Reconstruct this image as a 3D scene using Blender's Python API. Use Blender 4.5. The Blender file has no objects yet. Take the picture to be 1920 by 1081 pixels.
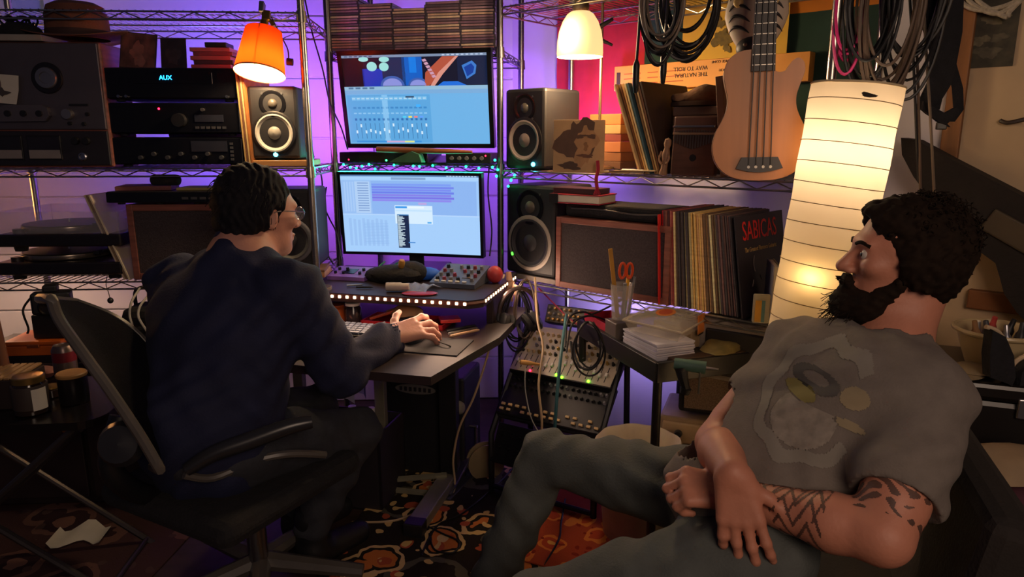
import bpy, bmesh, math, random
import numpy as np
from mathutils import Matrix, Vector, Euler

random.seed(7)
SC = bpy.context.scene
COL = SC.collection

# ---------------------------------------------------------------- camera, world, exposure
CAM_H = 1.32
FPX = 1300.0
PITCH = math.atan(.215)
cam_d = bpy.data.cameras.new('camera')
cam = bpy.data.objects.new('camera', cam_d)
COL.objects.link(cam)
cam.location = (0, 0, CAM_H)
cam.rotation_euler = (math.pi/2 - PITCH, 0, 0)
cam_d.sensor_width = 36.0
cam_d.lens = 36.0*FPX/1920.0
cam_d.clip_start = .05
SC.camera = cam

world = bpy.data.worlds.new('night_room')
SC.world = world
world.use_nodes = True
world.node_tree.nodes['Background'].inputs[0].default_value = (.30, .29, .50, 1)
world.node_tree.nodes['Background'].inputs[1].default_value = .045

SC.view_settings.view_transform = 'Standard'
SC.view_settings.look = 'None'
SC.view_settings.gamma = 1
SC.view_settings.use_curve_mapping = False
SC.view_settings.exposure = 0.3
SC.cycles.max_bounces = 6
SC.cycles.diffuse_bounces = 3
SC.cycles.glossy_bounces = 3
SC.cycles.transmission_bounces = 5
SC.cycles.transparent_max_bounces = 8
SC.cycles.caustics_reflective = False
SC.cycles.caustics_refractive = False
SC.cycles.sample_clamp_indirect = 4.0
SC.cycles.use_denoising = True

def light(kind, loc, col, watts, radius=.03, rot=None, size=None, spot=None, blend=.3, name='lamp_light', parent=None):
    d = bpy.data.lights.new(name, kind)
    d.color = col
    d.energy = watts
    if kind == 'AREA':
        d.shape = 'RECTANGLE'; d.size, d.size_y = size
    else:
        d.shadow_soft_size = radius
    if kind == 'SPOT':
        d.spot_size = spot; d.spot_blend = blend
    o = bpy.data.objects.new(name, d)
    COL.objects.link(o)
    o.location = loc
    if rot is not None:
        o.rotation_euler = rot
    if parent is not None:
        o.parent = parent
    return o

def aim(o, target):
    o.rotation_euler = (Vector(target) - o.location).to_track_quat('-Z', 'Y').to_euler()

# warm fill light added behind the viewer, no real fixture
rl = light('AREA', (.6, -.9, 1.9), (1.0, .72, .54), 17.0, size=(1.0, 1.0), name='room_fill_light')
aim(rl, (.9, 1.6, .7))

# ---------------------------------------------------------------- helpers
COSP, SINP = math.cos(PITCH), math.sin(PITCH)
def ray(px, py):
    v = (540.5 - py)/FPX
    dy = COSP + v*SINP
    return (px - 960)/FPX/dy, (-SINP + v*COSP)/dy
def P(px, py, Y):
    a, b = ray(px, py)
    return Vector((a*Y, Y, CAM_H + b*Y))
def PZ(px, py, z):
    a, b = ray(px, py)
    Y = (z - CAM_H)/b
    return Vector((a*Y, Y, z))

def lin(c):
    if isinstance(c, str):
        c = [int(c[i:i+2], 16)/255 for i in (0, 2, 4)]
    return tuple((x/12.92 if x <= .04045 else ((x+.055)/1.055)**2.4) for x in c[:3]) + (1,)

MATS = {}
def mat(key, col='808080', rough=.5, metal=0., vary=.12, vscale=12., emit=None, es=0., trans=0., alpha=1., bump=0., bscale=80., spec=.5, coat=0., col2=None, stretch=(1, 1, 1), sheen=0.):
    """procedural principled material: base colour broken up by noise, optional relief"""
    if key in MATS:
        return MATS[key]
    m = bpy.data.materials.new(key)
    m.use_nodes = True
    nt = m.node_tree
    b = nt.nodes['Principled BSDF']
    c = lin(col)
    b.inputs['Roughness'].default_value = rough
    b.inputs['Metallic'].default_value = metal
    b.inputs['Specular IOR Level'].default_value = spec
    b.inputs['Transmission Weight'].default_value = trans
    b.inputs['Alpha'].default_value = alpha
    b.inputs['Coat Weight'].default_value = coat
    b.inputs['Sheen Weight'].default_value = sheen
    tc = nt.nodes.new('ShaderNodeTexCoord')
    mp = nt.nodes.new('ShaderNodeMapping')
    mp.inputs['Scale'].default_value = stretch
    nt.links.new(tc.outputs['Object'], mp.inputs['Vector'])
    nz = nt.nodes.new('ShaderNodeTexNoise')
    nz.inputs['Scale'].default_value = vscale
    nz.inputs['Detail'].default_value = 4
    nt.links.new(mp.outputs['Vector'], nz.inputs['Vector'])
    rp = nt.nodes.new('ShaderNodeValToRGB')
    rp.color_ramp.elements[0].position = .3
    rp.color_ramp.elements[1].position = .7
    if col2 is None:
        rp.color_ramp.elements[0].color = tuple(x*(1-vary) for x in c[:3]) + (1,)
        rp.color_ramp.elements[1].color = tuple(min(1, x*(1+vary)) for x in c[:3]) + (1,)
    else:
        rp.color_ramp.elements[0].color = c
        rp.color_ramp.elements[1].color = lin(col2)
    nt.links.new(nz.outputs['Fac'], rp.inputs['Fac'])
    nt.links.new(rp.outputs['Color'], b.inputs['Base Color'])
    if emit is not None:
        b.inputs['Emission Color'].default_value = lin(emit)
        b.inputs['Emission Strength'].default_value = es
    if bump:
        n2 = nt.nodes.new('ShaderNodeTexNoise')
        n2.inputs['Scale'].default_value = bscale
        n2.inputs['Detail'].default_value = 3
        nt.links.new(mp.outputs['Vector'], n2.inputs['Vector'])
        bp = nt.nodes.new('ShaderNodeBump')
        bp.inputs['Strength'].default_value = bump
        bp.inputs['Distance'].default_value = .01
        nt.links.new(n2.outputs['Fac'], bp.inputs['Height'])
        nt.links.new(bp.outputs['Normal'], b.inputs['Normal'])
    MATS[key] = m
    return m

def paper_mat(key, col, tcol, mix=.6, inner=None):
    """thin sheet that lets light through (paper, lampshade cloth)"""
    if key in MATS:
        return MATS[key]
    m = bpy.data.materials.new(key)
    m.use_nodes = True
    nt = m.node_tree
    nt.nodes.clear()
    out = nt.nodes.new('ShaderNodeOutputMaterial')
    mx = nt.nodes.new('ShaderNodeMixShader')
    df = nt.nodes.new('ShaderNodeBsdfDiffuse')
    tr = nt.nodes.new('ShaderNodeBsdfTranslucent')
    tc = nt.nodes.new('ShaderNodeTexCoord')
    nz = nt.nodes.new('ShaderNodeTexNoise'); nz.inputs['Scale'].default_value = 9; nz.inputs['Detail'].default_value = 5
    rp = nt.nodes.new('ShaderNodeValToRGB')
    t = lin(tcol)
    rp.color_ramp.elements[0].color = tuple(x*.88 for x in t[:3]) + (1,)
    rp.color_ramp.elements[1].color = t
    nt.links.new(tc.outputs['Object'], nz.inputs['Vector'])
    nt.links.new(nz.outputs['Fac'], rp.inputs['Fac'])
    nt.links.new(rp.outputs['Color'], tr.inputs['Color'])
    df.inputs['Color'].default_value = lin(col)
    if inner is not None:      # cloth with a pale lining on its inner side
        ge = nt.nodes.new('ShaderNodeNewGeometry')
        cm = nt.nodes.new('ShaderNodeMix'); cm.data_type = 'RGBA'
        cm.inputs[6].default_value = lin(col); cm.inputs[7].default_value = lin(inner)
        nt.links.new(ge.outputs['Backfacing'], cm.inputs[0]); nt.links.new(cm.outputs[2], df.inputs['Color'])
    mx.inputs['Fac'].default_value = mix
    nt.links.new(df.outputs[0], mx.inputs[1]); nt.links.new(tr.outputs[0], mx.inputs[2])
    nt.links.new(mx.outputs[0], out.inputs[0])
    MATS[key] = m
    return m

def glow(key, col=None, s=0):
    if key in MATS:
        return MATS[key]
    m = bpy.data.materials.new(key)
    m.use_nodes = True
    b = m.node_tree.nodes['Principled BSDF']
    b.inputs['Base Color'].default_value = lin(col)
    b.inputs['Emission Color'].default_value = lin(col)
    b.inputs['Emission Strength'].default_value = s
    MATS[key] = m
    return m

def RZ(a):
    return Matrix.Rotation(a, 4, 'Z')
def TR(loc=(0, 0, 0), rz=0, rx=0, ry=0):
    return Matrix.Translation(Vector(loc)) @ Euler((rx, ry, rz)).to_matrix().to_4x4()

class G:
    """collects shapes for one mesh"""
    def __init__(s, T=None):
        s.v = []; s.f = []; s.mi = []; s.sm = []
        s.m = 0; s.T = T
    def add(s, vs, fs, smooth=False, T=None):
        o = len(s.v)
        if T is not None:
            vs = [T @ Vector(p) for p in vs]
        if s.T is not None:
            vs = [s.T @ Vector(p) for p in vs]
        s.v += [tuple(p) for p in vs]
        for f in fs:
            s.f.append([i + o for i in f]); s.mi.append(s.m); s.sm.append(smooth)
        return s
    def box(s, c, sz, T=None, ch=0.):
        x, y, z = (q/2 for q in sz)
        if ch <= 0:
            vs = [(c[0]+i*x, c[1]+j*y, c[2]+k*z) for i in (-1, 1) for j in (-1, 1) for k in (-1, 1)]
            fs = [(0, 1, 3, 2), (4, 6, 7, 5), (0, 4, 5, 1), (2, 3, 7, 6), (0, 2, 6, 4), (1, 5, 7, 3)]
            return s.add(vs, fs, False, T)
        bm = bmesh.new()
        bmesh.ops.create_cube(bm, size=1)
        for q in bm.verts:
            q.co = Vector((c[0]+q.co.x*sz[0], c[1]+q.co.y*sz[1], c[2]+q.co.z*sz[2]))
        bmesh.ops.bevel(bm, geom=bm.edges[:], offset=ch, segments=2, affect='EDGES', profile=.5)
        bm.verts.index_update()
        vs = [tuple(q.co) for q in bm.verts]
        fs = [[q.index for q in f.verts] for f in bm.faces]
        bm.free()
        return s.add(vs, fs, False, T)
    def span(s, a, b, T=None, ch=0.):
        c = [(a[i]+b[i])/2 for i in range(3)]
        return s.box(c, [abs(b[i]-a[i]) for i in range(3)], T, ch)
    def tube(s, pts, r, n=6, closed=False, caps=True, smooth=True, T=None):
        pts = [Vector(p) for p in pts]
        N = len(pts)
        rs = r if isinstance(r, (list, tuple)) else [r]*N
        vs = []
        ref = None
        for i, p in enumerate(pts):
            a = pts[(i-1) % N] if (closed or i) else p
            b = pts[(i+1) % N] if (closed or i < N-1) else p
            t = (b - a)
            t = t.normalized() if t.length > 1e-9 else Vector((0, 0, 1))
            if ref is None:
                ref = Vector((0, 0, 1)) if abs(t.z) < .9 else Vector((1, 0, 0))
                ref = (ref - t*ref.dot(t)).normalized()
            else:
                ref = ref - t*ref.dot(t)
                ref = ref.normalized() if ref.length > 1e-6 else t.orthogonal().normalized()
            bi = t.cross(ref)
            for k in range(n):
                an = 2*math.pi*k/n
                vs.append(p + (ref*math.cos(an) + bi*math.sin(an))*rs[i])
        fs = []
        for i in range(N if closed else N-1):
            j = (i+1) % N
            for k in range(n):
                l = (k+1) % n
                fs.append((i*n+k, i*n+l, j*n+l, j*n+k))
        if caps and not closed:
            fs.append(tuple(range(n-1, -1, -1)))
            fs.append(tuple((N-1)*n+k for k in range(n)))
        return s.add(vs, fs, smooth, T)
    def cyl(s, a, b, r, r2=None, n=14, smooth=True, T=None):
        return s.tube([a, b], [r, r if r2 is None else r2], n, False, True, smooth, T)
    def lathe(s, prof, n=24, T=None, smooth=True, close=True):
        vs = []; fs = []
        for (r, z) in prof:
            for k in range(n):
                a = 2*math.pi*k/n
                vs.append((r*math.cos(a), r*math.sin(a), z))
        m = len(prof)
        for i in range(m-1):
            for k in range(n):
                l = (k+1) % n
                fs.append((i*n+k, i*n+l, (i+1)*n+l, (i+1)*n+k))
        if close:
            fs.append(tuple(range(n-1, -1, -1)))
            fs.append(tuple((m-1)*n+k for k in range(n)))
        return s.add(vs, fs, smooth, T)
    def prism(s, out, z0, z1, T=None, smooth=False):
        n = len(out)
        vs = [(x, y, z0) for x, y in out] + [(x, y, z1) for x, y in out]
        fs = [tuple(range(n-1, -1, -1)), tuple(range(n, 2*n))]
        fs += [(k, (k+1) % n, n+(k+1) % n, n+k) for k in range(n)]
        return s.add(vs, fs, smooth, T)
    def ball(s, c, r, n=12, m=8, T=None):
        r = r if isinstance(r, (list, tuple)) else (r, r, r)
        vs = [(c[0], c[1], c[2]-r[2])]
        for i in range(1, m):
            ph = math.pi*i/m - math.pi/2
            for k in range(n):
                a = 2*math.pi*k/n
                vs.append((c[0]+r[0]*math.cos(ph)*math.cos(a), c[1]+r[1]*math.cos(ph)*math.sin(a), c[2]+r[2]*math.sin(ph)))
        vs.append((c[0], c[1], c[2]+r[2]))
        fs = []
        for k in range(n):
            l = (k+1) % n
            fs.append((0, 1+l, 1+k))
            fs.append((len(vs)-1, 1+(m-2)*n+k, 1+(m-2)*n+l))
            for i in range(m-2):
                fs.append((1+i*n+k, 1+i*n+l, 1+(i+1)*n+l, 1+(i+1)*n+k))
        return s.add(vs, fs, True, T)
    def grid(s, rows, smooth=True, T=None, thick=0.):
        """sheet through a grid of points, given a thickness"""
        R = len(rows); C_ = len(rows[0])
        vs = [Vector(p) for r in rows for p in r]
        fs = [(i*C_+j, i*C_+j+1, (i+1)*C_+j+1, (i+1)*C_+j) for i in range(R-1) for j in range(C_-1)]
        if thick:
            nv = []
            for i in range(R):
                for j in range(C_):
                    a = vs[i*C_+min(j+1, C_-1)] - vs[i*C_+max(j-1, 0)]
                    b = vs[min(i+1, R-1)*C_+j] - vs[max(i-1, 0)*C_+j]
                    nn = a.cross(b)
                    nn = nn.normalized() if nn.length > 1e-9 else Vector((0, 0, 1))
                    nv.append(vs[i*C_+j] - nn*thick)
            n0 = len(vs)
            fs2 = [tuple(n0+i for i in reversed(f)) for f in fs]
            rim = [(0, j) for j in range(C_)] + [(i, C_-1) for i in range(1, R)] + [(R-1, j) for j in range(C_-2, -1, -1)] + [(i, 0) for i in range(R-2, 0, -1)]
            rim = [i*C_+j for i, j in rim]
            fs3 = [(rim[k], n0+rim[k], n0+rim[(k+1) % len(rim)], rim[(k+1) % len(rim)]) for k in range(len(rim))]
            vs += nv
            fs = fs + fs2 + fs3
        return s.add(vs, fs, smooth, T)
    def build(s, name, mats, parent=None, loc=None, rz=0, label=None, cat=None, group=None, kind=None, rot=None):
        me = bpy.data.meshes.new(name)
        me.from_pydata(s.v, [], s.f)
        if not isinstance(mats, (list, tuple)):
            mats = [mats]
        for m in mats:
            me.materials.append(m)
        me.polygons.foreach_set('material_index', s.mi)
        me.polygons.foreach_set('use_smooth', s.sm)
        me.validate()
        me.update()
        if any(s.sm):
            me.set_sharp_from_angle(angle=.75)
        return link(name, me, parent, loc, rz, label, cat, group, kind, rot)

def link(name, me, parent=None, loc=None, rz=0, label=None, cat=None, group=None, kind=None, rot=None):
    o = bpy.data.objects.new(name, me)
    COL.objects.link(o)
    if parent is not None:
        o.parent = parent
    if loc is not None:
        o.location = loc
    o.rotation_euler = rot if rot is not None else (0, 0, rz)
    tag(o, label, cat, group, kind)
    return o
def tag(o, label=None, cat=None, group=None, kind=None):
    if label: o['label'] = label
    if cat: o['category'] = cat
    if group: o['group'] = group
    if kind: o['kind'] = kind
    return o
def thing(name, label, cat, loc=(0, 0, 0), rz=0, group=None, rot=None):
    o = bpy.data.objects.new(name, None)
    COL.objects.link(o)
    o.empty_display_size = .05
    o.location = loc
    o.rotation_euler = rot if rot is not None else (0, 0, rz)
    return tag(o, label, cat, group)
def copy_of(o, parent=None):
    c = o.copy(); COL.objects.link(c); c.parent = parent
    for ch in list(o.children):
        copy_of(ch, c)
    return c

DG = None
def text_mesh(name, txt, size, m, parent=None, loc=(0, 0, 0), rot=(0, 0, 0), depth=.0006, align='CENTER', sx=1.):
    cu = bpy.data.curves.new(name, 'FONT')
    cu.body = txt
    cu.size = size
    cu.extrude = depth
    cu.align_x = align
    cu.align_y = 'CENTER'
    cu.resolution_u = 3
    t = bpy.data.objects.new(name, cu)
    COL.objects.link(t)
    bpy.context.view_layer.update()
    dg = bpy.context.evaluated_depsgraph_get()
    me = bpy.data.meshes.new_from_object(t.evaluated_get(dg))
    bpy.data.objects.remove(t)
    me.materials.clear(); me.materials.append(m)
    if sx != 1.:
        for v in me.vertices: v.co.x *= sx
    o = link(name, me, parent, loc)
    o.rotation_euler = rot
    return o

ORD = ['first', 'second', 'third', 'fourth', 'fifth', 'sixth', 'seventh', 'eighth', 'ninth', 'tenth', 'eleventh', 'twelfth', 'thirteenth', 'fourteenth', 'fifteenth', 'sixteenth', 'seventeenth', 'eighteenth', 'nineteenth', 'twentieth'] + ['twenty-' + q for q in ('first', 'second', 'third', 'fourth', 'fifth', 'sixth', 'seventh', 'eighth', 'ninth')] + ['thirtieth'] + ['thirty-' + q for q in ('first', 'second', 'third', 'fourth', 'fifth', 'sixth', 'seventh', 'eighth', 'ninth')] + ['fortieth']

class Frame:
    """plan frame of a shelf unit or wall: x along its front to the right, y to its back"""
    def __init__(s, ox, oy, rz):
        s.o = (ox, oy); s.rz = rz
        s.c, s.s = math.cos(rz), math.sin(rz)
    def w(s, x, y, z=0):
        return Vector((s.o[0] + x*s.c - y*s.s, s.o[1] + x*s.s + y*s.c, z))
    def x_at(s, px, z, yb=0.):
        """how far along the front a thing seen at column px stands"""
        x = .5
        Y = s.w(x, yb).y
        for _ in range(12):
            m = (z - CAM_H)/Y
            v = (m*COSP + SINP)/(COSP - m*SINP)
            r = (px - 960)/FPX/(COSP + v*SINP)
            bx, by = s.o[0] - yb*s.s, s.o[1] + yb*s.c
            x = (r*by - bx)/(s.c - r*s.s)
            Y = by + x*s.s
        return x
    def at(s, px, z, yb=0.):
        return s.w(s.x_at(px, z, yb), yb, z)

LU = Frame(-1.90, 2.378, math.radians(3.4))       # left unit
CU = Frame(-.72, 2.86, math.radians(-10.9))       # centre unit
RU = Frame(-.045, 2.73, math.radians(-41.3))      # right unit
RW = Frame(.318, 3.143, math.radians(-41.3))      # right wall
BW = Frame(-3.2, 3.26, math.radians(2.86))        # back wall
# ---------------------------------------------------------------- the setting
white_wall = mat('white_wall', 'c9c4c8', .75, vary=.05, vscale=3, bump=.08, bscale=30)
cream_wall = mat('cream_wall', 'c2a988', .8, vary=.10, vscale=4, bump=.12, bscale=25)
trim_wood = mat('trim_wood', '8a5a30', .55, vary=.25, vscale=6, stretch=(6, 6, .6))

G().span((-3.6, -2.2, -.06), (3.2, 3.9, 0)).build('floor', mat('floor_boards', '3a2a24', .6, vary=.3, vscale=5, stretch=(1, 6, 1)), kind='structure')

# back wall: backing plus horizontal boards with open grooves
bwl = 3.215
wb = G(TR(BW.w(0, 0), BW.rz)).span((0, .012, 0), (bwl, .09, 2.5)).build('wall_back', white_wall, kind='structure')
bz = [0, .225, .50, .775, 1.05, 1.325, 1.60, 1.875, 2.15, 2.5]
for a, b in zip(bz[:-1], bz[1:]):
    G(TR(BW.w(0, 0), BW.rz)).span((0, 0, a + .004), (bwl, .02, b - .004), ch=.003).build('siding_board', white_wall, wb)
# right wall
wr = G(TR(RW.w(0, 0), RW.rz)).span((-.42, 0, 0), (1.42, .08, 2.5)).build('wall_right', white_wall, kind='structure')
wr2 = G(TR(RW.w(0, 0), RW.rz)).span((1.42, 0, 0), (4.0, .08, 2.5)).build('wall_side', cream_wall, kind='structure')
x_tr = RW.x_at(1800, 1.5, -.012)
G(TR(RW.w(0, 0), RW.rz)).span((x_tr - .028, -.028, 0), (x_tr + .022, 0, 2.5), ch=.003).build('trim_1', trim_wood, kind='structure')
G(TR(RW.w(0, 0), RW.rz)).span((x_tr + .1, -.03, .80), (4.0, 0, .86), ch=.004).build('trim_2', mat('rail_wood', '7a4a24', .5, vary=.2), kind='structure')
# window high on the back wall at the left
xw = BW.x_at(8, 2.0, -.01)
wn = thing('window_1', None, None, BW.w(xw + .06, -.001, 1.93), BW.rz); wn['kind'] = 'structure'
wfm = mat('window_frame', '9aa0b0', .5)
for a, b in (((-.08, -.03, -.20), (-.05, 0, .5)), ((.11, -.03, -.20), (.14, 0, .5)), ((-.08, -.03, -.23), (.14, 0, -.20))):
    G().span(a, b).build('window_frame', wfm, wn)
G().span((-.05, -.012, -.20), (.11, -.006, .5)).build('pane', mat('night_pane', '7686b8', .2, vary=.1), wn)

# ---------------------------------------------------------------- rugs
def rug_mat(key, ground, cols, scale, seed):
    m = bpy.data.materials.new(key); m.use_nodes = True
    nt = m.node_tree; b = nt.nodes['Principled BSDF']
    b.inputs['Roughness'].default_value = .95
    b.inputs['Specular IOR Level'].default_value = .1
    tc = nt.nodes.new('ShaderNodeTexCoord')
    wv = nt.nodes.new('ShaderNodeTexNoise'); wv.inputs['Scale'].default_value = scale*7; wv.inputs['Detail'].default_value = 2
    mixv = nt.nodes.new('ShaderNodeMix'); mixv.data_type = 'VECTOR'
    mixv.inputs[0].default_value = .07
    nt.links.new(tc.outputs['Object'], wv.inputs['Vector'])
    nt.links.new(tc.outputs['Object'], mixv.inputs[4]); nt.links.new(wv.outputs['Color'], mixv.inputs[5])
    prev = None
    col = nt.nodes.new('ShaderNodeRGB'); col.outputs[0].default_value = lin(ground); prev = col.outputs[0]
    for (c, sc, lo, hi, ring, i) in cols:
        vo = nt.nodes.new('ShaderNodeTexVoronoi'); vo.inputs['Scale'].default_value = scale*sc
        vo.feature = 'F1'
        mp = nt.nodes.new('ShaderNodeMapping'); mp.inputs['Location'].default_value = (seed + i*3.7, i*1.3, 0)
        nt.links.new(mixv.outputs[1], mp.inputs['Vector']); nt.links.new(mp.outputs[0], vo.inputs['Vector'])
        rp = nt.nodes.new('ShaderNodeValToRGB'); rp.color_ramp.interpolation = 'CONSTANT'
        e = rp.color_ramp.elements
        e[0].position = 0; e[0].color = (0, 0, 0, 1) if ring else (1, 1, 1, 1)
        e[1].position = lo; e[1].color = (1, 1, 1, 1) if ring else (0, 0, 0, 1)
        if ring:
            q = e.new(hi); q.color = (0, 0, 0, 1)
        nt.links.new(vo.outputs['Distance'], rp.inputs['Fac'])
        mx = nt.nodes.new('ShaderNodeMix'); mx.data_type = 'RGBA'
        nt.links.new(rp.outputs['Color'], mx.inputs[0]); nt.links.new(prev, mx.inputs[6])
        mx.inputs[7].default_value = lin(c)
        prev = mx.outputs[2]
    nt.links.new(prev, b.inputs['Base Color'])
    bn = nt.nodes.new('ShaderNodeTexNoise'); bn.inputs['Scale'].default_value = 400
    bp = nt.nodes.new('ShaderNodeBump'); bp.inputs['Strength'].default_value = .5; bp.inputs['Distance'].default_value = .004
    nt.links.new(tc.outputs['Object'], bn.inputs['Vector']); nt.links.new(bn.outputs['Fac'], bp.inputs['Height']); nt.links.new(bp.outputs['Normal'], b.inputs['Normal'])
    return m
r1 = rug_mat('floral_rug', '2c2520', [('5a5648', 2.2, .42, .50, True, 3), ('e0bc80', 3.6, .44, .44, False, 0), ('2c2822', 3.6, .37, .44, False, 0), ('d07a3c', 3.6, .30, .3, False, 0), ('e6c48a', 3.6, .15, .3, False, 0), ('b85a3a', 7.0, .24, .3, False, 1), ('dcb878', 9.0, .21, .22, False, 2)], 1.6, 2.1)
r2 = rug_mat('faded_rug', '4a3434', [('6e5048', 3.0, .40, .46, False, 0), ('3a282c', 3.0, .30, .46, False, 0), ('7c5a50', 3.0, .16, .3, False, 0), ('54403e', 9.0, .2, .3, False, 2)], 1.5, 8.0)
r3 = rug_mat('orange_rug', 'a8482c', [('d88038', 6.0, .40, .45, False, 0), ('b84a2a', 6.0, .28, .3, False, 0), ('e0a850', 6.0, .10, .3, False, 0), ('8a2f22', 11.0, .16, .3, False, 2)], 1.6, 5.0)
G().span((-.86, -.2, 0), (.62, 2.55, .010), ch=.003).build('floral_rug', r1, loc=(-.02, .05, 0), rz=math.radians(-9), label='dark floral rug with cream and orange motifs under the desk foot', cat='rug')
G().span((-1.5, -.9, 0), (.50, .9, .008), ch=.003).build('faded_rug', r2, loc=(-1.62, 1.75, 0), rz=math.radians(-4), label='faded mauve rug under the office chair', cat='rug')
G().span((-.26, -.34, 0), (.26, .34, .006), ch=.002).build('orange_mat', r3, loc=(.30, 2.22, .011), rz=math.radians(-25), label='small orange patterned mat seen between the seated man\'s legs', cat='mat')

# ---------------------------------------------------------------- wire shelf units
chrome = mat('chrome', 'b9b4aa', .28, metal=1., vary=.08)
chrome_dark = mat('dark_chrome', '6c6870', .35, metal=1., vary=.1)
def post_g(h, r=.0127):
    g = G().cyl((0, 0, 0), (0, 0, h), r*.9, n=12)
    z = .004
    while z < h:
        z1 = min(z + .0235, h)
        g.cyl((0, 0, z), (0, 0, z1), r, n=12)
        z += .0254
    return g
def shelf_unit(name, label, fr, w, d, zs, h, m, skip=()):
    t = thing(name, label, 'shelving', fr.w(0, 0), fr.rz)
    me = None
    for i, (x, y) in enumerate(((0, 0), (w, 0), (0, d), (w, d))):
        if i in skip: continue
        if me is None:
            p = post_g(h).build('post', m, t, (x, y, 0)); me = p.data
        else:
            link('post', me, t, (x, y, 0))
    for z in zs:
        g = G()
        e = .012
        for zz in (z - .004, z - .030):
            for y in (0, d):
                g.cyl((e, y, zz), (w - e, y, zz), .0032, n=6)
            for x in (0, w):
                g.cyl((x, e, zz), (x, d - e, zz), .0032, n=6)
        for y in (0, d):
            n = int(round(w/.056)); s = (w - 2*e)/n
            g.tube([(e + s*i, y, z - .006 if i % 2 else z - .029) for i in range(n+1)], .0022, 5)
        for x in (0, w):
            n = int(round(d/.056)); s = (d - 2*e)/n
            g.tube([(x, e + s*i, z - .006 if i % 2 else z - .029) for i in range(n+1)], .0022, 5)
        sh = g.build('shelf', m, t, kind='stuff')
        g = G()
        n = int(w/.025)
        for i in range(1, n):
            g.tube([(w*i/n, 0, z), (w*i/n, d, z)], .0018, 4, caps=False)
        for y in (d*.33, d*.66):
            g.cyl((e, y, z - .005), (w - e, y, z - .005), .003, n=6)
        g.build('wire_deck', m, sh, kind='stuff')
        cm = None
        for i, (x, y) in enumerate(((0, 0), (w, 0), (0, d), (w, d))):
            if i in skip: continue
            if cm is None:
                c = G().lathe([(.0135, -.036), (.018, -.036), (.0165, .002), (.0135, .002)], 12).build('corner_collar', m, sh, (x, y, z)); cm = c.data
            else:
                link('corner_collar', cm, sh, (x, y, z))
    return t
ZL_T, ZL_U, ZL_L, ZL_B = 1.735, 1.225, .83, .20
ZC_T, ZC_U = 1.655, 1.225
ZR_T, ZR_U, ZR_L = 1.90, 1.205, .778
shelf_unit('wire_shelf_unit', 'chrome wire shelving at the left holding the tape deck and turntables', LU, 1.20, .44, (ZL_T, ZL_U, ZL_L), 2.0, chrome)
shelf_unit('wire_shelf_unit', 'narrow dark wire shelving behind the desk carrying both screens', CU, .687, .45, (ZC_T, ZC_U), 2.05, chrome_dark)
shelf_unit('wire_shelf_unit', 'chrome wire shelving at the right holding records and the glass lamp', RU, 1.20, .45, (1.80, ZR_U, ZR_L), 2.0, chrome, skip=(0,))

# tapestry, poster and other wall hangings
def wall_sheet(fr, x0, x1, z0, z1, y, nx, nz, amp, seed, sag=0.):
    rows = []
    for j in range(nz+1):
        r = []
        for i in range(nx+1):
            u = i/nx; x = x0 + (x1-x0)*u; z = z0 + (z1-z0)*j/nz
            yy = y - amp*(.5 + .5*math.sin(u*17+seed + 1.5*math.sin(j*.5+seed))) - amp*.6*(.5+.5*math.sin(u*41+seed*2))
            r.append((x, yy, z - sag*math.sin(math.pi*u)))
        rows.append(r)
    return rows
x0, x1 = RW.x_at(1043, 1.6, -.03), RW.x_at(1640, 1.6, -.03)
rows = wall_sheet(RW, x0, x1, 1.19, 2.15, -.012, 44, 26, .010, 1.0)
g = G(TR(RW.w(0, 0), RW.rz))
g.grid(rows, True, thick=.002)
xa = RW.x_at(1205, 1.6, -.03); xb = RW.x_at(1466, 1.7, -.03)
zo = P(1500, 24, RW.at(1500, 1.8).y).z
n1 = 44*26
for k in range(len(g.f)):
    f = g.f[k]
    # material by where on the cloth the face lies
    q = k if k < n1 else (k - n1 if k < 2*n1 else 0)
    i = q % 44; j = q // 44
    x = x0 + (x1-x0)*(i+.5)/44; z = 1.19 + .96*(j+.5)/26
    g.mi[k] = 0 if x < xa else (2 if (x > xb and z > zo) else 1)
g.build('tapestry', [mat('tapestry_red', 'b4202a', .85, vary=.12, vscale=20), mat('tapestry_green', '1f3a30', .9, vary=.12), mat('tapestry_orange', 'c8761c', .85, vary=.1)], label='red, green and orange cloth tapestry hung behind the right shelves', cat='tapestry')
x0, x1 = RW.x_at(1276, 1.6, -.05), RW.x_at(1472, 1.6, -.05)
pst = thing('yellow_poster', 'yellow wall poster with dark animal print behind the hanging cables', 'poster', RW.w(0, 0), RW.rz)
G().grid(wall_sheet(RW, x0, x1, 1.30, 2.1, -.040, 10, 8, .003, .4), True, thick=.0015).build('sheet', mat('poster_yellow', 'd0a432', .7, vary=.06), pst)
def blob(n, r, seed, ax=1., ay=1.):
    rr = random.Random(seed)
    ph = [rr.uniform(0, 6.28) for _ in range(5)]
    return [(ax*r*(1+.22*math.sin(2*a+ph[0])+.16*math.sin(3*a+ph[1])+.14*math.sin(5*a+ph[2])+.1*math.sin(9*a+ph[3]))*math.cos(a), ay*r*(1+.22*math.sin(2*a+ph[0])+.16*math.sin(3*a+ph[1])+.14*math.sin(5*a+ph[2])+.1*math.sin(9*a+ph[3]))*math.sin(a)) for a in [2*math.pi*i/n for i in range(n)]]
bp = mat('poster_ink', '5a4c22', .8, col2='7a6428', vary=.2, vscale=60)
for (px, py, r, sd) in ((1352, 72, .028, 3), (1348, 42, .016, 9), (1338, 30, .010, 4), (1362, 90, .012, 11)):
    zz = P(px, py, RW.at(px, 1.6, -.05).y).z
    xx = RW.x_at(px, zz, -.05)
    G(Matrix.Translation((xx, -.0465, zz)) @ Matrix.Rotation(math.pi/2, 4, 'X')).prism(blob(40, r, sd, 1.1, 1.2), 0, .0008).build('printed_figure', bp, pst)
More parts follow.
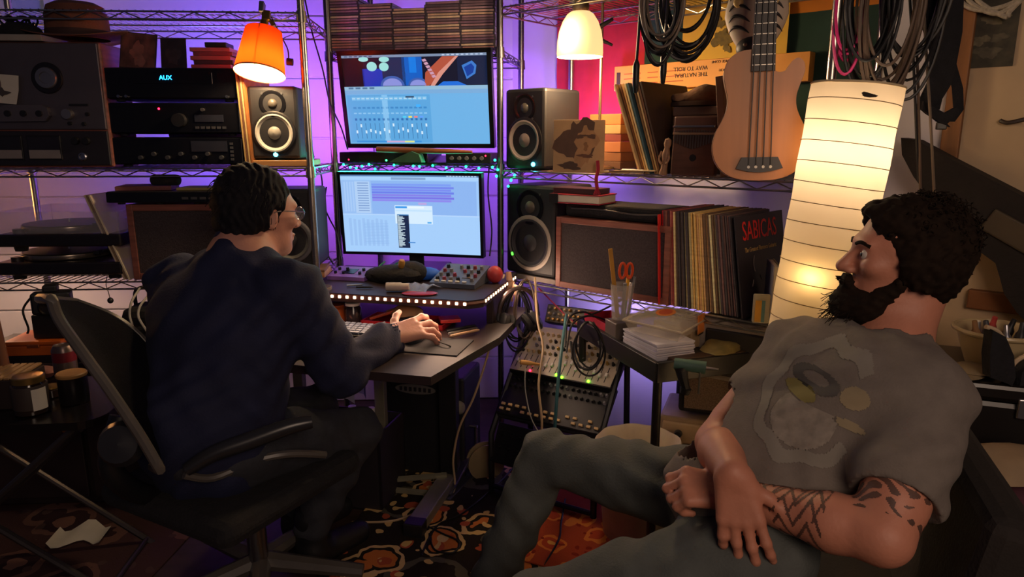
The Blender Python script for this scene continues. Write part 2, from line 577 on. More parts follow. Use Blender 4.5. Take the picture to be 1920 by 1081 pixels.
# ---------------------------------------------------------------- shared materials
black = mat('black_plastic', '1a1a1e', .45, vary=.15)
black_gloss = mat('black_gloss', '101014', .2, vary=.1)
black_soft = mat('black_cloth', '17161a', .9, vary=.25, vscale=40, bump=.3, bscale=120)
dark_grey = mat('dark_grey', '3a3a40', .5)
mid_grey = mat('mid_grey', '75757a', .45)
steel = mat('steel', 'a8a8ac', .3, metal=1.)
brass = mat('brass', 'b08a48', .3, metal=1.)
white_plastic = mat('white_plastic', 'd8d4cc', .4, vary=.05)
paper = mat('paper', 'd6cfc0', .8, vary=.06)
cream = mat('cream_card', 'cdb892', .75, vary=.1)
wood_red = mat('red_wood', '865044', .45, vary=.3, vscale=8, stretch=(1, 1, 9))
wood_tan = mat('tan_wood', 'a87848', .5, vary=.25, vscale=6, stretch=(1, 8, 8))
rubber = mat('rubber', '121214', .8)
grille = mat('grille_cloth', '40373a', .95, vary=.25, vscale=160, bump=.4, bscale=300)
cable_black = mat('cable_black', '141316', .5, vary=.2)
cable_white = mat('cable_white', 'a8a49c', .5)
cable_beige = mat('cable_beige', 'b59a78', .5)

def spline(pts, n=8):
    """smooth path through points"""
    pts = [Vector(p) for p in pts]
    out = []
    for i in range(len(pts)-1):
        p0 = pts[max(i-1, 0)]; p1 = pts[i]; p2 = pts[i+1]; p3 = pts[min(i+2, len(pts)-1)]
        for k in range(n):
            t = k/n
            out.append(.5*((2*p1) + (p2-p0)*t + (2*p0-5*p1+4*p2-p3)*t*t + (3*p1-p0-3*p2+p3)*t**3))
    out.append(pts[-1])
    return out
def cable(name, pts, r, m, label, cat='cable', group=None, parent=None, n=8):
    return G().tube(spline(pts, n), r, 6).build(name, m, parent, label=label, cat=cat, group=group)
def ring_T(loc, facing='-Y'):
    """axis of a lathe turned to look out of a front (-y) face"""
    return Matrix.Translation(Vector(loc)) @ Matrix.Rotation(math.pi/2, 4, 'X')

# ---------------------------------------------------------------- left unit, upper shelf
def L_at(px, z, yb=0.):
    return LU.at(px, z, yb)
# reel-to-reel tape deck
W_, H_, D_ = .50, .405, .20
xr = LU.x_at(200, 1.4, -.02)
td = thing('tape_deck', 'grey reel-to-reel tape deck with two hubs at the far left', 'tape deck', LU.w(xr - W_/2, -.02, ZL_U + .002), LU.rz)
G().span((-W_/2, .01, 0), (W_/2, D_, H_), ch=.006).build('body', wood_red, td)
deck_m = mat('deck_metal', '58525a', .4, metal=.3, vary=.06)
G().span((-W_/2 + .006, 0, .125), (W_/2 - .006, .012, H_ - .004), ch=.003).build('upper_panel', deck_m, td)
G().span((-W_/2 + .006, .002, .006), (W_/2 - .006, .012, .120), ch=.003).build('lower_panel', mat('deck_dark', '2a272c', .4), td)
for x in (-.155, .085):
    hb = G().lathe([(.050, 0), (.050, .004), (.047, .007), (.036, .007), (.036, .004)], 28, ring_T((x - .01, 0, .29))).build('reel_hub', mat('hub_black', '1d1b20', .35), td)
    G().lathe([(.035, .005), (.035, .010), (.032, .014), (.019, .015), (.018, .011), (.0, .011)], 24, ring_T((x - .01, 0, .29))).build('hub_ring', mat('hub_silver', '8d8d95', .3, metal=.7), hb)
rl_m = mat('reel_clear', '6a5c60', .25, vary=.1)
rl_o = G().lathe([(.0, .008), (.088, .008), (.088, .012), (.0, .012)], 36, ring_T((-.155, -.004, .275))).build('tape_reel', rl_m, td)
for k in range(3):
    a = k*2.094 + .5
    G().lathe([(.024, .012), (.024, .0135), (.020, .0135), (.020, .012)], 20, ring_T((-.155 + .056*math.cos(a), -.004, .275 + .056*math.sin(a)))).build('reel_opening', mat('reel_hole', '2b2429', .5), rl_o)
hc = G().prism([(-.085, .150), (-.09, .17), (-.08, .195), (-.06, .203), (.055, .203), (.07, .195), (.075, .17), (.06, .152)], 0, .02, Matrix.Rotation(math.pi/2, 4, 'X')).build('head_cover', mat('deck_cover', '6d666a', .35, metal=.5), td)
for k in range(3):
    G().cyl((-.055 + .05*k, -.019, .176), (-.055 + .05*k, -.026, .176), .010).build('roller', black, hc)
G().cyl((.128, 0, .175), (.128, -.018, .175), .018, .016, n=20).build('selector_knob', mat('knob_silver', 'a09c9c', .3, metal=.8), td)
G().box((.165, -.004, .205), (.06, .006, .006)).build('tape_lever', black, td)
for k, (x, z) in enumerate(((.13, .145), (.175, .143), (.19, .175))):
    G().cyl((x, 0, z), (x, -.01, z), .006, n=10).build('push_button', black, td)
for x in (-.09, .035):
    f = G().span((x - .055, -.002, .025), (x + .055, .004, .105), ch=.002).build('level_meter', black, td)
    G().span((x - .050, -.004, .030), (x + .050, -.001, .058)).build('meter_scale', mat('meter_face', '8f8682', .4), f)
    G().span((x - .050, -.0035, .060), (x + .050, -.001, .100)).build('meter_window', mat('meter_glass', '27252b', .15), f)
for (x, z) in ((-.195, .09), (-.19, .04), (.155, .035)):
    j = G().lathe([(.014, 0), (.014, .004), (.010, .006), (.009, .002), (0, .002)], 18, ring_T((x, .002, z))).build('jack_socket', steel, td)
for x in (.14, .175):
    G().cyl((x, 0, .088), (x, -.012, .088), .013, .011, n=16).build('level_knob', black, td)
G().span((-.17, -.003, .37), (-.08, .002, .39)).build('name_plate', black, td)
nt_ = G(TR((-.072, -.010, .255), rx=0, ry=.08)).grid([[(-.05 + .1*i/6 + .012*(j/6), -.012*abs(j/6-.5), -.046 + .092*j/6) for i in range(7)] for j in range(7)], True, thick=.0006).build('paper_note', paper, None, loc=td.matrix_basis.translation, rz=LU.rz, label='square paper note with a winged emblem stuck on the tape deck', cat='note')
em = [(-.030, .0), (-.018, .004), (-.008, .006), (-.004, .014), (0, .018), (.004, .014), (.008, .006), (.018, .004), (.030, .0), (.016, -.006), (.006, -.008), (0, -.014), (-.006, -.008), (-.016, -.006)]
G(TR((-.066, -.0165, .243)) @ Matrix.Rotation(math.pi/2, 4, 'X')).prism(em, 0, .0006).build('emblem', mat('note_ink', '4a4344', .8), nt_)

# things on the tape deck: book, hat, black bundle
zt = ZL_U + .002 + H_
bk = G(TR(LU.w(xr - .31, -.035, zt), LU.rz + .02)).span((-.17, 0, 0), (.14, .2, .02), ch=.002).build('book', mat('spine_cream', '9a938a', .7), label='cream-spined book lying flat under the hat on the tape deck', cat='book')
# brown felt hat
ht = thing('felt_hat', 'brown wide-brimmed felt hat on top of the tape deck', 'hat', L_at(150, zt, .10) + Vector((0, 0, .022)), .2)
hat_m = mat('hat_felt', '6e4436', .95, vary=.2, vscale=10, bump=.2)
rows = []
for j in range(6):
    r = .085 + .065*j/5
    rows.append([(r*1.12*math.cos(a), r*math.sin(a), .004 + .016*(j/5)**2*math.cos(2*a) + .008*(j/5)) for a in [2*math.pi*i/36 for i in range(37)]])
G().grid(rows, True, thick=-.003).build('brim', hat_m, ht)
G().lathe([(.086, 0), (.088, .03), (.086, .075), (.078, .105), (.055, .118), (.02, .110), (.0, .106)], 30, Matrix.Diagonal((1.12, 1, 1, 1)), close=False).build('crown', hat_m, ht)
G().lathe([(.0885, .004), (.0895, .006), (.0895, .026), (.0885, .028)], 30, Matrix.Diagonal((1.12, 1, 1, 1)), close=False).build('hat_band', mat('hat_band', '3c2624', .8), ht)
# black bundle of cord
bd = thing('cord_bundle', 'black tangled cord bundle beside the hat', 'cord', L_at(38, zt + .02, .05), 0)
G().ball((0, 0, .016), (.075, .05, .034)).build('pouch', black_soft, bd)
for k in range(5):
    a0 = random.uniform(0, 6)
    pts = [(.04*math.cos(a0 + i*.9) + .01*k - .02, .02*math.sin(a0 + i), .045 + .022*math.sin(i*1.3 + k)) for i in range(8)]
    G().tube(spline(pts, 5), .0035, 6).build('cord_loop', cable_black, bd)
# hi-fi components
def hifi(name, label, x0, x1, yb, z, h, d=.30):
    t = thing(name, label, 'hi-fi', LU.w((x0+x1)/2, yb, z), LU.rz)
    w = x1 - x0
    G().span((-w/2, .008, .006), (w/2, d, h), ch=.003).build('case', black, t)
    G().span((-w/2, -.002, .008), (w/2, .010, h - .002), ch=.003).build('front_panel', black_gloss, t)
    for x in (-w/2 + .04, w/2 - .04):
        G().cyl((x, .03, -.002), (x, .03, .008), .014).build('foot', rubber, t)
    return t, w
xl, xR = LU.x_at(203, 1.35, 0), LU.x_at(452, 1.35, 0)
zc = [ZL_U + .004, ZL_U + .108, ZL_U + .222]
hh = [.098, .108, .108]
c1, w = hifi('cassette_player', 'black hi-fi unit at the bottom of the left stack with small knobs', xl, xR, 0, zc[0], hh[0])
for k in range(7):
    G().cyl((-.12 + .045*k, -.002, .03 + .012*(k % 2)), (-.12 + .045*k, -.014, .03 + .012*(k % 2)), .007, n=12).build('knob', dark_grey, c1)
G().span((.05, -.004, .05), (.17, 0, .085)).build('display_window', mat('dark_window', '2a2c38', .12), c1)
for k in range(5):
    G().span((.18, -.006, .02 + .013*k), (.19, 0, .028 + .013*k)).build('key', dark_grey, c1)
c2, w = hifi('amplifier', 'black hi-fi unit in the middle of the left stack with a red lamp', xl, xR, 0, zc[1], hh[1])
G().cyl((.02, -.002, .05), (.02, -.020, .05), .024, .022, n=24).build('volume_knob', black, c2)
G().ball((-.045, -.004, .088), .0035, 8, 6).build('power_lamp', glow('red_led', 'ff1838', 9), c2)
G().span((.07, -.004, .045), (.165, 0, .068)).build('display_window', mat('dark_window'), c2)
for k in range(6):
    G().span((.07 + .018*k, -.005, .022), (.082 + .018*k, 0, .030)).build('key', dark_grey, c2)
G().cyl((.10, -.002, .085), (.10, -.012, .085), .006, n=10).build('knob', dark_grey, c2)
c3, w = hifi('receiver', 'black hi-fi unit on top of the left stack showing AUX in blue', xl, xR, 0, zc[2], hh[2])
G().span((-.12, -.004, .055), (.14, 0, .092), ch=.001).build('display_window', black_gloss, c3)
text_mesh('display_text', 'AUX', .020, glow('blue_led', '20a8ff', 6), c3, (-.012, -.006, .074), (math.pi/2, 0, 0))
for x in (-.17, -.145, .185):
    G().cyl((x, -.002, .012), (x, -.012, .014), .005, n=10).build('knob', steel, c3)
z_top = zc[2] + hh[2]
for (px, yb, w_, h_, tilt, lab, c, dk) in ((258, .08, .120, .122, .0, 'framed portrait photo leaning above the hi-fi stack', '8a5c54', '2c2426'), (327, .07, .085, .103, .0, 'dark photo card standing above the hi-fi stack', '3a3038', '242028')):
    p = thing('photo_card', lab, 'photo', L_at(px, z_top, yb) + Vector((0, 0, .001)), LU.rz + tilt, rot=(-.14, .10 if px < 300 else 0, LU.rz))
    G().span((-w_/2, -.002, 0), (w_/2, .002, h_)).build('card', mat('card_dark', '2b2529', .5), p)
    G().span((-w_/2 + .003, -.0026, .003), (w_/2 - .003, -.0018, h_ - .003)).build('picture', mat('photo_' + c, dk, .35, col2=c, vscale=22, stretch=(1, 1, .7)), p)
    G(TR((0, -.003, h_*.42)) @ Matrix.Rotation(math.pi/2, 4, 'X')).prism(blob(24, h_*.27, 5 if px < 300 else 8, .75, 1.1), -.0002, .0006).build('figure', mat('photo_fig' + c, c, .4, vary=.35, vscale=30), p)
for k in range(5):
    px = 398 + (3 if k % 2 else -2)
    cc = ['9c4a58', '43303c', 'a85a60', '74404c', 'b0626a'][k]
    G().span((-.067, 0, 0), (.067, .12, .0135), ch=.0015).build('cassette_case', mat('cas' + cc, cc, .4), loc=L_at(px, z_top, .04) + Vector((0, 0, .001 + .0138*k)), rz=LU.rz + random.uniform(-.06, .06), label='%s plastic case, %s from the bottom of the pile on the hi-fi stack' % (['pink', 'dark', 'rose', 'brown', 'pale pink'][k], ORD[k]), cat='case', group='cases piled on the hi-fi stack')
G().span((-.036, 0, 0), (.036, .08, .016), ch=.002).build('small_box', black, loc=L_at(404, z_top + .07, .05) + Vector((0, 0, .002)), rz=LU.rz, label='small black box on top of the pink cases', cat='box')
# records at the end of the hi-fi stack
lpc = ['c09a5c', '6b4430', 'cfae74', 'a5632c', 'd0b68a']
def lp(w=.315, t=.004):
    return G().span((-t/2, 0, 0), (t/2, w, w), ch=.0006)
xs = LU.x_at(455, 1.35, 0) + .006
for k in range(4):
    c = lpc[k]
    lp(.315, .0055).build('record_sleeve', mat('lp' + c, c, .7, vary=.2, vscale=30), loc=LU.w(xs + .0065*k, -.01, ZL_U + .003), rot=(0, -.035, LU.rz), label='%s record sleeve standing, %s from the hi-fi stack' % (['tan', 'brown', 'buff', 'orange-brown'][k], ORD[k]), cat='record', group='records beside the hi-fi stack')

def studio_monitor(label, fr, px, z, yb, w, h, d, cone, cone2, lamp=None, ring=None, rz=0., ax=0.):
    """near-field speaker: cabinet, tweeter, woofer, lamp"""
    t = thing('studio_speaker', label, 'speaker', fr.at(px, z, yb) + Vector((0, 0, .002)), fr.rz + rz)
    G().span((-w/2, 0, 0), (w/2, d, h), ch=.012).build('cabinet', mat('spk_black', '1f1f24', .55, vary=.1, bump=.05, bscale=300), t)
    wr_ = w*.36
    zw = h*.36
    G().lathe([(wr_*1.22, -.001), (wr_*1.22, .003), (wr_*1.12, .006), (wr_*1.0, .004)], 32, ring_T((0, 0, zw)), close=False).build('woofer_surround', black if ring is None else ring, t)
    wf = G().lathe([(wr_*1.06, .004), (wr_*.98, .0045), (wr_*.95, .001), (wr_*.45, -.012), (wr_*.42, -.010)], 32, ring_T((0, -.002, zw)), close=False).build('woofer_cone', cone, t)
    G().lathe([(wr_*.42, -.010), (wr_*.36, .000), (wr_*.2, .006), (0, .008)], 24, ring_T((0, -.002, zw)), close=False).build('dust_cap', cone2, wf)
    zt_ = h*.76
    tw = G().lathe([(w*.27, 0), (w*.27, .002), (w*.24, .003), (w*.13, -.004), (w*.1, -.004)], 28, ring_T((0, 0, zt_)), close=False).build('tweeter_guide', black_gloss, t)
    G().lathe([(w*.1, 0), (w*.085, .006), (w*.05, .010), (0, .011)], 20, ring_T((0, .002, zt_)), close=False).build('tweeter_dome', mat('dome', '55504a', .35), tw)
    for (x, z_) in ((-w*.2, zt_+w*.2), (w*.2, zt_+w*.2), (-w*.2, zt_-w*.2), (w*.2, zt_-w*.2)):
        G().cyl((x, 0, z_), (x, -.003, z_), .004, n=8).build('screw', dark_grey, tw)
    if lamp is not None:
        G().lathe([(.008, 0), (.008, .004), (.005, .007), (0, .007)], 14, ring_T((lamp[0], 0, lamp[1]))).build('power_lamp', lamp[2], t)
    return t
cone_w = mat('cone_white', 'cfc9bd', .6, vary=.06)
cap_w = mat('cap_grey', '9b958c', .5)
led_b = glow('led_cyan', '48e0ff', 10)
# wooden stand board under it
zb = ZL_U + .024
G().span((-.105, 0, 0), (.105, .22, .022), ch=.003).build('speaker_board', wood_tan, loc=LU.at(519, ZL_U, .0) + Vector((0, 0, .002)), rz=LU.rz, label='wooden board under the left studio speaker', cat='board')
studio_monitor('black studio speaker with a white cone under the orange lamp', LU, 518, zb + .002, .012, .168, .245, .20, cone_w, cap_w, (.0, .016, led_b))

# ---------------------------------------------------------------- left unit, lower shelf
def turntable(name, label, loc, w, d, lid):
    t = thing(name, label, 'turntable', loc, LU.rz)
    for x in (-w/2 + .05, w/2 - .05):
        for y in (.05, d - .05):
            G().cyl((x, y, 0), (x, y, .022), .02, .024).build('foot', rubber, t)
    G().span((-w/2, 0, .02), (w/2, d, .065), ch=.006).build('plinth', mat('tt_black', '201c1e', .25), t)
    pl = G().lathe([(.15, .068), (.152, .072), (.150, .084), (.148, .085), (.0, .085)], 40, Matrix.Translation((-.05, d/2, 0))).build('platter', mat('platter', '8f8478', .25, metal=.8), t)
    G().lathe([(.145, .086), (.147, .088), (.05, .0885), (.0, .0885)], 40, Matrix.Translation((-.05, d/2, 0))).build('slip_mat', mat('slipmat', '1b191c', .5), pl)
    G().cyl((-.05, d/2, .086), (-.05, d/2, .1), .004, n=8).build('spindle', steel, pl)
    G().cyl((w/2 - .055, d - .07, .065), (w/2 - .055, d - .07, .10), .022, n=18).build('arm_base', black, t)
    a = G().tube(spline([(w/2 - .055, d - .04, .105), (w/2 - .058, d - .12, .106), (w/2 - .062, .13, .100), (w/2 - .10, .07, .094)], 5), .0045, 8).build('tone_arm', steel, t)
    G().box((w/2 - .105, .062, .092), (.02, .03, .012)).build('head_shell', black, a)
    G().cyl((w/2 - .055, d - .03, .105), (w/2 - .055, d - .004, .105), .012, n=14).build('counterweight', steel, a)
    G().cyl((-w/2 + .05, .05, .065), (-w/2 + .05, .05, .078), .02, n=18).build('speed_knob', black, t)
    if lid:
        lm = mat('clear_acrylic', 'd8d0d8', .08, trans=.0, alpha=.16, vary=.02)
        zt = .14
        l = G()
        x, y0, y1 = w/2 - .004, .004, d - .004
        l.span((-x, y0, .066), (x, y0 + .003, zt)); l.span((-x, y1 - .003, .066), (x, y1, zt))
        l.span((-x, y0, .066), (-x + .003, y1, zt)); l.span((x - .003, y0, .066), (x, y1, zt))
        l.span((-x, y0, zt), (x, y1, zt + .003))
        l.build('dust_cover', lm, t)
    return t
zt2 = .095
ttl = L_at(113, ZL_L, .0) + Vector((0, 0, .003))
turntable('turntable', 'lower black turntable on the left wire shelf', ttl, .43, .34, False)
turntable('turntable', 'upper turntable with clear dust cover stacked on another', ttl + Vector((.015, .0, .1)), .42, .34, True)
xs = LU.x_at(246, ZL_L, 0)
for k in range(3):
    c = ['d8c8ac', '8a7058', 'cbb594'][k]
    lp(.315, .006).build('record_sleeve', mat('lpw' + c, c, .7), loc=LU.w(xs - .010*k - .006, .0 + .004*k, ZL_L + .003), rot=(0, -.33, LU.rz), label='%s record sleeve leaning against the left wooden speaker' % ['white', 'brown', 'cream'][k], cat='record', group='records leaning by the left wooden speaker')

def wood_speaker(label, loc, rz, w, h, d):
    t = thing('wooden_speaker', label, 'speaker', loc, rz)
    f = .022
    G().span((-w/2, .012, 0), (w/2, d, h), ch=.004).build('cabinet', wood_red, t)
    for a, b in (((-w/2, 0, 0), (-w/2 + f, .014, h)), ((w/2 - f, 0, 0), (w/2, .014, h)), ((-w/2 + f, 0, h - f), (w/2 - f, .014, h)), ((-w/2 + f, 0, 0), (w/2 - f, .014, f))):
        G().span(a, b, ch=.002).build('frame_rail', wood_red, t)
    G().span((-w/2 + f, .005, f), (w/2 - f, .0135, h - f)).build('grille', grille, t)
    return t
xw0 = LU.x_at(246, ZL_L, .0); xw1 = xw0 + .42
wood_speaker('wooden speaker with brown grille behind the man at the desk', LU.w((xw0+xw1)/2 + .01, .0, ZL_L + .003), LU.rz, xw1 - xw0, .265, .24)
zs = ZL_L + .003 + .265
bxx = thing('flat_player', 'flat black player lying on the left wooden speaker', 'hi-fi', LU.w(xw0 + .19, -.012, zs + .001), LU.rz)
G().span((-.235, .006, .006), (.23, .24, .045), ch=.003).build('case', black, bxx)
G().span((-.235, -.002, .008), (.23, .008, .043), ch=.002).build('front_panel', black_gloss, bxx)
for k in range(4):
    G().cyl((-.2 + .13*k, .03, 0), (-.2 + .13*k, .03, .008), .012).build('foot', rubber, bxx)
for k in range(5):
    G().span((.02 + .03*k, -.005, .018), (.04 + .03*k, 0, .026)).build('key', dark_grey, bxx)
zs2 = zs + .047
G().span((-.10, 0, 0), (.08, .14, .016), ch=.003).build('folded_paper', mat('red_paper', '7a4a4a', .8, vary=.2), loc=L_at(275, zs2, .02), rz=LU.rz + .2, label='reddish folded papers on the flat black player', cat='paper')
G().lathe([(.010, 0), (.017, .004), (.019, .015), (.019, .085), (.017, .096), (.010, .1)], 18, Matrix.Rotation(math.pi/2, 4, 'Y')).build('pencil_case', black_soft, loc=L_at(283, zs2 + .036, .03), rz=LU.rz, label='rolled black pouch lying on the red papers', cat='pouch')
G().span((-.10, 0, 0), (.12, .12, .010), ch=.002).build('yellow_magazine', mat('mag', 'a89860', .7), loc=L_at(385, zs2, .02), rz=LU.rz, label='pale yellow magazine on the flat black player', cat='magazine')
studio_monitor('dark floor speaker with grey cone right behind the man\'s head', LU, 548, ZL_L + .03, .03, .185, .285, .22, mat('cone_dark', '4a4a4e', .5), mat('cap_dark', '3a3a3e', .5), None, mat('ring_grey', '6a6a70', .4))
for k in range(3):
    c = ['b88050', 'c89868', '8a6040'][k]
    G().span((-.07, 0, 0), (.07, .14, .0088), ch=.001).build('disc_case', mat('cd_' + c, c, .4), loc=L_at(572, ZL_L, .0) + Vector((0, 0, .003 + .0092*k)), rz=LU.rz + .03*k, label='%s disc case, %s from the bottom under the lower left speaker' % (['orange', 'peach', 'brown'][k], ORD[k]), cat='case', group='cases under the lower left speaker')

# ---------------------------------------------------------------- orange clip lamp
ltop = P(487, 66, 2.36); 
ol = thing('clip_lamp', 'lit orange fabric lampshade clipped under the upper left shelf', 'lamp', P(487, 137, 2.36), .1, rot=(-.30, .09, .1))
hs = .143
sh_m = paper_mat('orange_cloth', 'd0401a', 'd03a0a', .42, 'f0d8a8')
G().lathe([(.0805, 0), (.0580, hs)], 40, close=False).build('lamp_shade', sh_m, ol)
G().lathe([(.0812, -.002), (.0812, .003), (.080, .003)], 40, close=False).build('shade_rim', mat('rim_dark', '8a3512', .7), ol)
G().cyl((.0, -.0695, .0), (-.0, -.0585, hs), .0012, n=5).build('shade_seam', mat('seam', '5a2410', .8), ol)
fit = G().cyl((0, 0, hs - .02), (0, 0, hs + .035), .016, .013).build('bulb_socket', brass, ol)
for k in range(3):
    a = k*2.094
    G().cyl((0, 0, hs - .004), (.058*math.cos(a), .058*math.sin(a), hs - .002), .0015, n=5).build('shade_spoke', steel, ol)
G().box((.004, 0, hs + .052), (.026, .02, .034), ch=.003).build('clamp_jaw', brass, ol)
G().box((-.012, 0, hs + .078), (.016, .03, .036), ch=.003).build('clamp_jaw', steel, ol)
G().cyl((.012, 0, hs + .045), (.03, 0, hs + .02), .006).build('clamp_screw', brass, ol)
G().cyl((.075, .03, .06), (.095, .03, .06), .012, n=10).build('switch_knob', black, ol)
G().tube(spline([(.02, 0, hs + .05), (.05, .02, hs + .0), (.075, .03, .10), (.08, .035, .05)], 6), .0025, 6).build('lamp_cord', cable_black, ol)
G().lathe([(0, -.038), (.018, -.034), (.028, -.018), (.028, 0), (.018, .022), (.012, .032), (.012, .045)], 18, Matrix.Translation((0, 0, hs*.55)), close=False).build('bulb', glow('bulb_warm', 'ffd890', 6), ol)
light('POINT', (0, 0, hs*.20), (1.0, .70, .38), 6.0, .03, name='clip_lamp_bulb_light', parent=ol)
# ---------------------------------------------------------------- assumed LED panels, out of sight, added to tint the walls
def assumed_wash_panel(label, loc, target, col, hexc, watts, size):
    """assumed flat LED panel, added to wash a wall with colour"""
    t = thing('assumed_led_panel', label, 'lamp', loc)
    t.rotation_euler = (Vector(target) - Vector(loc)).to_track_quat('-Z', 'Y').to_euler()
    w, h = size
    G().span((-w/2 - .008, -h/2 - .008, .002), (w/2 + .008, h/2 + .008, .016), ch=.003).build('housing', black, t)
    G().span((-w/2, -h/2, -.001), (w/2, h/2, .003)).build('diffuser', glow('lens' + hexc, hexc, 1.5), t)
    light('AREA', (0, 0, -.004), col, watts, size=size, name='assumed_wash_light', parent=t)
    return t
assumed_wash_panel('assumed violet LED panel hidden on the back of the upper screen', CU.w(.30, .06, 1.42), CU.w(.20, .6, 1.42), (.27, .07, 1.0), '7a3cff', 7.5, (.40, .16))  # unseen source, assumed from the violet light on the wall
assumed_wash_panel('assumed magenta LED panel hidden behind the left studio speaker', LU.w(1.06, .33, 1.32), LU.w(1.10, .9, 1.62), (.95, .10, .70), 'e040d0', 2.0, (.14, .14))
assumed_wash_panel('assumed violet LED panel hidden behind the lower screen', CU.w(.10, .05, 1.00), CU.w(-.10, .6, 1.05), (.42, .09, 1.0), '9040ff', 2.0, (.20, .12))
assumed_wash_panel('assumed blue LED panel hidden on the back of the hi-fi stack', LU.w(.75, .36, 1.36), LU.w(.62, 1.0, 1.8), (.14, .13, 1.0), '2040ff', 8, (.30, .12))
assumed_wash_panel('assumed violet LED panel hidden behind the right studio speaker', RU.w(.16, .30, 1.32), RU.w(.10, .6, 1.45), (.36, .16, 1.0), '7a4cff', 3.2, (.14, .14))
assumed_wash_panel('assumed lavender LED panel hidden under the lower right shelf', RU.w(.35, .25, .55), RU.w(.32, .6, .65), (.46, .34, 1.0), '8a70ff', 2.2, (.20, .10))

# ---------------------------------------------------------------- centre unit: discs on the top shelf
cdcols = ['9a7888', 'b88488', 'c8a498', '7a5c78', 'd8b8a0', 'a07c8a', '5a4c60', 'c0908a', 'e0c8b0', '8a6c88', 'a88898', 'd0b0a8', '7c6474']
rr = random.Random(3)
cdm = [mat('cdspine' + c, c, .35, vary=.2, vscale=60) for c in cdcols]
clear = mat('jewel_case', '4a4450', .2, vary=.1)
def cd_mesh(m):
    g = G()
    g.span((-.071, 0, 0), (.071, .125, .0098))
    g.m = 1
    g.span((-.063, -.0004, .0016), (.063, .0006, .0084))
    g.m = 2
    g.span((-.0705, -.0003, .0016), (-.0635, .0006, .0084))
    me = g.build('disc_case', [clear, m, mat('tray_grey', '6a666e', .4)])
    d = me.data
    bpy.data.objects.remove(me)
    return d
cd_me = [cd_mesh(m) for m in cdm]
for s_, px in enumerate((645, 707, 768, 832, 895)):
    n = (19, 17, 15, 17, 18)[s_]
    for k in range(n):
        z = ZC_T + .003 + .0102*k
        if z > ZC_T + .20: break
        link('disc_case', rr.choice(cd_me), None, CU.at(px, ZC_T, .015 + .004*s_) + Vector((rr.uniform(-.003, .003), rr.uniform(-.003, .003), z - ZC_T)), CU.rz + rr.uniform(-.03, .03),
             label='disc case, %s from the bottom of the %s stack above the upper screen' % (ORD[k], ['leftmost', 'second', 'middle', 'fourth', 'rightmost'][s_]), cat='disc case', group='disc cases stacked above the upper screen')

# ---------------------------------------------------------------- screens
def scr(col, s=.84):
    k = 'scr' + col + str(s)
    if k in MATS: return MATS[k]
    m = bpy.data.materials.new(k); m.use_nodes = True
    b = m.node_tree.nodes['Principled BSDF']
    b.inputs['Base Color'].default_value = (.01, .01, .012, 1)
    b.inputs['Roughness'].default_value = .4
    b.inputs['Emission Color'].default_value = lin(col)
    b.inputs['Emission Strength'].default_value = s
    MATS[k] = m
    return m
def screen_rect(parent, w, h, u0, v0, u1, v1, lay, col, name='screen_panel', bend=None, s=.84):
    """a rectangle shown on the screen; u to the right, v down, 0..1"""
    n = 10 if (bend and u1 - u0 > .2) else (3 if bend else 1)
    y = -.0015 - .0003*lay
    rows = []
    for zz in (h*(.5 - v1), h*(.5 - v0)):
        rows.append([(w*(u0 + (u1-u0)*i/n - .5), y + (bend(w*(u0 + (u1-u0)*i/n - .5)) if bend else 0), zz) for i in range(n+1)])
    return G().grid(rows, False).build(name, scr(col, s), parent)
def monitor(label, px, py, yb, w, h, tilt, bez, bend=None):
    Yc = CU.at(px, 1.2, yb).y
    c = P(px, py, Yc)
    t = thing('computer_screen', label, 'screen', c, CU.rz, rot=(tilt, 0, CU.rz))
    W2, H2 = w + 2*bez, h + 2*bez
    b = bend or (lambda x: 0)
    n = 12
    xs = [W2*(i/n - .5) for i in range(n+1)]
    g = G()
    g.grid([[(x, b(x), -H2/2) for x in xs], [(x, b(x), H2/2) for x in xs]], False, thick=.030)
    g.build('housing', mat('screen_black', '0c0c10', .3), t)
    g = G()
    for (x0, x1, z0, z1) in ((-W2/2, W2/2, h/2, H2/2), (-W2/2, W2/2, -H2/2, -h/2)):
        q = [x0 + (x1-x0)*i/n for i in range(n+1)]
        g.grid([[(x, b(x) - .005, z0) for x in q], [(x, b(x) - .005, z1) for x in q]], False, thick=.006)
    for (x0, x1) in ((-W2/2, -w/2), (w/2, W2/2)):
        g.grid([[(x, b(x) - .005, -H2/2) for x in (x0, x1)], [(x, b(x) - .005, H2/2) for x in (x0, x1)]], False, thick=.006)
    g.build('bezel', mat('screen_black'), t)
    return t
# upper screen
UW, UH = .575, .335
um = monitor('upper widescreen tilted forward showing a mixing desk window', 780, 187, -.02, UW, UH, .16, .017)
base = screen_rect(um, UW, UH, 0, 0, 1, 1, 0, '0a1026', 'screen')
R = lambda *a, **k: screen_rect(base, UW, UH, *a, **k)
R(0, 0, 1, .028, 1, '7a8ca8')
for k in range(9): R(.70 + .032*k, .006, .718 + .032*k, .020, 2, 'b8c8e0')
for k in range(6): R(.02 + .035*k, .006, .042 + .035*k, .020, 2, '4a5a78')
R(0, .028, .15, .34, 1, '05080f'); R(.14, .15, .28, .345, 1, '1434b0'); R(.28, .03, .44, .34, 1, '18284e')
R(.42, .03, .56, .34, 1, '0c5cc0'); R(.80, .03, 1., .34, 1, '0c1c3c'); R(.47, .03, .52, .20, 2, '0e7ae0')
def scr_poly(name, pts, lay, col):
    y = -.0015 - .0003*lay
    vs = [(UW*(u - .5), y, UH*(.5 - v)) for u, v in pts]
    return G().add(vs, [tuple(range(len(vs)-1, -1, -1))]).build(name, scr(col), base)
def ell(u, v, a, b, n=20): return [(u + a*math.cos(2*math.pi*i/n), v + b*math.sin(2*math.pi*i/n)) for i in range(n)]
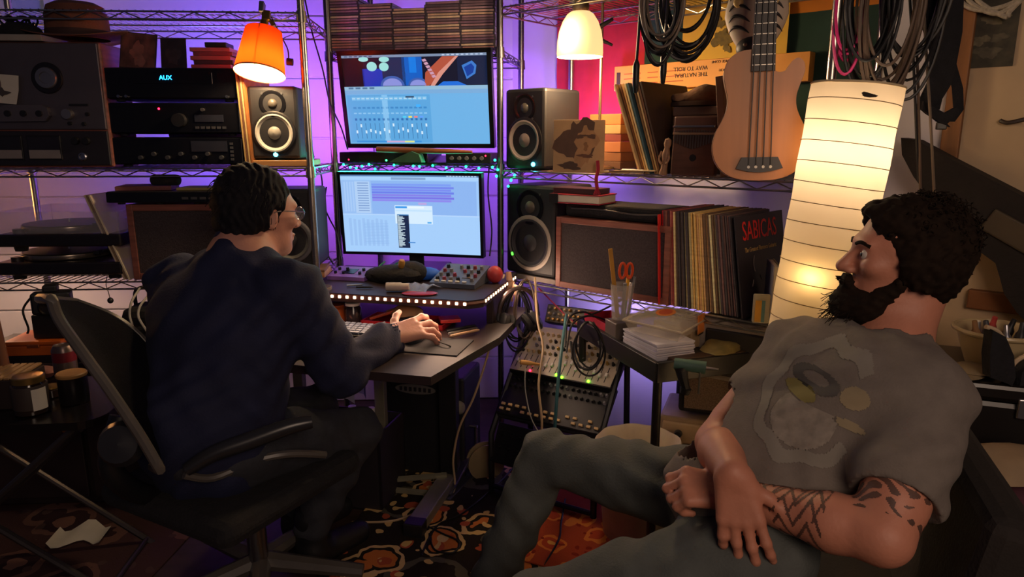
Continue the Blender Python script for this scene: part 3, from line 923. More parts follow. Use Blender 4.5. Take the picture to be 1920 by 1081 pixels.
for (u, v, a, b) in ((.155, .045, .035, .026), (.30, .050, .036, .030), (.21, .125, .036, .052), (.295, .130, .034, .048)):
    scr_poly('screen_shape', ell(u, v, a, b), 3, '9adcd8')
for (u, a, b) in ((.345, .085, .11), (.525, .070, .085)):
    scr_poly('screen_shape', [(u - a, .34)] + [(u - a*math.cos(math.pi*i/12), .34 - b*math.sin(math.pi*i/12)) for i in range(13)] + [(u + a, .34)], 3, '3c5ca8')
    scr_poly('screen_shape', [(u - a*.8, .34)] + [(u - a*.8*math.cos(math.pi*i/12), .34 - b*.75*math.sin(math.pi*i/12)) for i in range(13)] + [(u + a*.8, .34)], 4, '8890d8')
scr_poly('screen_shape', [(.58, .20), (.70, .03), (.80, .03), (.64, .30), (.60, .345), (.57, .345)], 4, 'b0523c')
scr_poly('screen_shape', [(.61, .345), (.67, .20), (.79, .03), (.81, .03), (.70, .22), (.64, .345)], 5, 'd89080')
for k in range(6): scr_poly('screen_shape', [(.56 + .012*k, .06 + .035*k), (.585 + .012*k, .05 + .035*k), (.595 + .012*k, .075 + .035*k), (.57 + .012*k, .085 + .035*k)], 5, 'c898b0')
scr_poly('screen_shape', [(.83, .13), (.90, .08), (.93, .13), (.92, .22), (.86, .28)], 5, '3a78c8')
scr_poly('screen_shape', [(.845, .15), (.895, .11), (.915, .15), (.905, .21), (.865, .25)], 6, '0c3c98')
scr_poly('screen_shape', [(.66, .345), (.70, .30), (.80, .30), (.86, .345)], 5, '1c6cd8')
R(.0, .345, 1., 1., 7, '6cb0e4', name='mixer_window'); R(.0, .345, 1., .385, 8, '8fb8d4', name='title_bar'); R(.0, .385, 1., .43, 8, '78aad8')
for k in range(4): R(.03 + .05*k, .352, .065 + .05*k, .372, 9, '4a7498')
R(.01, .44, .60, .985, 8, '5aa4dc')
for k in range(16):
    u = .045 + .0335*k
    R(u, .46, u + .030, .50, 9, '78bce8'); R(u + .003, .475, u + .024, .485, 10, 'c0dcf0')
    R(u + .004, .575, u + .026, .595, 9, '3c88c8'); R(u + .004, .64, u + .026, .655, 9, '8cc4ec')
    R(u + .007, .705, u + .023, .73, 9, '2a6cb0'); R(u + .0135, .76, u + .0165, .94, 9, '2c5c90')
    f = rr.uniform(.76, .86); R(u + .009, f, u + .021, f + .035, 10, 'd0e8f8')
R(.26, .44, .30, .985, 9, '84c0ec'); R(.50, .55, .53, .58, 11, '40b0ff'); R(.43, .455, .49, .475, 11, '385878')
for k, c in enumerate(('50d0f0', 'f0e060', 'f08080', '60a0ff')): R(.40 + .04*k, .68, .425 + .04*k, .70, 11, c)
R(.05, .965, .52, .985, 10, '3c90d8'); R(.27, .965, .40, .985, 11, 'c8a8d0'); R(.40, .965, .47, .985, 11, 'd8e090')
# lower screen (curved)
LW, LH = .555, .305
bend = lambda x: -.10*x*x + .003
lm_ = monitor('lower curved screen showing a pale audio session with a pop-up', 770, 402, -.10, LW, LH, .07, .011, bend)
base = screen_rect(lm_, LW, LH, 0, 0, 1, 1, 0, '9cc6f6', 'screen', bend)
R = lambda *a, **k: screen_rect(base, LW, LH, *a, bend=bend, **k)
R(0, 0, 1, .02, 1, '5478a8'); R(0, .02, 1, .065, 1, 'a8d0f8'); R(.37, .03, .62, .06, 2, '84a4cc')
for k in range(10): R(.77 + .022*k, .004, .785 + .022*k, .016, 2, 'c8dcf4')
R(.0, .07, .22, .50, 1, '98bef0'); R(.10, .085, .21, .49, 2, 'b0cef2'); R(.22, .075, .98, .50, 1, '8cb4ee')
for k in range(7):
    R(.225, .11 + .033*k, .80 + (.02 if k % 2 else 0), .137 + .033*k, 2, ['7c9cf0', '7486ea', '7a8cee', '6c80e8', '8480e6', '7874e4', '8c88ea'][k])
for k in range(12): R(.12, .10 + .032*k, .20, .112 + .032*k, 3, '7c9cd0')
for k in range(4): R(.02 + .02*k, .09, .032 + .02*k, .47, 2, 'a6c8f4')
R(0, .50, 1, .515, 2, 'b4d4fa'); R(0, .515, 1, 1, 1, 'a4ccf8')
for k in range(9): R(.04 + .033*k, .56 + .01*(k % 3), .06 + .033*k, .92, 2, '9ac0f0')
for k in range(14): R(.15, .62 + .02*k, .33, .626 + .02*k, 3, '8eb6ea')
R(.385, .385, .66, .62, 4, 'd4eafc', name='pop_up_window'); R(.39, .395, .475, .42, 5, '3c98e8'); R(.48, .395, .60, .42, 5, 'e6f4fe'); R(.39, .44, .655, .46, 5, 'c0e0fa'); R(.62, .59, .65, .612, 5, '60b0ee')
R(.40, .50, .485, .935, 6, '1a2848', name='level_panel')
for k in range(26):
    R(.403, .512 + .0158*k, .403 + .012 + .040*abs(math.sin(k*1.9 + .6*math.sin(k))), .524 + .0158*k, 7, 'bcd0dc')
R(.40, .50, .485, .512, 8, '3a78b8'); R(.475, .855, .525, .87, 8, '4a88d0'); R(.56, .345, .62, .375, 5, 'b8a8e0')
# desk stand of the lower screen
lz = .81
stn = G().box((0, .045, -LH/2 - .03), (.06, .012, .16), ch=.003).build('stand_neck', black, lm_)
G().box((0, .05, -LH/2 - .068), (.24, .16, .01), ch=.003).build('stand_base', black, lm_)
G().box((0, .04, -.05), (.05, .05, .3), ch=.004).build('stand_neck', black, um)
G().box((0, .06, -.245), (.22, .16, .012), ch=.004).build('stand_base', black, um)

# gear on the shelf under the upper screen
z = ZC_U + .003
eq = thing('rack_processor', 'flat black rack unit under the upper screen', 'rack unit', CU.at(725, z, .0) + Vector((0, 0, 0)), CU.rz)
G().span((-.20, .004, 0), (.17, .2, .042), ch=.002).build('case', black, eq)
G().span((-.20, -.002, .001), (.17, .006, .041), ch=.002).build('front_panel', black_gloss, eq)
G().ball((.0, -.003, .01), .004, 8, 6).build('signal_lamp', glow('led_green', '30ff70', 8), eq)
G().ball((-.16, -.003, .012), .003, 8, 6).build('signal_lamp', glow('red_led'), eq)
ai = thing('audio_interface', 'small black audio interface with knobs under the upper screen', 'audio interface', CU.at(878, z, -.01), CU.rz)
G().span((-.09, .004, 0), (.09, .16, .04), ch=.003).build('case', dark_grey, ai)
G().span((-.09, -.002, .0), (.09, .005, .04), ch=.002).build('front_panel', black, ai)
for k in range(5):
    G().cyl((-.065 + .03*k, -.002, .02), (-.065 + .03*k, -.012, .02), .008, .007, n=14).build('knob', mid_grey, ai)
G().ball((.07, -.003, .03), .003, 8, 6).build('signal_lamp', glow('red_led'), ai)
G().lathe([(.008, 0), (.011, .002), (.0115, .10), (.010, .29), (.006, .385)], 14, Matrix.Rotation(math.pi/2, 4, 'Y')).build('wooden_flute', mat('flute_wood', 'a0643c', .4, vary=.2, stretch=(.4, 6, 6)), loc=CU.at(706, z + .054, -.06), rot=(0, .025, CU.rz), label='tan wooden tube lying under the upper screen', cat='tube')
G().prism([(-.07, 0), (.06, 0), (.05, .03), (.02, .042), (-.02, .026), (-.05, .012)], 0, .05, Matrix.Rotation(math.pi/2, 4, 'X')).build('green_cloth', mat('green_cloth', '3a6a50', .9, vary=.3), loc=CU.at(770, z + .02, -.04) + Vector((0, 0, -.015)), rz=CU.rz, label='green cloth hanging over the rack unit edge', cat='cloth')

# green fairy lights along the shelf edge
fl = thing('fairy_lights', 'green fairy lights strung along the shelf between the screens', 'string lights', CU.w(0, 0, ZC_U), CU.rz)
pts = [(.02 + .64*i/24, -.016 - .004*math.sin(i*2.1), -.012 + .008*math.sin(i*1.7)) for i in range(25)]
G().tube(spline(pts, 3), .0013, 5).build('light_wire', mat('wire_green', '184028', .5), fl)
gl = glow('fairy_green', '18ffa0', 7)
bm_ = G().ball((0, 0, 0), .0048, 8, 6).build('fairy_bulb', gl, fl, pts[1])
for i in (2, 3, 4, 5, 6, 9, 12, 13, 15, 17, 18, 20, 22, 24):
    link('fairy_bulb', bm_.data, fl, Vector(pts[i]) + Vector((0, -.003, .004*math.sin(i*3))))
for (px, py) in ((958, 338), (953, 349), (965, 328), (972, 320), (960, 322), (933, 318), (931, 330), (928, 300)):
    p = P(px, py, 2.70); q = p - CU.w(0, 0, ZC_U)
    link('fairy_bulb', bm_.data, fl, RZ(-CU.rz).to_3x3() @ q)
lg = light('AREA', (.33, -.04, .0), (.05, 1., .55), .5, size=(.6, .02), name='fairy_glow_light', parent=fl, rot=(-math.pi/2, 0, 0))

# ---------------------------------------------------------------- desk with raised shelf
DK = Frame(-.636, 2.307, math.radians(-14.2))     # front edge of raised shelf, left end
DW = .55
ds = thing('desk', 'dark two-tier computer desk with steel legs', 'desk', DK.w(0, 0, 0), DK.rz)
desk_m = mat('desk_top', '2c2022', .5, vary=.2, vscale=5, stretch=(1, 6, 1))
dtop = .81
G().prism([(-.18, 0), (DW - .04, 0), (DW, .04), (DW, .50), (-.18, .50)], dtop - .028, dtop).build('raised_shelf', desk_m, ds)
G().prism([(-.25, -.40), (DW - .02, -.40), (DW + .06, .02), (DW + .06, .44), (-.25, .44)], .665, .69).build('desk_top', desk_m, ds)
for x in (-.14, DW - .02):
    G().span((x - .012, .18, .69), (x + .012, .46, dtop - .028), ch=.002).build('riser', desk_m, ds)
leg_m = mat('leg_steel', '8c8874', .4, metal=.35)
fa, fb = Vector((-.335, 2.113, 0)), Vector((-.185, 2.75, 0))
iv = (TR(DK.w(0, 0, 0), DK.rz)).inverted()
def dl(p): return iv @ Vector(p)
a, b = dl(fa), dl(fb)
ang = math.atan2(b.y - a.y, b.x - a.x)
L_ = (b - a).length
G(TR(a, ang)).span((0, -.032, .012), (L_, .032, .052), ch=.004).build('foot_bar', leg_m, ds)
G(TR(a, ang)).span((-.004, -.034, .0), (.05, .034, .055), ch=.004).build('foot_cap', black, ds)
m1 = a.lerp(b, .62)
G().span((m1.x - .035, m1.y - .02, .05), (m1.x + .035, m1.y + .02, .665), ch=.003).build('leg_column', black, ds)
c1_ = dl((-.485, 2.42, 0))
G().span((c1_.x - .02, c1_.y - .014, .01), (c1_.x + .02, c1_.y + .014, .665), ch=.003).build('leg', leg_m, ds)
for t_, h_ in ((.42, .04), (.55, .075)):
    e = a.lerp(b, t_)
    G().tube([(c1_.x, c1_.y, h_ - .02), (e.x, e.y, h_ - .02)], .012, 6).build('stretcher', leg_m, ds)
c2_ = dl((-.80, 2.48, 0))
G().span((c2_.x - .02, c2_.y - .014, .0), (c2_.x + .02, c2_.y + .014, .665), ch=.003).build('leg', leg_m, ds)

# LED strip along the raised shelf
st = thing('led_strip', 'warm white LED strip stuck along the raised desk shelf edge', 'LED strip', DK.w(0, 0, dtop), DK.rz)
G().span((-.02, -.004, -.018), (DW - .045, -.001, -.002)).build('strip_tape', mat('strip_copper', '5a2a24', .6), st)
led = glow('led_warm', 'ffe2b8', 3)
n = 19
for i in range(n):
    x = .0 + (DW - .05)*i/(n-1)
    if i == 0: b0 = G().box((0, 0, 0), (.010, .005, .010), ch=.002).build('led', led, st, (x, -.006, -.010)); continue
    link('led', b0.data, st, (x, -.006, -.010))
for i in range(14):
    y = .05 + .40*i/13
    link('led', b0.data, st, (DW + .005, y, -.008), math.pi/2)
G().tube([(DW - .045, -.003, -.010), (DW - .02, .012, -.010), (DW + .003, .04, -.010)], .006, 4).build('strip_tape', mat('strip_copper'), st)
G().span((DW + .001, .04, -.018), (DW + .004, .46, -.002)).build('strip_tape', mat('strip_copper'), st)
light('AREA', (DW/2 - .02, -.02, -.012), (1., .62, .40), 1.1, size=(DW, .02), name='led_strip_light', parent=st, rot=(math.radians(-40), 0, 0))
light('AREA', (DW + .02, .25, -.012), (1., .66, .45), .9, size=(.02, .4), name='led_strip_light', parent=st, rot=(0, math.radians(-80), 0))

# ---------------------------------------------------------------- things on the raised shelf
def D(px, z, yb): return DK.at(px, z, yb)
zd = dtop + .001
pd = thing('effects_box', 'small violet control box at the left of the raised shelf', 'control box', D(648, zd, .20), DK.rz)
G().add([(-.075, 0, 0), (.075, 0, 0), (.075, .1, 0), (-.075, .1, 0), (-.075, 0, .014), (.075, 0, .014), (.075, .1, .034), (-.075, .1, .034)], [(3, 2, 1, 0), (4, 5, 6, 7), (0, 1, 5, 4), (1, 2, 6, 5), (2, 3, 7, 6), (3, 0, 4, 7)]).build('case', mat('box_violet', '9a70c8', .4, vary=.08), pd)  # the case itself is violet
Tt = TR((0, 0, .014), rx=math.atan(.2))
G(Tt).span((-.025, .03, .0005), (.02, .075, .002)).build('display', black_gloss, pd)
for i in range(4):
    for j in range(2):
        if i == 2: continue
        G(Tt).cyl((-.055 + .033*i, .03 + .035*j, 0), (-.055 + .033*i, .03 + .035*j, .01), .006, n=10).build('knob', black, pd)
mx = thing('desktop_mixer', 'grey desktop mixer with dark knobs on the raised shelf', 'mixer', D(847, zd, .17), DK.rz - .05)
G().add([(-.085, 0, 0), (.085, 0, 0), (.085, .17, 0), (-.085, .17, 0), (-.085, 0, .016), (.085, 0, .016), (.085, .17, .055), (-.085, .17, .055)], [(3, 2, 1, 0), (4, 5, 6, 7), (0, 1, 5, 4), (1, 2, 6, 5), (2, 3, 7, 6), (3, 0, 4, 7)]).build('case', mat('mixer_grey', '4e5262', .4), mx)
Tt = TR((0, 0, .016), rx=math.atan(.039/.17))
for i in range(6):
    for j in range(4):
        if (i + j) % 5 == 4: continue
        G(Tt).cyl((-.065 + .026*i, .03 + .036*j, 0), (-.065 + .026*i, .03 + .036*j, .012), .0075, .006, n=10).build('knob', [black, mid_grey, mat('knob_red', '8a3440', .4)][(i*2 + j) % 3], mx)
for i in range(5):
    G(Tt).span((-.07 + .026*i, .010, 0), (-.055 + .026*i, .018, .004)).build('fader_cap', white_plastic, mx)
G(Tt).span((.02, .05, .0005), (.06, .085, .002)).build('display', mat('lcd', '5a5048', .3), mx)
G().lathe([(.014, 0), (.015, .002), (.0148, .05), (.0125, .055), (.0125, .078), (.006, .079)], 20, Matrix.Rotation(math.pi/2, 4, 'Y')).build('tape_roll', mat('roll_white', 'c0b4ac', .8), loc=D(724, zd + .016, .06) + Vector((0, 0, .001)), rot=(0, 0, DK.rz + .25), label='pale rolled tube lying on the raised shelf', cat='roll')
sp = G().lathe([(.0, 0), (.055, .001), (.058, .004), (.052, .006), (.0, .007)], 30, Matrix.Diagonal((1.05, .55, 1, 1))).build('red_disc', mat('red_disc', 'a82c38', .35), loc=D(787, zd, .05), label='flat red disc on the front edge of the raised shelf', cat='disc')
bg = G()
bg.grid([[(.055*(i/8 - .5)*2*(1 - .1*(j % 2)), .11*(j/6) - .02, .022*math.sin(math.pi*j/6)*(.7 + .3*math.sin(i*2.3 + j)) + .004) for i in range(9)] for j in range(7)], True, thick=.001)
bg.build('plastic_bag', mat('clear_bag', 'a8b0c8', .15, alpha=.45), loc=D(778, zd, .08), rz=DK.rz - .2, label='crumpled clear plastic bag beside the desktop mixer', cat='bag')
hg = G()
hg.ball((0, 0, .03), (.10, .06, .034)); hg.ball((.05, .03, .035), (.06, .05, .04)); hg.ball((-.06, .02, .02), (.07, .05, .03))
hg.build('black_pouch', black_soft, loc=D(742, zd, .22), rz=DK.rz, label='soft black pouch on the raised shelf below the lower screen', cat='pouch')
G().lathe([(.008, 0), (.011, .003), (.012, .022), (.009, .030), (.0, .031)], 16).build('salt_cellar', mat('amber', 'b8863c', .3), loc=D(752, zd + .065, .20) + Vector((0, 0, -.006)), rot=(.3, .2, 0), label='small amber cap standing on the black pouch', cat='cap')
G().ball((0, 0, .022), (.055, .035, .024)).build('blue_cloth', mat('blue_cloth', '1c5cc8', .7, vary=.3), loc=D(800, zd, .29), label='bright blue cloth bundle under the lower screen', cat='cloth')
G().ball((0, 0, .03), (.03, .028, .032)).build('red_ball', mat('red_rubber', 'b83a40', .5), loc=D(928, zd, .30), label='red ball at the right end of the raised shelf', cat='ball')
for k, (px, yb, c, an, ln) in enumerate((( 695, .30, '2c8858', .9, .17), (712, .31, '8a5a70', .6, .16), (684, .29, '3a9a6a', 1.1, .15))):
    G().cyl((0, 0, .004), (ln*math.cos(an), ln*math.sin(an)*.4, .06), .003, n=6).build('stirring_stick', mat('stick' + c, c, .5), loc=D(px, zd, yb - .06), label='%s stick leaning behind the violet control box' % ['green', 'mauve', 'pale green'][k], cat='stick')
for k, (px, yb, an) in enumerate(((650, .10, .5), (668, .08, .25))):
    G().tube([(0, 0, 0), (.05*math.cos(an), .05*math.sin(an), 0), (.06*math.cos(an), .06*math.sin(an), 0)], [.004, .004, .001], 8).build('pen', [steel, black][k], loc=D(px, zd + .005, yb), rz=DK.rz, label='%s pen lying on the raised shelf' % ['silver', 'black'][k], cat='pen')
hnd = thing('wooden_hand', 'pale jointed wooden hand clipped on the shelf corner above the headphones', 'wooden hand', P(955, 535, 2.52), .3)
skin_wood = mat('pale_wood', 'c89a80', .55, vary=.1)
G().ball((0, 0, 0), (.022, .012, .026)).build('palm', skin_wood, hnd)
for k in range(4):
    x = -.016 + .011*k
    G().tube(spline([(x, -.004, -.018), (x*1.2, -.012, -.038), (x*1.3, -.008, -.055 - .004*math.sin(k))], 4), [.0058]*4 + [.005]*4 + [.004], 8).build('finger', skin_wood, hnd)
G().tube(spline([(.018, -.002, .0), (.034, -.008, -.010), (.038, -.010, -.026)], 4), .0055, 8).build('thumb', skin_wood, hnd)
G().cyl((0, 0, .018), (0, .01, .05), .012, .010).build('wrist', skin_wood, hnd)

# ---------------------------------------------------------------- things on the lower desk
zk = .691
KB = Frame(*DK.w(-.06, -.235).xy, DK.rz)
kb = thing('keyboard', 'black computer keyboard with pale keys in front of the man', 'keyboard', D(690, zk, -.06) , DK.rz - .02)
G().span((-.20, -.065, 0), (.14, .065, .014), ch=.003).build('case', black, kb)
key_m = mat('keycap', '5a6274', .5, vary=.1)
for r in range(5):
    off = [.0, .006, .010, .016, .0][r]
    for c in range(15):
        x = -.185 + .0213*c + (off if c < 14 else 0)
        if r == 4 and 4 <= c <= 8:
            if c == 4: G().box((x + .043, -.048, .018), (.10, .016, .008), ch=.002).build('key', key_m, kb)
            continue
        if r == 0 and c == 0:
            kk = G().box((0, 0, 0), (.0175, .0175, .009), ch=.002).build('key', key_m, kb, (x, .048, .018)); continue
        link('key', kk.data, kb, (x, .048 - .024*r, .018))
ms = thing('computer_mouse', 'dark computer mouse under the man\'s right hand', 'mouse', P(775, 625, 2.13), DK.rz)
ms.location.z = zk
G().ball((0, 0, .012), (.032, .054, .024), 20, 12).build('shell', mat('mouse_grey', '30343c', .35), ms)
G().box((0, .03, .034), (.006, .016, .006), ch=.002).build('scroll_wheel', rubber, ms)
cable('mouse_cable', [P(800, 630, 2.16), P(822, 640, 2.08), P(838, 646, 2.05), P(846, 652, 2.06), P(850, 675, 2.08)], .0022, cable_black, 'thin black cable trailing from the computer mouse')
G().prism([(-.115, -.085), (.115, -.085), (.115, .085), (-.115, .085)], 0, .003).build('mouse_mat', mat('mat_dark', '22242c', .7), loc=P(795, 640, 2.08).xy.to_3d() + Vector((0.02, 0, zk - .0005)), rz=DK.rz, label='dark mouse mat at the right end of the desk', cat='mat')
def jar(name, label, loc, r, h, m, lid=None, fill=None):
    t = thing(name, label, 'jar', loc)
    G().lathe([(r*.85, 0), (r, .004), (r, h*.8), (r*.82, h*.9), (r*.82, h)], 24).build('glass', m, t)
    if lid is not None:
        G().lathe([(r*.86, h*.92), (r*.88, h*.94), (r*.88, h*1.06), (r*.8, h*1.08), (0, h*1.08)], 24).build('lid', lid, t)
    return t
glass_amber = mat('amber_glass', 'a04a20', .15, alpha=.8)
jar('drinking_jar', 'short amber jar behind the keyboard at the left', D(632, zk, .07), .036, .062, glass_amber)
jar('drinking_jar', 'dark lidded jar behind the keyboard beside the amber jar', D(663, zk, .07), .030, .068, mat('dark_glass', '241c20', .15), white_plastic)
tg = thing('drinking_glass', 'tall straight glass on the desk in front of the man', 'glass', D(609, zk, .04))
G().lathe([(.026, 0), (.028, .002), (.032, .13), (.030, .13), (.026, .006), (0, .006)], 24, close=False).build('glass', mat('clear_glass', 'd8c0b0', .05, alpha=.3), tg)
G().lathe([(.0255, .007), (.0285, .085), (0, .085)], 24, close=False).build('drink', mat('pale_drink', 'b87848', .2), tg)
tr = thing('red_tray', 'shallow red tray of clutter under the raised shelf', 'tray', D(765, zk, .10), DK.rz)
rm = mat('red_lacquer', '8a1c24', .3)
G().span((-.15, -.06, 0), (.15, .07, .004)).build('tray_floor', rm, tr)
for a_, b_ in (((-.15, -.06, 0), (.15, -.055, .018)), ((-.15, .065, 0), (.15, .07, .018)), ((-.15, -.06, 0), (-.145, .07, .018)), ((.145, -.06, 0), (.15, .07, .018))):
    G().span(a_, b_).build('tray_wall', rm, tr)
def onT(x, y, z): return tr.matrix_basis @ Vector((x, y, z))
def rock(name, seed, r, m, label, cat, loc, rz=0):
    q = random.Random(seed)
    g = G().ball((0, 0, 0), 1., 14, 9)
    ph = [q.uniform(0, 6.28) for _ in range(6)]
    vs = []
    for (x, y, z) in g.v:
        k = 1 + .13*math.sin(3*x + ph[0]) + .13*math.sin(4*y + ph[1]) + .1*math.sin(5*z + ph[2] + 2*x)
        vs.append((x*r[0]*k, y*r[1]*k, z*r[2]*k))
    g.v = vs
    return g.build(name, m, loc=loc, rz=rz, label=label, cat=cat)
rock('tobacco_pouch', 4, (.075, .03, .024), mat('tan_bag', 'b89068', .6, vary=.25), 'crumpled tan pouch lying on the red tray', 'pouch', onT(-.02, .03, .028), DK.rz)
rock('dark_wallet', 6, (.055, .022, .014), mat('dark_leather', '2a2c3c', .5), 'dark leather wallet in front of the tan pouch', 'wallet', onT(.03, -.02, .018), DK.rz)
G().span((-.055, -.006, 0), (.055, .006, .010), ch=.002).build('lighter', mat('orange_plastic', 'c05030', .4), loc=onT(-.09, .01, .022), rot=(0, -.25, DK.rz + .5), label='long orange lighter on the red tray', cat='lighter')
G().span((-.035, -.03, 0), (.035, .03, .012), ch=.002).build('red_pack', mat('red_pack', 'c83834', .4), loc=D(843, zk, .10) + Vector((0, 0, .02)), rz=DK.rz + .5, label='small red packet at the right end of the tray', cat='packet')
for k in range(2):
    G().lathe([(.0, 0), (.007, .001), (.007, .012), (0, .013)], 12).build('brass_token', brass, loc=onT(-.12 + .024*k, -.045, .005), label='%s brass token at the front of the red tray' % ['left', 'right'][k], cat='token')
for k in range(3):
    G().lathe([(.004, 0), (.005, .004), (.005, .11), (.002, .118)], 8, Matrix.Rotation(math.pi/2, 4, 'Y')).build('marker_pen', [black, steel, mat('pen_tan', 'b09070', .4)][k], loc=D(838 + 3*k, zk + .012, .0 - .026*k), rot=(0, 0, DK.rz + .95), label='%s marker pen beside the mouse mat' % ['black', 'silver', 'tan'][k], cat='pen')
# ---------------------------------------------------------------- right unit, upper shelf
zu = ZR_U + .003
def Rt(px, z, yb): return RU.at(px, z, yb)
studio_monitor('black studio speaker with pale cone on the right upper shelf', RU, 983, zu, .02, .195, .295, .22, mat('cone_pinkish', 'b8a8a0', .6), mat('cap_pinkish', '8a7c78', .5), (.045, .018, led_b))
# lamp with a glass shade on a slim pole
lamp_t = thing('glass_lamp', 'lit white glass lampshade on a slim pole over the right shelf', 'lamp', Rt(1122, zu, .16), RU.rz)
pole_h = .72
G().lathe([(.055, 0), (.06, .004), (.055, .012), (.012, .02), (.006, .04)], 24).build('lamp_base', mat('bronze', '5a4638', .35, metal=.7), lamp_t)
G().cyl((0, 0, .02), (0, 0, pole_h), .0055, n=10).build('pole', mat('pole_bronze', '8a7460', .35, metal=.8), lamp_t)
iv2 = TR(lamp_t.location, RU.rz).inverted()
sc_ = P(1087, 107, lamp_t.location.y - .06)
sl = iv2 @ sc_
hsd = .150
shd = G().lathe([(.0800, 0), (.0815, .012), (.080, .05), (.074, .085), (.062, .118), (.046, .142), (.034, hsd)], 36, Matrix.Translation(sl), close=False).build('glass_shade', glow('opal_glass', 'ffd694', .82), lamp_t)
G().lathe([(.026, 0), (.030, .02), (.026, .05), (.014, .075), (.008, .09)], 20, Matrix.Translation(sl + Vector((0, 0, hsd - .004)))).build('lamp_holder', mat('holder_dark', '2a221c', .4, metal=.3), lamp_t)
top = sl + Vector((0, 0, hsd + .08))
G().tube(spline([top, top + Vector((.01, .01, .05)), Vector((0, 0, top.z + .04)), Vector((0, 0, top.z - .04))], 6), .006, 8).build('lamp_arm', mat('holder_dark'), lamp_t)
zj = iv2 @ P(1127, 62, lamp_t.location.y)
for k, (dx, dz, r) in enumerate(((.018, .02, .016), (.024, -.02, .013))):
    G().cyl((-.006, -.01, zj.z + dz), (.042, .006, zj.z + dz*2.2), r*.6, r*.35, n=8).build('clamp_wing', black, lamp_t)
light('POINT', sl + Vector((0, 0, -.02)), (1.0, .70, .38), 12.0, .05, name='glass_lamp_bulb_light', parent=lamp_t)
light('POINT', sl + Vector((0, -.10, .07)), (1.0, .70, .38), 5.0, .06, name='glass_lamp_bulb_light', parent=lamp_t)
# stacked books behind the lamp pole
bc = ['6a4a38', '8a5a3a', 'a86a44', '7a3a34', 'b88a5a', 'c8703c']
zb_ = zu
for k in range(6):
    h = .028 + .006*(k % 3)
    G().span((-.085 + .006*k, 0, 0), (.085, .12, h), ch=.002).build('book', mat('bk' + bc[k], bc[k], .6), loc=Rt(1128, zb_, .28) + Vector((0, 0, 0)), rz=RU.rz + .04*(k % 2), label='%s book, %s from the bottom of the pile behind the lamp pole' % (['brown', 'tan', 'copper', 'maroon', 'buff', 'orange'][k], ORD[k]), cat='book', group='books piled behind the lamp pole')
    zb_ += h + .0006
# small square record sleeve with a face-like print
sv = thing('small_record_sleeve', 'square tan sleeve with a dark portrait propped on the right shelf edge', 'record', Rt(1094, zu, -.012) + Vector((-.02, -.02, 0)), 0, rot=(-.10, 0, math.radians(-8)))
G().span((-.088, -.0015, 0), (.088, .0015, .178), ch=.0005).build('sleeve', mat('sleeve_tan', 'c09a6c', .6, vary=.15, vscale=14), sv)
def plate(parent, name, out, col, lay, cx, cz):
    G(TR((cx, -.0016 - .0004*lay, cz)) @ Matrix.Rotation(math.pi/2, 4, 'X')).prism(out, -.0002, .0003).build(name, mat('pl' + col, col, .6, vary=.15, vscale=30), parent)
plate(sv, 'printed_shape', blob(30, .058, 21, .95, 1.35), '5a3c2a', 1, -.006, .108)
plate(sv, 'printed_shape', blob(30, .044, 22, .85, 1.40), 'b08458', 2, .020, .090)
plate(sv, 'printed_shape', blob(24, .012, 23, 1.6, .5), '5a3a26', 3, .004, .122)
plate(sv, 'printed_shape', blob(24, .012, 24, 1.6, .5), '5a3a26', 3, .042, .122)
plate(sv, 'printed_shape', blob(24, .013, 25, 1.8, .55), '6a4028', 3, .024, .056)
plate(sv, 'printed_shape', blob(24, .010, 26, .9, 1.3), '8a6038', 3, .024, .088)
plate(sv, 'printed_shape', blob(24, .026, 27, 1.5, .45), '4a3020', 4, -.03, .022)
# leaning records
lcs = ['d0b080', '8a5c3a', 'c89a60', 'd8c090', '3a5a68', 'b0885a', 'c8a878', '6a4834', '3c2a24']
lcn = ['buff', 'brown', 'tan', 'pale yellow', 'blue-grey', 'ochre', 'sand', 'umber', 'dark brown']
xb_ = RU.x_at(1196, zu, .02)
for k in range(9):
    lp(.312, .0065).build('record_sleeve', mat('rl' + lcs[k], lcs[k], .65, vary=.2, vscale=18), loc=RU.w(xb_ + .0108*k, .03 + .004*((k*3) % 4), zu), rot=(0, -.36 + .006*k, RU.rz), label='%s record sleeve, %s of those leaning beside the glass lamp' % (lcn[k], ORD[k]), cat='record', group='records leaning beside the glass lamp')
G().lathe([(.004, 0), (.0075, .002), (.0075, .045), (.006, .05), (.006, .078), (.002, .08)], 12, Matrix.Rotation(math.pi/2, 4, 'Y')).build('white_marker', white_plastic, loc=Rt(1166, zu + .008, .0), rz=RU.rz + .1, label='white marker lying at the foot of the leaning records', cat='marker')
for k in range(3):
    G().span((-.06, 0, 0), (.06, .05, .0035)).build('card', mat('card%d' % k, ['b8986a', '8a6a4c', 'c8b088'][k], .7), loc=Rt(1150 + 22*k, zu + .001, -.012) + Vector((0, 0, .0005 + .0037*k)), rz=RU.rz + .12*k, label='%s flat card lying before the leaning records' % ['tan', 'brown', 'cream'][k], cat='card')
# carved figure
fg = thing('carved_figure', 'small carved wooden figure standing by the thumb piano', 'figure', Rt(1243, zu, .0), RU.rz)
G().lathe([(.012, 0), (.014, .004), (.010, .02), (.009, .04), (.013, .06), (.011, .075), (.008, .085), (.012, .098), (.010, .112), (.0, .118)], 16, TR((0, 0, 0), ry=.12)).build('body', mat('carved', '8a6850', .6, vary=.2), fg)
G().tube(spline([(.010, -.002, .075), (.022, -.006, .055), (.014, -.010, .035)], 4), .004, 6).build('arm', mat('carved'), fg)
G().tube(spline([(-.006, -.002, .075), (-.012, -.008, .05), (.0, -.012, .035)], 4), .004, 6).build('arm', mat('carved'), fg)
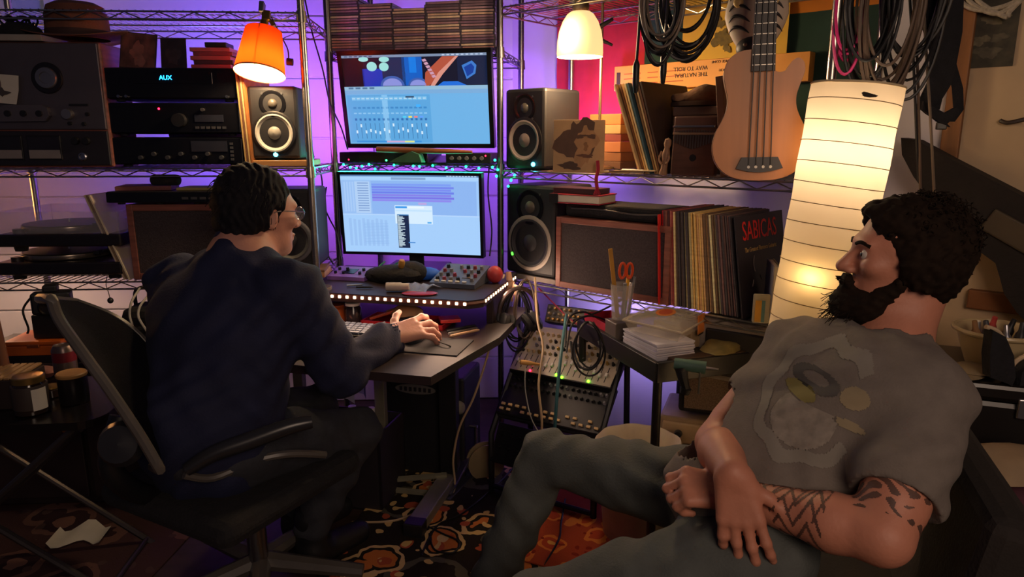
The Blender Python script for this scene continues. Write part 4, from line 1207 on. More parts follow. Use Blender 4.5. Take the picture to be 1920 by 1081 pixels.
# thumb piano
kl = thing('thumb_piano', 'brown thumb piano with metal tines on the right shelf', 'thumb piano', Rt(1296, zu, .02), RU.rz + .12, rot=(-.08, 0, RU.rz + .12))
kw = mat('kalimba_wood', '5c3e34', .5, vary=.2, vscale=10, stretch=(1, 1, 6))
G().span((-.072, 0, 0), (.072, .035, .185), ch=.006).build('sound_box', kw, kl)
G().lathe([(.011, .001), (.011, -.004), (0, -.004)], 18, ring_T((.0, 0, .055))).build('sound_hole', black, kl)
G().span((-.068, -.012, .125), (.068, -.002, .133), ch=.002).build('bridge', mat('bridge', 'a08468', .4, metal=.5), kl)
G().span((-.068, -.016, .147), (.068, -.008, .154), ch=.002).build('pressure_bar', steel, kl)
for k in range(15):
    x = -.060 + .0086*k
    G().box((x, -.010, .127 - .5*(.030 - .002*abs(k - 7))), (.0045, .002, .062 - .004*abs(k - 7))).build('tine', mat('tine_metal', '7a7068', .35, metal=.9), kl)
# soft brown cap over boxes behind
zz = zu
for k, (w_, h_, c) in enumerate(((.17, .07, '3c2e2c'), (.165, .06, '4a3630'), (.17, .055, '5c463c'), (.165, .03, '70564a'))):
    G().span((-w_/2, 0, 0), (w_/2, .13, h_), ch=.004).build('storage_box', mat('sbox' + c, c, .6), loc=Rt(1305, zz, .14), rz=RU.rz + .03*k, label='dark brown box, %s from the bottom behind the thumb piano' % ORD[k], cat='box', group='boxes behind the thumb piano')
    zz += h_ + .001
cp = thing('knitted_cap', 'soft brown cap on the boxes behind the thumb piano', 'cap', Rt(1308, zz, .19), RU.rz)
g = G().ball((0, 0, .028), (.095, .065, .034), 22, 10)
g.v = [(x, y, z + .012*math.sin(x*38)*(z > .02)) for (x, y, z) in g.v]
g.build('crown', mat('cap_brown', '6a4a34', .95, vary=.25, vscale=25, bump=.3), cp)
G().lathe([(.085, .0), (.094, .002), (.094, .014), (.085, .016)], 28, Matrix.Diagonal((1.0, .70, 1, 1))).build('cap_rim', mat('cap_rim', '4a3428', .9), cp)
# picture frame seen on edge
G().span((-.012, 0, 0), (.012, .16, .30), ch=.002).build('picture_frame', mat('frame_wood', '6a4a34', .5, vary=.2), loc=Rt(1357, zu, .02), rot=(0, -.12, RU.rz), label='wooden frame standing on edge behind the small bass', cat='frame')

# long yellow rolling-paper box with print, fixed along the wall
zr0, zr1 = P(1270, 165, RW.at(1270, 1.5, -.06).y).z, P(1270, 116, RW.at(1270, 1.5, -.06).y).z
xr0, xr1 = RW.x_at(1150, 1.45, -.07), RW.x_at(1512, 1.45, -.07)
yb = thing('paper_box', 'long orange-yellow paper box with upside-down lettering along the wall', 'box', RW.w((xr0 + xr1)/2, -.07, (zr0 + zr1)/2), RW.rz)
wL, hL = xr1 - xr0, zr1 - zr0
G().span((-wL/2, 0, -hL/2), (wL/2, .05, hL/2), ch=.002).build('carton', mat('box_orange', 'd8923a', .6, vary=.06), yb)
ink = mat('ink_brown', '3a2418', .7)
f180 = (math.pi/2, math.pi, 0)
def ytext(t, px, py, size, col=ink):
    q = RW.x_at(px, 1.45, -.07) - (xr0 + xr1)/2
    z_ = P(px, py, RW.at(px, 1.45, -.07).y).z - (zr0 + zr1)/2
    return text_mesh('lettering', t, size, col, yb, (q, -.0012, z_), f180)
ytext('THE NATURAL', 1292, 140, .021); ytext('WAY TO ROLL', 1291, 128, .021)
ytext('CHALLENGE CONE', 1357, 114, .013); ytext('GOOD LUCK!', 1362, 130, .012)
rink = mat('ink_red', 'a8401c', .7)
for k, (a_, b_) in enumerate(((.06, .16), (.20, .26), (.27, .40))):
    for j in range(3):
        G().span((-wL/2 + a_*wL, -.0008, -hL*.25 + hL*.2*j), (-wL/2 + b_*wL, .0004, -hL*.25 + hL*.2*j + .003)).build('fine_print', rink, yb)
G().span((-wL/2 + .012, -.0008, -hL*.3), (-wL/2 + .03, .0004, hL*.25)).build('fine_print', ink, yb)

# ---------------------------------------------------------------- small bass hanging in front
ub = thing('small_bass', 'small four-string bass with pale wooden body hanging at the right shelf', 'bass guitar', P(1422, 338, 1.90), math.radians(-14), rot=(math.radians(-3), math.radians(-1.5), math.radians(-14)))
bw_m = mat('bass_top', 'c07e48', .4, vary=.08, vscale=4, stretch=(8, 8, .6))
half = [(0, 0), (.045, .003), (.085, .018), (.112, .048), (.122, .085), (.117, .125), (.100, .160), (.088, .190), (.086, .220), (.094, .255), (.098, .285), (.088, .318), (.062, .338), (.03, .343)]
right = [(0, 0), (.045, .003), (.085, .018), (.112, .048), (.122, .085), (.117, .125), (.100, .160), (.088, .190), (.086, .220), (.094, .250), (.104, .283), (.100, .306), (.086, .316), (.070, .306), (.056, .285), (.036, .283), (.024, .300), (.024, .343)]
def smooth2(o, n=3):
    q = [p.to_tuple()[:2] for p in spline([(x, z, 0) for x, z in o], n)]
    return q
out = smooth2(right) + [(-x, z) for x, z in reversed(smooth2(half)[1:])]
Tf = Matrix.Rotation(math.pi/2, 4, 'X')
g = G(); g.prism(out, -.050, 0.0, Tf); g.build('body', bw_m, ub)
g = G(); g.prism([(x*1.012, z*1.004 - .001) for x, z in out], -.047, -.004, Tf); g.build('binding', mat('bass_side', '7a4a28', .4, vary=.15), ub)
G().prism([(-.030, .285), (.030, .285), (.024, .70), (-.024, .70)], .001, .010, Tf).build('fingerboard', mat('fingerboard', '2a201c', .45), ub)
G().prism([(-.024, .343), (.024, .343), (.020, .70), (-.020, .70)], -.020, .001, Tf).build('neck', mat('bass_side'), ub)
z_ = .30
while z_ < .70:
    G().span((-.029 + (z_ - .285)*.014, -.0112, z_), (.029 - (z_ - .285)*.014, -.009, z_ + .0018)).build('fret', mat('fret_metal', '8a847a', .3, metal=.9), ub)
    z_ += .026
G().prism([(-.046, .062), (.046, .062), (.060, .032), (.03, .024), (0, .021), (-.03, .024), (-.060, .032)], 0, .010, Tf).build('bridge', mat('bass_bridge', '26201e', .4), ub)
for k in range(4):
    x0_, x1_ = -.028 + .0187*k, -.018 + .012*k
    G().cyl((x0_, -.013, .040), (x1_, -.016, .70), .0016, n=6).build('string', mat('bass_string', '1a1614', .4), ub)
    G().cyl((x0_, -.010, .036), (x0_, -.013, .036), .004, n=8).build('bridge_pin', white_plastic, ub)

# ---------------------------------------------------------------- zebra mask
zm = thing('zebra_mask', 'striped zebra mask hung behind the neck of the small bass', 'mask', P(1418, 30, 2.12), math.radians(-25))
wm = mat('mask_white', 'b0a294', .6)
g = G().ball((0, 0, 0), (.088, .035, .115), 26, 16)
g.v = [(x*(1 - .28*max(0, -z/.115)), y, z) for x, y, z in g.v]
g.build('face', wm, zm)
bmk = mat('mask_black', '1e1a1c', .5)
def stripe(pts, wd):
    pr = []
    for (x, z) in pts:
        xx = x/(1 - .28*max(0, -z/.115))
        q = max(0., 1 - (xx/.088)**2 - (z/.115)**2)
        pr.append((x, -.035*math.sqrt(q) - .0006, z))
    N = len(pr)
    sp_ = spline(pr, 4)
    m = len(sp_)
    G().tube(sp_, [max(.0006, wd*math.sin(math.pi*(i+.4)/(m-.2))) for i in range(m)], 6).build('stripe', bmk, zm)
for sx in (-1, 1):
    for k in range(5):
        zz_ = .085 - .03*k
        stripe([(sx*.012, zz_ - .015), (sx*.035, zz_), (sx*.058, zz_ + .004), (sx*.074, zz_ - .012)], .0055)
    G().ball((sx*.048, -.030, .035), (.014, .006, .014), 14, 8).build('eye', mat('mask_eye', 'd0b070', .4), zm)
    G().prism([(sx*.05, .085), (sx*.085, .13), (sx*.092, .08)] if sx > 0 else [(sx*.092, .08), (sx*.085, .13), (sx*.05, .085)], -.006, .006, Tf).build('ear', wm, zm)
G().ball((0, -.010, -.088), (.050, .034, .036), 20, 10).build('muzzle', bmk, zm)
for sx in (-1, 1):
    G().ball((sx*.02, -.042, -.082), (.006, .004, .005), 8, 6).build('nostril', mat('nostril', '6a5a50', .5), zm)

# ---------------------------------------------------------------- coiled cables hung on the right
def coil(name, label, px, py, Y, rx, rz_, turns, m, r, seed, drop=None, sag=.2):
    q = random.Random(seed)
    c = P(px, py, Y)
    t = thing(name, label, 'cable', c, RU.rz*.5)
    pts = []
    n = 18
    for k in range(turns*n):
        a = 2*math.pi*k/n + math.pi/2
        tt = k//n
        if k % n == 0:
            fx, fz, ox, oy = q.uniform(.78, 1.0), q.uniform(.78, 1.06), q.uniform(-.1, .1)*rx, q.uniform(-.02, .02)
        x = rx*fx*math.cos(a) + ox
        z = rz_*fz*math.sin(a)
        z = z + (rz_ - rz_*fz)
        pts.append((x*(1 - .25*max(0, z/rz_)), oy + .012*math.sin(a*1.5 + tt), z))
    G().tube(spline(pts, 2), r, 6).build('cord', m, t)
    if drop is not None:
        a_ = Vector((drop[0], -.02, 0)); b_ = Vector((drop[0] - .004, -.022, -drop[1]))
        G().tube(spline([a_ + Vector((0, 0, .2)), a_, b_], 4), r, 6).build('cord_end', m, t)
        G().lathe([(.004, 0), (.006, .002), (.0095, .03), (.0095, .075), (.006, .085), (.004, .09)], 12, Matrix.Translation(b_ + Vector((0, 0, -.088)))).build('plug', black, t)
    return t
coil('coiled_cable', 'black audio cable coil with two hanging plugs left of the others', 1238, 20, 2.02, .056, .135, 8, cable_black, .0042, 1, (-.052, .13))
coil('coiled_cable', 'thick black cable coil hanging in front of the yellow poster', 1292, -2, 2.06, .080, .150, 10, cable_black, .0048, 2, (-.055, .14))
coil('coiled_cable', 'grey-brown cable coil over the black audio cable', 1243, 5, 2.00, .060, .14, 4, mat('cable_grey', '6a5c50', .45), .004, 3)
coil('coiled_cable', 'pink cable coil hanging behind the chrome pole', 1592, 20, 1.93, .040, .16, 5, mat('cable_pink', 'c02a70', .5), .0042, 4)
coil('coiled_cable', 'dark cable coil just right of the pink one', 1635, 5, 1.90, .062, .20, 11, cable_black, .0042, 5)
coil('coiled_cable', 'brown cable coil between the dark coils', 1672, -10, 1.88, .075, .26, 10, mat('cable_brown', '54443a', .5), .0042, 6)
coil('coiled_cable', 'wide black cable coil reaching toward the wall trim', 1716, -10, 1.90, .080, .24, 9, cable_black, .004, 7)
for k, (x0_, x1_, yb_, mm) in enumerate(((1720, 1726, 330, mat('cable_brown')), (1738, 1752, 330, mat('cable_grey')), (1713, 1722, 300, cable_black))):
    cable('hanging_cable', [P(x0_ - 8, -20, 1.92), P(x0_, 120, 1.90), P((x0_+x1_)/2, 230, 1.90), P(x1_, yb_ + 40, 1.92)], .004, mm, '%s cable hanging straight beside the coils' % ['brown', 'grey', 'thin black'][k])
# black strap with buckle
stp = thing('shoulder_strap', 'wide black strap with a buckle hanging by the wall trim', 'strap', P(1775, 0, 1.93), -.3)
def sloc(px, py, dy=0.): return RZ(.3).to_3x3() @ (P(px, py, 1.93 + dy) - stp.location)
def ribbon(path, w_, name, th=.003):
    rows = []
    for (px, py, wd, dy) in path:
        c = sloc(px, py, dy)
        rows.append([c + Vector((-w_*wd/2, 0, 0)), c, c + Vector((w_*wd/2, .003, 0))])
    G().grid(rows, True, thick=th).build(name, black_soft, stp)
ribbon([(1752, -30, 1.5, 0), (1755, 40, 1.2, 0), (1768, 100, 1, 0), (1764, 150, 1, .0), (1745, 185, .9, .01), (1738, 205, 1, .02)], .062, 'strap_band')
ribbon([(1790, -30, 1.0, .01), (1790, 60, .8, .01), (1784, 120, .5, .01), (1795, 165, .6, .01), (1797, 205, .55, .015), (1776, 228, .8, .02)], .045, 'strap_band')
G().grid([[sloc(1728, 190), sloc(1745, 200), sloc(1768, 212)], [sloc(1726, 206), sloc(1745, 220), sloc(1772, 232)], [sloc(1740, 214), sloc(1755, 228), sloc(1778, 238)]], True, thick=.01).build('strap_pad', black_soft, stp)
G().grid([[sloc(1768, 212), sloc(1790, 200)], [sloc(1772, 232), sloc(1795, 212)]], True, thick=.01).build('strap_pad', black_soft, stp)
G().box(sloc(1765, 236), (.026, .012, .02), ch=.003).build('buckle', mat('buckle', '3a3a34', .4), stp)
# rope and dark poster on the side wall
po = thing('dark_poster', 'small dark poster with pale figures high on the side wall', 'poster', RW.w(RW.x_at(1853, 1.6, -.005), -.003, P(1853, 62, RW.at(1853, 1.6).y).z), RW.rz)
G().span((-.068, -.001, -.098), (.068, .001, .098)).build('sheet', mat('poster_dark', '2c2a20', .5, col2='4a4434', vscale=30), po)
for k, (x, z_, r, sd) in enumerate(((-.02, -.02, .022, 31), (.025, -.015, .02, 32), (0, .04, .026, 33), (-.03, .055, .012, 34), (.035, .05, .014, 35), (0, -.055, .03, 36))):
    G(TR((x, -.0014, z_)) @ Matrix.Rotation(math.pi/2, 4, 'X')).prism(blob(24, r*.8, sd, 1.2, .8), 0, .0004).build('printed_figure', mat('poster_pale%d' % (k % 2), ['6a624c', '565040'][k % 2], .6, vary=.3, vscale=50), po)
rp_ = thing('rope_hank', 'white rope looped over a hook above the dark poster', 'rope', RW.w(RW.x_at(1865, 1.7, -.03), -.03, P(1865, 0, RW.at(1865, 1.7).y).z), RW.rz)
for k in range(3):
    G().tube(spline([(-.10 + .02*k, 0, .06), (-.085 + .02*k, -.006, .0), (-.03 + .03*k, -.008, -.03 - .012*k), (.04, -.006, -.02 - .01*k), (.085, 0, .02), (.10, .002, .07)], 5), .007, 8).build('rope_loop', mat('rope', 'b0a490', .9, vary=.2, vscale=120), rp_)
cable('wall_hook', [RW.w(RW.x_at(1878, 1.4, -.01), -.012, P(1880, 226, RW.at(1880, 1.4).y).z), RW.w(RW.x_at(1895, 1.4, -.01), -.02, P(1895, 230, RW.at(1895, 1.4).y).z), RW.w(RW.x_at(1930, 1.4, -.01), -.015, P(1930, 222, RW.at(1930, 1.4).y).z)], .006, mat('hook_dark', '2a1810', .5), 'curved dark hook on the side wall', 'hook')
# dark guitar-shaped slab along the side wall, with a lighter patch
gbm = mat('dark_wall_slab', '1c1410', .8, vary=.2, bump=.2)
gb = thing('dark_wall_slab', 'dark guitar-shaped slab along the side wall behind the seated man', 'gig bag', RW.w(RW.x_at(1900, 1.1, -.12), -.04, .0), RW.rz)
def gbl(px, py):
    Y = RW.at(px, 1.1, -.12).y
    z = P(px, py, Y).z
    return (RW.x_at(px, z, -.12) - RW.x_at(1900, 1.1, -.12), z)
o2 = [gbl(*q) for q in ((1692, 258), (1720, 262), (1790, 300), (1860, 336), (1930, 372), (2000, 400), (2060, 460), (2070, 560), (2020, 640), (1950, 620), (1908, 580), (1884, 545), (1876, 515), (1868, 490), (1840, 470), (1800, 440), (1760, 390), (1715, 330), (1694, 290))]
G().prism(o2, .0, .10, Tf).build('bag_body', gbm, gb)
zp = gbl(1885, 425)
G(TR((zp[0], -.103, zp[1]), ry=.5)).span((-.05, -.01, -.035), (.09, .004, .035), ch=.006).build('slab_patch', mat('slab_patch', '4a3e2c', .7), gb)
# ---------------------------------------------------------------- right unit, lower shelf
zl = ZR_L + .003
ring_m = mat('ring_pale', '9a9088', .45)
studio_monitor('large dark studio speaker with ringed woofer on the right lower shelf', RU, 993, zl + .022, .015, .245, .345, .24, mat('cone_charcoal', '2c2c34', .6), mat('cap_charcoal', '33333a', .5), (-.085, .075, glow('green_dot', '40ff30', 5)), ring_m)
G().span((-.12, 0, 0), (.12, .22, .02), ch=.003).build('speaker_pad', mat('pad_grey', '7a706c', .8), loc=Rt(996, zl, .015), rz=RU.rz, label='grey foam pad under the large right speaker', cat='pad')
xa_ = RU.x_at(1041, zl, 0)
ws = wood_speaker('wooden speaker with brown grille beside the standing records', RU.w(xa_ + .235, .0, zl), RU.rz, .47, .262, .25)
zt_ = zl + .264
fp = thing('black_case', 'flat black soft case lying on the right wooden speaker', 'case', RU.w(xa_ + .235, .02, zt_), RU.rz)
g = G().span((-.21, 0, 0), (.20, .2, .048), ch=.012)
g.build('case_body', black_soft, fp)
G().tube(spline([(-.18, -.002, .03), (-.05, -.006, .034), (.08, -.004, .026), (.18, -.002, .030)], 5), .003, 6).build('zip', dark_grey, fp)
rb = thing('red_book', 'red book with a dark cover band lying above the right wooden speaker', 'book', RU.w(xa_ + .085, -.015, zt_ + .05), RU.rz + .12)
G().span((-.095, 0, .004), (.105, .13, .030), ch=.002).build('pages', paper, rb)
for z0 in (0, .030): G().span((-.098, -.003, z0), (.108, .133, z0 + .004), ch=.001).build('cover', mat('red_cover', '9a1c34', .5), rb)
G().span((-.098, -.004, 0), (-.06, .0, .034), ch=.001).build('spine_band', black, rb)
G().span((-.09, 0, 0), (.09, .1, .02), ch=.002).build('dark_book', mat('dark_red_book', '3a1a24', .5), loc=RU.w(xa_ + .085, -.01, zt_ + .085), rz=RU.rz + .05, label='dark red book on top of the red one', cat='book')
lay = thing('red_lanyard', 'red braided cord hanging from the right upper shelf', 'cord', P(1120, 318, 2.38))
G().tube(spline([(0, 0, .03), (.002, -.006, .0), (-.004, -.008, -.03), (.0, -.006, -.062)], 5), .006, 8).build('braid', mat('red_cord', 'a8243c', .7), lay)
for k in range(5): G().tube([(0, -.006, -.055), (-.012 + .006*k, -.006, -.085)], .0022, 5).build('tassel_strand', mat('red_cord'), lay)
# row of records
x0 = RU.x_at(1240, zl, .0)
x1 = RU.x_at(1386, zl, .0)
n = 34
pal = [('b8262c', 'red'), ('7a2c2c', 'maroon'), ('5a3030', 'wine'), ('6a4038', 'brown'), ('4a2c30', 'plum'), ('8a4a44', 'rust'), ('c0a070', 'tan'), ('d0b488', 'cream'), ('b89060', 'ochre'), ('cfae7c', 'buff'), ('3a2e2c', 'black'), ('a07c50', 'khaki'), ('d8c098', 'pale'), ('54402e', 'umber'), ('c09858', 'gold'), ('2e2a2e', 'charcoal'), ('c8a878', 'sand')]
q = random.Random(11)
for k in range(n):
    u = k/(n-1)
    if k == 0: c, nm = 'c82a2c', 'red'
    elif k < 6: c, nm = pal[1 + (k % 5)]
    elif k < 26: c, nm = pal[6 + (k*5 + k//3) % 11]
    else: c, nm = [('2e2a2e', 'charcoal'), ('4a3634', 'dark brown'), ('3a3034', 'black'), ('5a4040', 'mauve')][k % 4]
    c = ''.join('%02x' % min(255, int(int(c[i:i+2], 16)*1.22 + 14)) for i in (0, 2, 4)) if k else c
    t_ = q.uniform(.0042, .0066)
    w_ = .312 + q.uniform(-.002, .002)
    last = k == n-1
    loc = RU.w(x0 + (x1 - x0)*u, .004 + q.uniform(0, .008), zl)
    rot = (0, -.055 - .10*u + q.uniform(-.006, .006), RU.rz + (-.08 if last else 0))
    if not last:
        lp(w_, t_).build('record_sleeve', mat('row' + c, c, .6, vary=.25, vscale=20, stretch=(1, 1, 4)), loc=loc, rot=rot, label='%s record sleeve, %s from the left in the lower right row' % (nm, ORD[k]), cat='record', group='records in the lower right row')
    else:
        rec = thing('record_sleeve', 'black record sleeve with red SABICAS title at the row end', 'record', RU.w(x1 + .012, -.006, zl), RU.rz - .08, rot=rot, group='records in the lower right row')
        lp(w_, .005).build('sleeve', mat('sabicas_black', '26222a', .45, vary=.15), rec)
        text_mesh('title_lettering', 'SABICAS', .084, mat('title_red', 'e02a24', .5, emit='e02a24', es=.0), rec, (.0030, .150, .262), (math.pi/2, 0, math.pi/2), .0004, sx=.72)
        text_mesh('subtitle_lettering', 'The Greatest Flamenco Guitarist', .021, mat('title_cream', 'b89c68', .6), rec, (.0030, .150, .205), (math.pi/2, 0, math.pi/2), .0004, sx=.75)
        for pts in ([(.0032, .10, .185), (.0032, .092, .160), (.0032, .098, .135)], [(.0032, .085, .11), (.0032, .075, .09)], [(.0032, .13, .12), (.0032, .14, .105)]):
            G().tube(spline(pts, 4), .0016, 5).build('cover_sketch', mat('sketch_grey', '7a7278', .6), rec)
dr = G().span((-.001, .0, 0), (.001, .02, .30)).build('red_tab', mat('row_red_tab', 'd83430', .5), loc=RU.w(x0 - .006, -.010, zl), rot=(0, -.055, RU.rz), label='bright red sleeve edge sticking out at the row start', cat='record')
# items right of the records
xr_ = RU.x_at(1428, zl, -.01)
pk = thing('card_packet', 'clear packet with yellow and blue cards beside the records', 'packet', RU.w(xr_, -.02, zl), RU.rz + .5)
G().span((-.024, 0, 0), (.024, .016, .088), ch=.004).build('packet_case', mat('packet_clear', 'b0a890', .3), pk)
G().span((-.018, -.002, .004), (.0, .001, .070)).build('card_strip', mat('strip_yellow', 'd8a030', .5), pk)
G().span((.0, -.002, .004), (.010, .001, .070)).build('card_strip', mat('strip_blue', '5a8a90', .5), pk)
nb = thing('ring_notebook', 'pale notebook with a blue edge standing behind the clear packet', 'notebook', RU.w(RU.x_at(1452, zl, .01), .01, zl), RU.rz + .5)
G().span((-.012, 0, 0), (.002, .14, .17), ch=.001).build('pages', paper, nb)
G().span((-.016, -.002, 0), (-.012, .142, .173), ch=.0005).build('cover', mat('nb_blue', '8a8ea8', .5), nb)
G().span((.002, -.002, 0), (.006, .142, .173), ch=.0005).build('cover', mat('nb_tan', 'b8a888', .6), nb)

# ---------------------------------------------------------------- under the shelf: amplifiers, gear rack
am = thing('guitar_amplifier', 'black guitar amplifier with woven grille under the records', 'amplifier', (.78, 2.18, .40), RU.rz + .40)
G().span((-.22, .01, 0), (.22, .22, .28), ch=.012).build('cabinet', mat('amp_tolex', '1c1a1a', .75, bump=.3, bscale=300), am)
G().span((-.20, .0, .02), (.20, .014, .19)).build('grille', mat('amp_grille', '9a8470', .9, col2='6a584a', vscale=220, bump=.4, bscale=350), am)
G().span((-.20, -.004, .20), (.20, .014, .255), ch=.003).build('control_panel', mat('amp_panel', '2c2622', .4), am)
for k in range(6): G().cyl((-.15 + .06*k, -.004, .228), (-.15 + .06*k, -.022, .228), .013, .011, n=14).build('knob', [black, cream][k % 2], am)
hnd_ = G().tube(spline([(-.10, .11, .278), (-.08, .11, .296), (.08, .11, .296), (.10, .11, .278)], 5), .009, 8).build('handle', black, am)
am2 = thing('guitar_amplifier', 'tan-panelled amplifier box under the black guitar amplifier', 'amplifier', (.74, 2.16, .0), RU.rz + .36)
G().span((-.25, .01, .02), (.25, .26, .385), ch=.012).build('cabinet', mat('amp_tan', 'a48e74', .6), am2)
G().span((-.235, -.004, .30), (.235, .014, .37), ch=.003).build('control_panel', mat('amp_cream', 'd0b494', .5), am2)
G().span((-.235, .0, .04), (.235, .014, .29)).build('grille', mat('amp_dark_grille', '4a4038', .9, vary=.2, vscale=200), am2)
for k in range(5): G().cyl((-.18 + .09*k, -.004, .335), (-.18 + .09*k, -.020, .335), .014, .011, n=14).build('knob', dark_grey, am2)
for x in (-.2, .2): G().cyl((x, .06, 0), (x, .06, .022), .018).build('foot', rubber, am2)
hk = thing('hand_drill', 'dark clamp tool with green grip hanging over the black amplifier', 'tool', P(1290, 690, 1.92), -.3)
G().cyl((-.04, 0, .012), (.05, 0, .006), .016, .019, n=14).build('grip', mat('tool_green', '4a6a60', .5), hk)
G().tube(spline([(-.02, 0, .0), (-.012, -.006, -.03), (-.002, -.008, -.06)], 4), [.020, .018, .017, .016, .015, .014, .013, .012, .012], 8).build('handle', black, hk)
G().cyl((-.002, -.008, -.058), (-.006, -.008, -.075), .016, .013).build('knob', black, hk)
G().cyl((.035, -.012, -.004), (.034, -.012, -.07), .0028, n=6).build('pin', steel, hk)
G().cyl((.05, 0, .006), (.085, .004, .004), .006, .003).build('tip', steel, hk)

# gear rack: sloped mixer over a button sequencer on a black stand
gk = Frame(.02, 2.56, math.radians(-30))
rk = thing('gear_stand', 'black tiered stand holding the audio gear under the right shelf', 'stand', gk.w(0, 0, 0), gk.rz)
for x in (-.02, .40):
    G().tube([(x, -.16, .0), (x, -.16, .24), (x, .12, .60)], .012, 8).build('stand_side', black, rk)
    G().tube([(x, .12, .60), (x, .16, .0)], .012, 8).build('stand_side', black, rk)
for z_, y_ in ((.03, -.16), (.03, .155), (.30, -.115)):
    G().cyl((-.02, y_, z_), (.40, y_, z_), .010, n=8).build('crossbar', black, rk)
def panel_T(x, y, z, tilt): return TR(gk.w(x, y, z), 0) @ RZ(gk.rz) @ Matrix.Rotation(tilt, 4, 'X')
def gear(name, label, x, y, z, tilt, w, h, d, m, cat='audio gear'):
    t = thing(name, label, cat, gk.w(x, y, z), rot=(tilt, 0, gk.rz))
    G().span((0, 0, -d), (w, h, 0), ch=.004).build('case', black, t)
    G().span((.004, .004, -.001), (w - .004, h - .004, .002)).build('face_plate', m, t)
    return t
sil = mat('panel_silver', 'b4a898', .4, metal=.1, vary=.1)
amber_l = glow('amber_led', 'ffb040', 3)
grn = glow('green_led2', '60ff20', 7)
kq = random.Random(5)
knobms = [G().lathe([(.007, 0), (.007, .003), (.0055, .005), (.0045, .014), (.0, .0145)], 10).build('knob', m) for m in (mat('knob_cream', 'c8b088', .4), black, mid_grey, mat('knob_brass', 'b08c50', .35, metal=.6))]
knob_me = [o.data for o in knobms]
for o in knobms: bpy.data.objects.remove(o)
t1 = gear('analogue_mixer', 'sloped silver mixer crowded with knobs and faders under the right shelf', -.02, -.03, .455, .62, .42, .23, .05, sil, 'mixer')
for i in range(17):
    for j in range(4):
        if kq.random() < .12: continue
        link('knob', knob_me[kq.choice((0, 0, 1, 2, 3))], t1, (.02 + .0235*i, .10 + .030*j, .002))
for i in range(16):
    s_ = G().span((.018 + .0245*i, .018, .0018), (.021 + .0245*i, .085, .0026)).build('fader_slot', black, t1) if i == 0 else link('fader_slot', s_.data, t1, (.0245*i, 0, 0))
    cpz = G().box((0, 0, .006), (.010, .016, .010), ch=.002).build('fader_cap', white_plastic, t1, (.0195, .05, .0)) if i == 0 else link('fader_cap', cpz.data, t1, (.0195 + .0245*i, kq.uniform(.03, .075), 0))
for (x, y) in ((.20, .012), (.225, .006), (.33, .010)):
    G().ball((x, y, .004), .0055, 8, 6).build('signal_lamp', grn, t1)
G().ball((.09, .010, .004), .004, 8, 6).build('signal_lamp', glow('red_led'), t1)
t2 = gear('patch_bay', 'small knob panel standing above the silver mixer', .02, .185, .60, 1.15, .30, .075, .05, mat('panel_dark', '3a342e', .4), 'audio gear')
for i in range(13):
    for j in range(3):
        link('knob', knob_me[kq.choice((0, 3, 3, 2))], t2, (.02 + .0215*i, .015 + .022*j, .002))
G().ball((.27, .066, .004), .004, 8, 6).build('signal_lamp', glow('pink_led', 'ff30c0', 6), t2)
t3 = gear('button_sequencer', 'dark sequencer with rows of lit cream buttons below the silver mixer', -.02, -.13, .315, .75, .42, .20, .045, mat('panel_black', '1c1a20', .4), 'sequencer')
bt = None
for j, (y, n_) in enumerate(((.020, 14), (.040, 14), (.120, 18), (.150, 18), (.175, 16))):
    for i in range(n_):
        if j < 2 and kq.random() < .25: continue
        x = .02 + (.385/(n_-1))*i
        if j < 2:
            if bt is None: bt = G().box((0, 0, .004), (.016, .010, .008), ch=.002).build('button', mat('btn_cream', 'd0b080', .4), t3, (x, y, .002))
            else: link('button', bt.data, t3, (x, y, .002))
        else:
            link('knob', knob_me[1 if kq.random() < .75 else 2], t3, (x, y, .002))
t4 = gear('effects_rack', 'black effects unit at the bottom of the gear stand', -.02, -.175, .135, 1.1, .42, .15, .06, mat('panel_black'), 'audio gear')
for i in range(10):
    link('knob', knob_me[kq.choice((1, 2, 1))], t4, (.03 + .04*i, .06, .002)); link('knob', knob_me[1], t4, (.03 + .04*i, .11, .002))
# headphones and patch cables
hp = thing('headphones', 'black over-ear headphones hanging off the desk corner', 'headphones', P(972, 545, 2.40), .35)
hb = [(.072*math.cos(a), 0, -.075 + .085*math.sin(a)) for a in [math.pi*(.0 + i/16) for i in range(17)]]
G().tube(hb, .008, 8).build('headband', mat('phones_brown', '3a2a28', .5), hp)
for sx in (-1, 1):
    c_ = G().lathe([(.0, -.018), (.030, -.016), (.040, -.006), (.040, .010), (.028, .020), (.0, .022)], 22, TR((sx*.060, 0, -.115)) @ Matrix.Rotation(sx*(math.pi/2 - .5), 4, 'Y')).build('ear_cup', black, hp)
    G().lathe([(.024, .0), (.038, .002), (.040, .010), (.034, .018), (.022, .018)], 22, TR((sx*.046, 0, -.118)) @ Matrix.Rotation(-sx*(math.pi/2 + .5), 4, 'Y')).build('ear_pad', rubber, c_)
    G().tube(spline([(sx*.072, 0, -.07), (sx*.078, 0, -.095), (sx*.066, -.004, -.115)], 4), .006, 6).build('yoke', dark_grey, hp)
coil('cable_loop', 'black headphone cable looped under the desk corner', 968, 600, 2.44, .062, .115, 5, cable_black, .0034, 21)
coil('cable_loop', 'brown cable loop hanging beside the headphones', 985, 590, 2.42, .045, .13, 3, mat('cable_brown'), .0034, 22)
coil('cable_loop', 'black patch cable loop in front of the silver mixer', 1105, 650, 2.10, .052, .085, 3, cable_black, .0032, 23)
cable('pale_cable', [P(1003, 520, 2.46), P(1008, 600, 2.30), P(1018, 650, 2.22), P(1010, 720, 2.12), P(1016, 790, 2.06), P(1012, 850, 2.1)], .0042, cable_beige, 'beige cable hanging down in front of the audio gear')
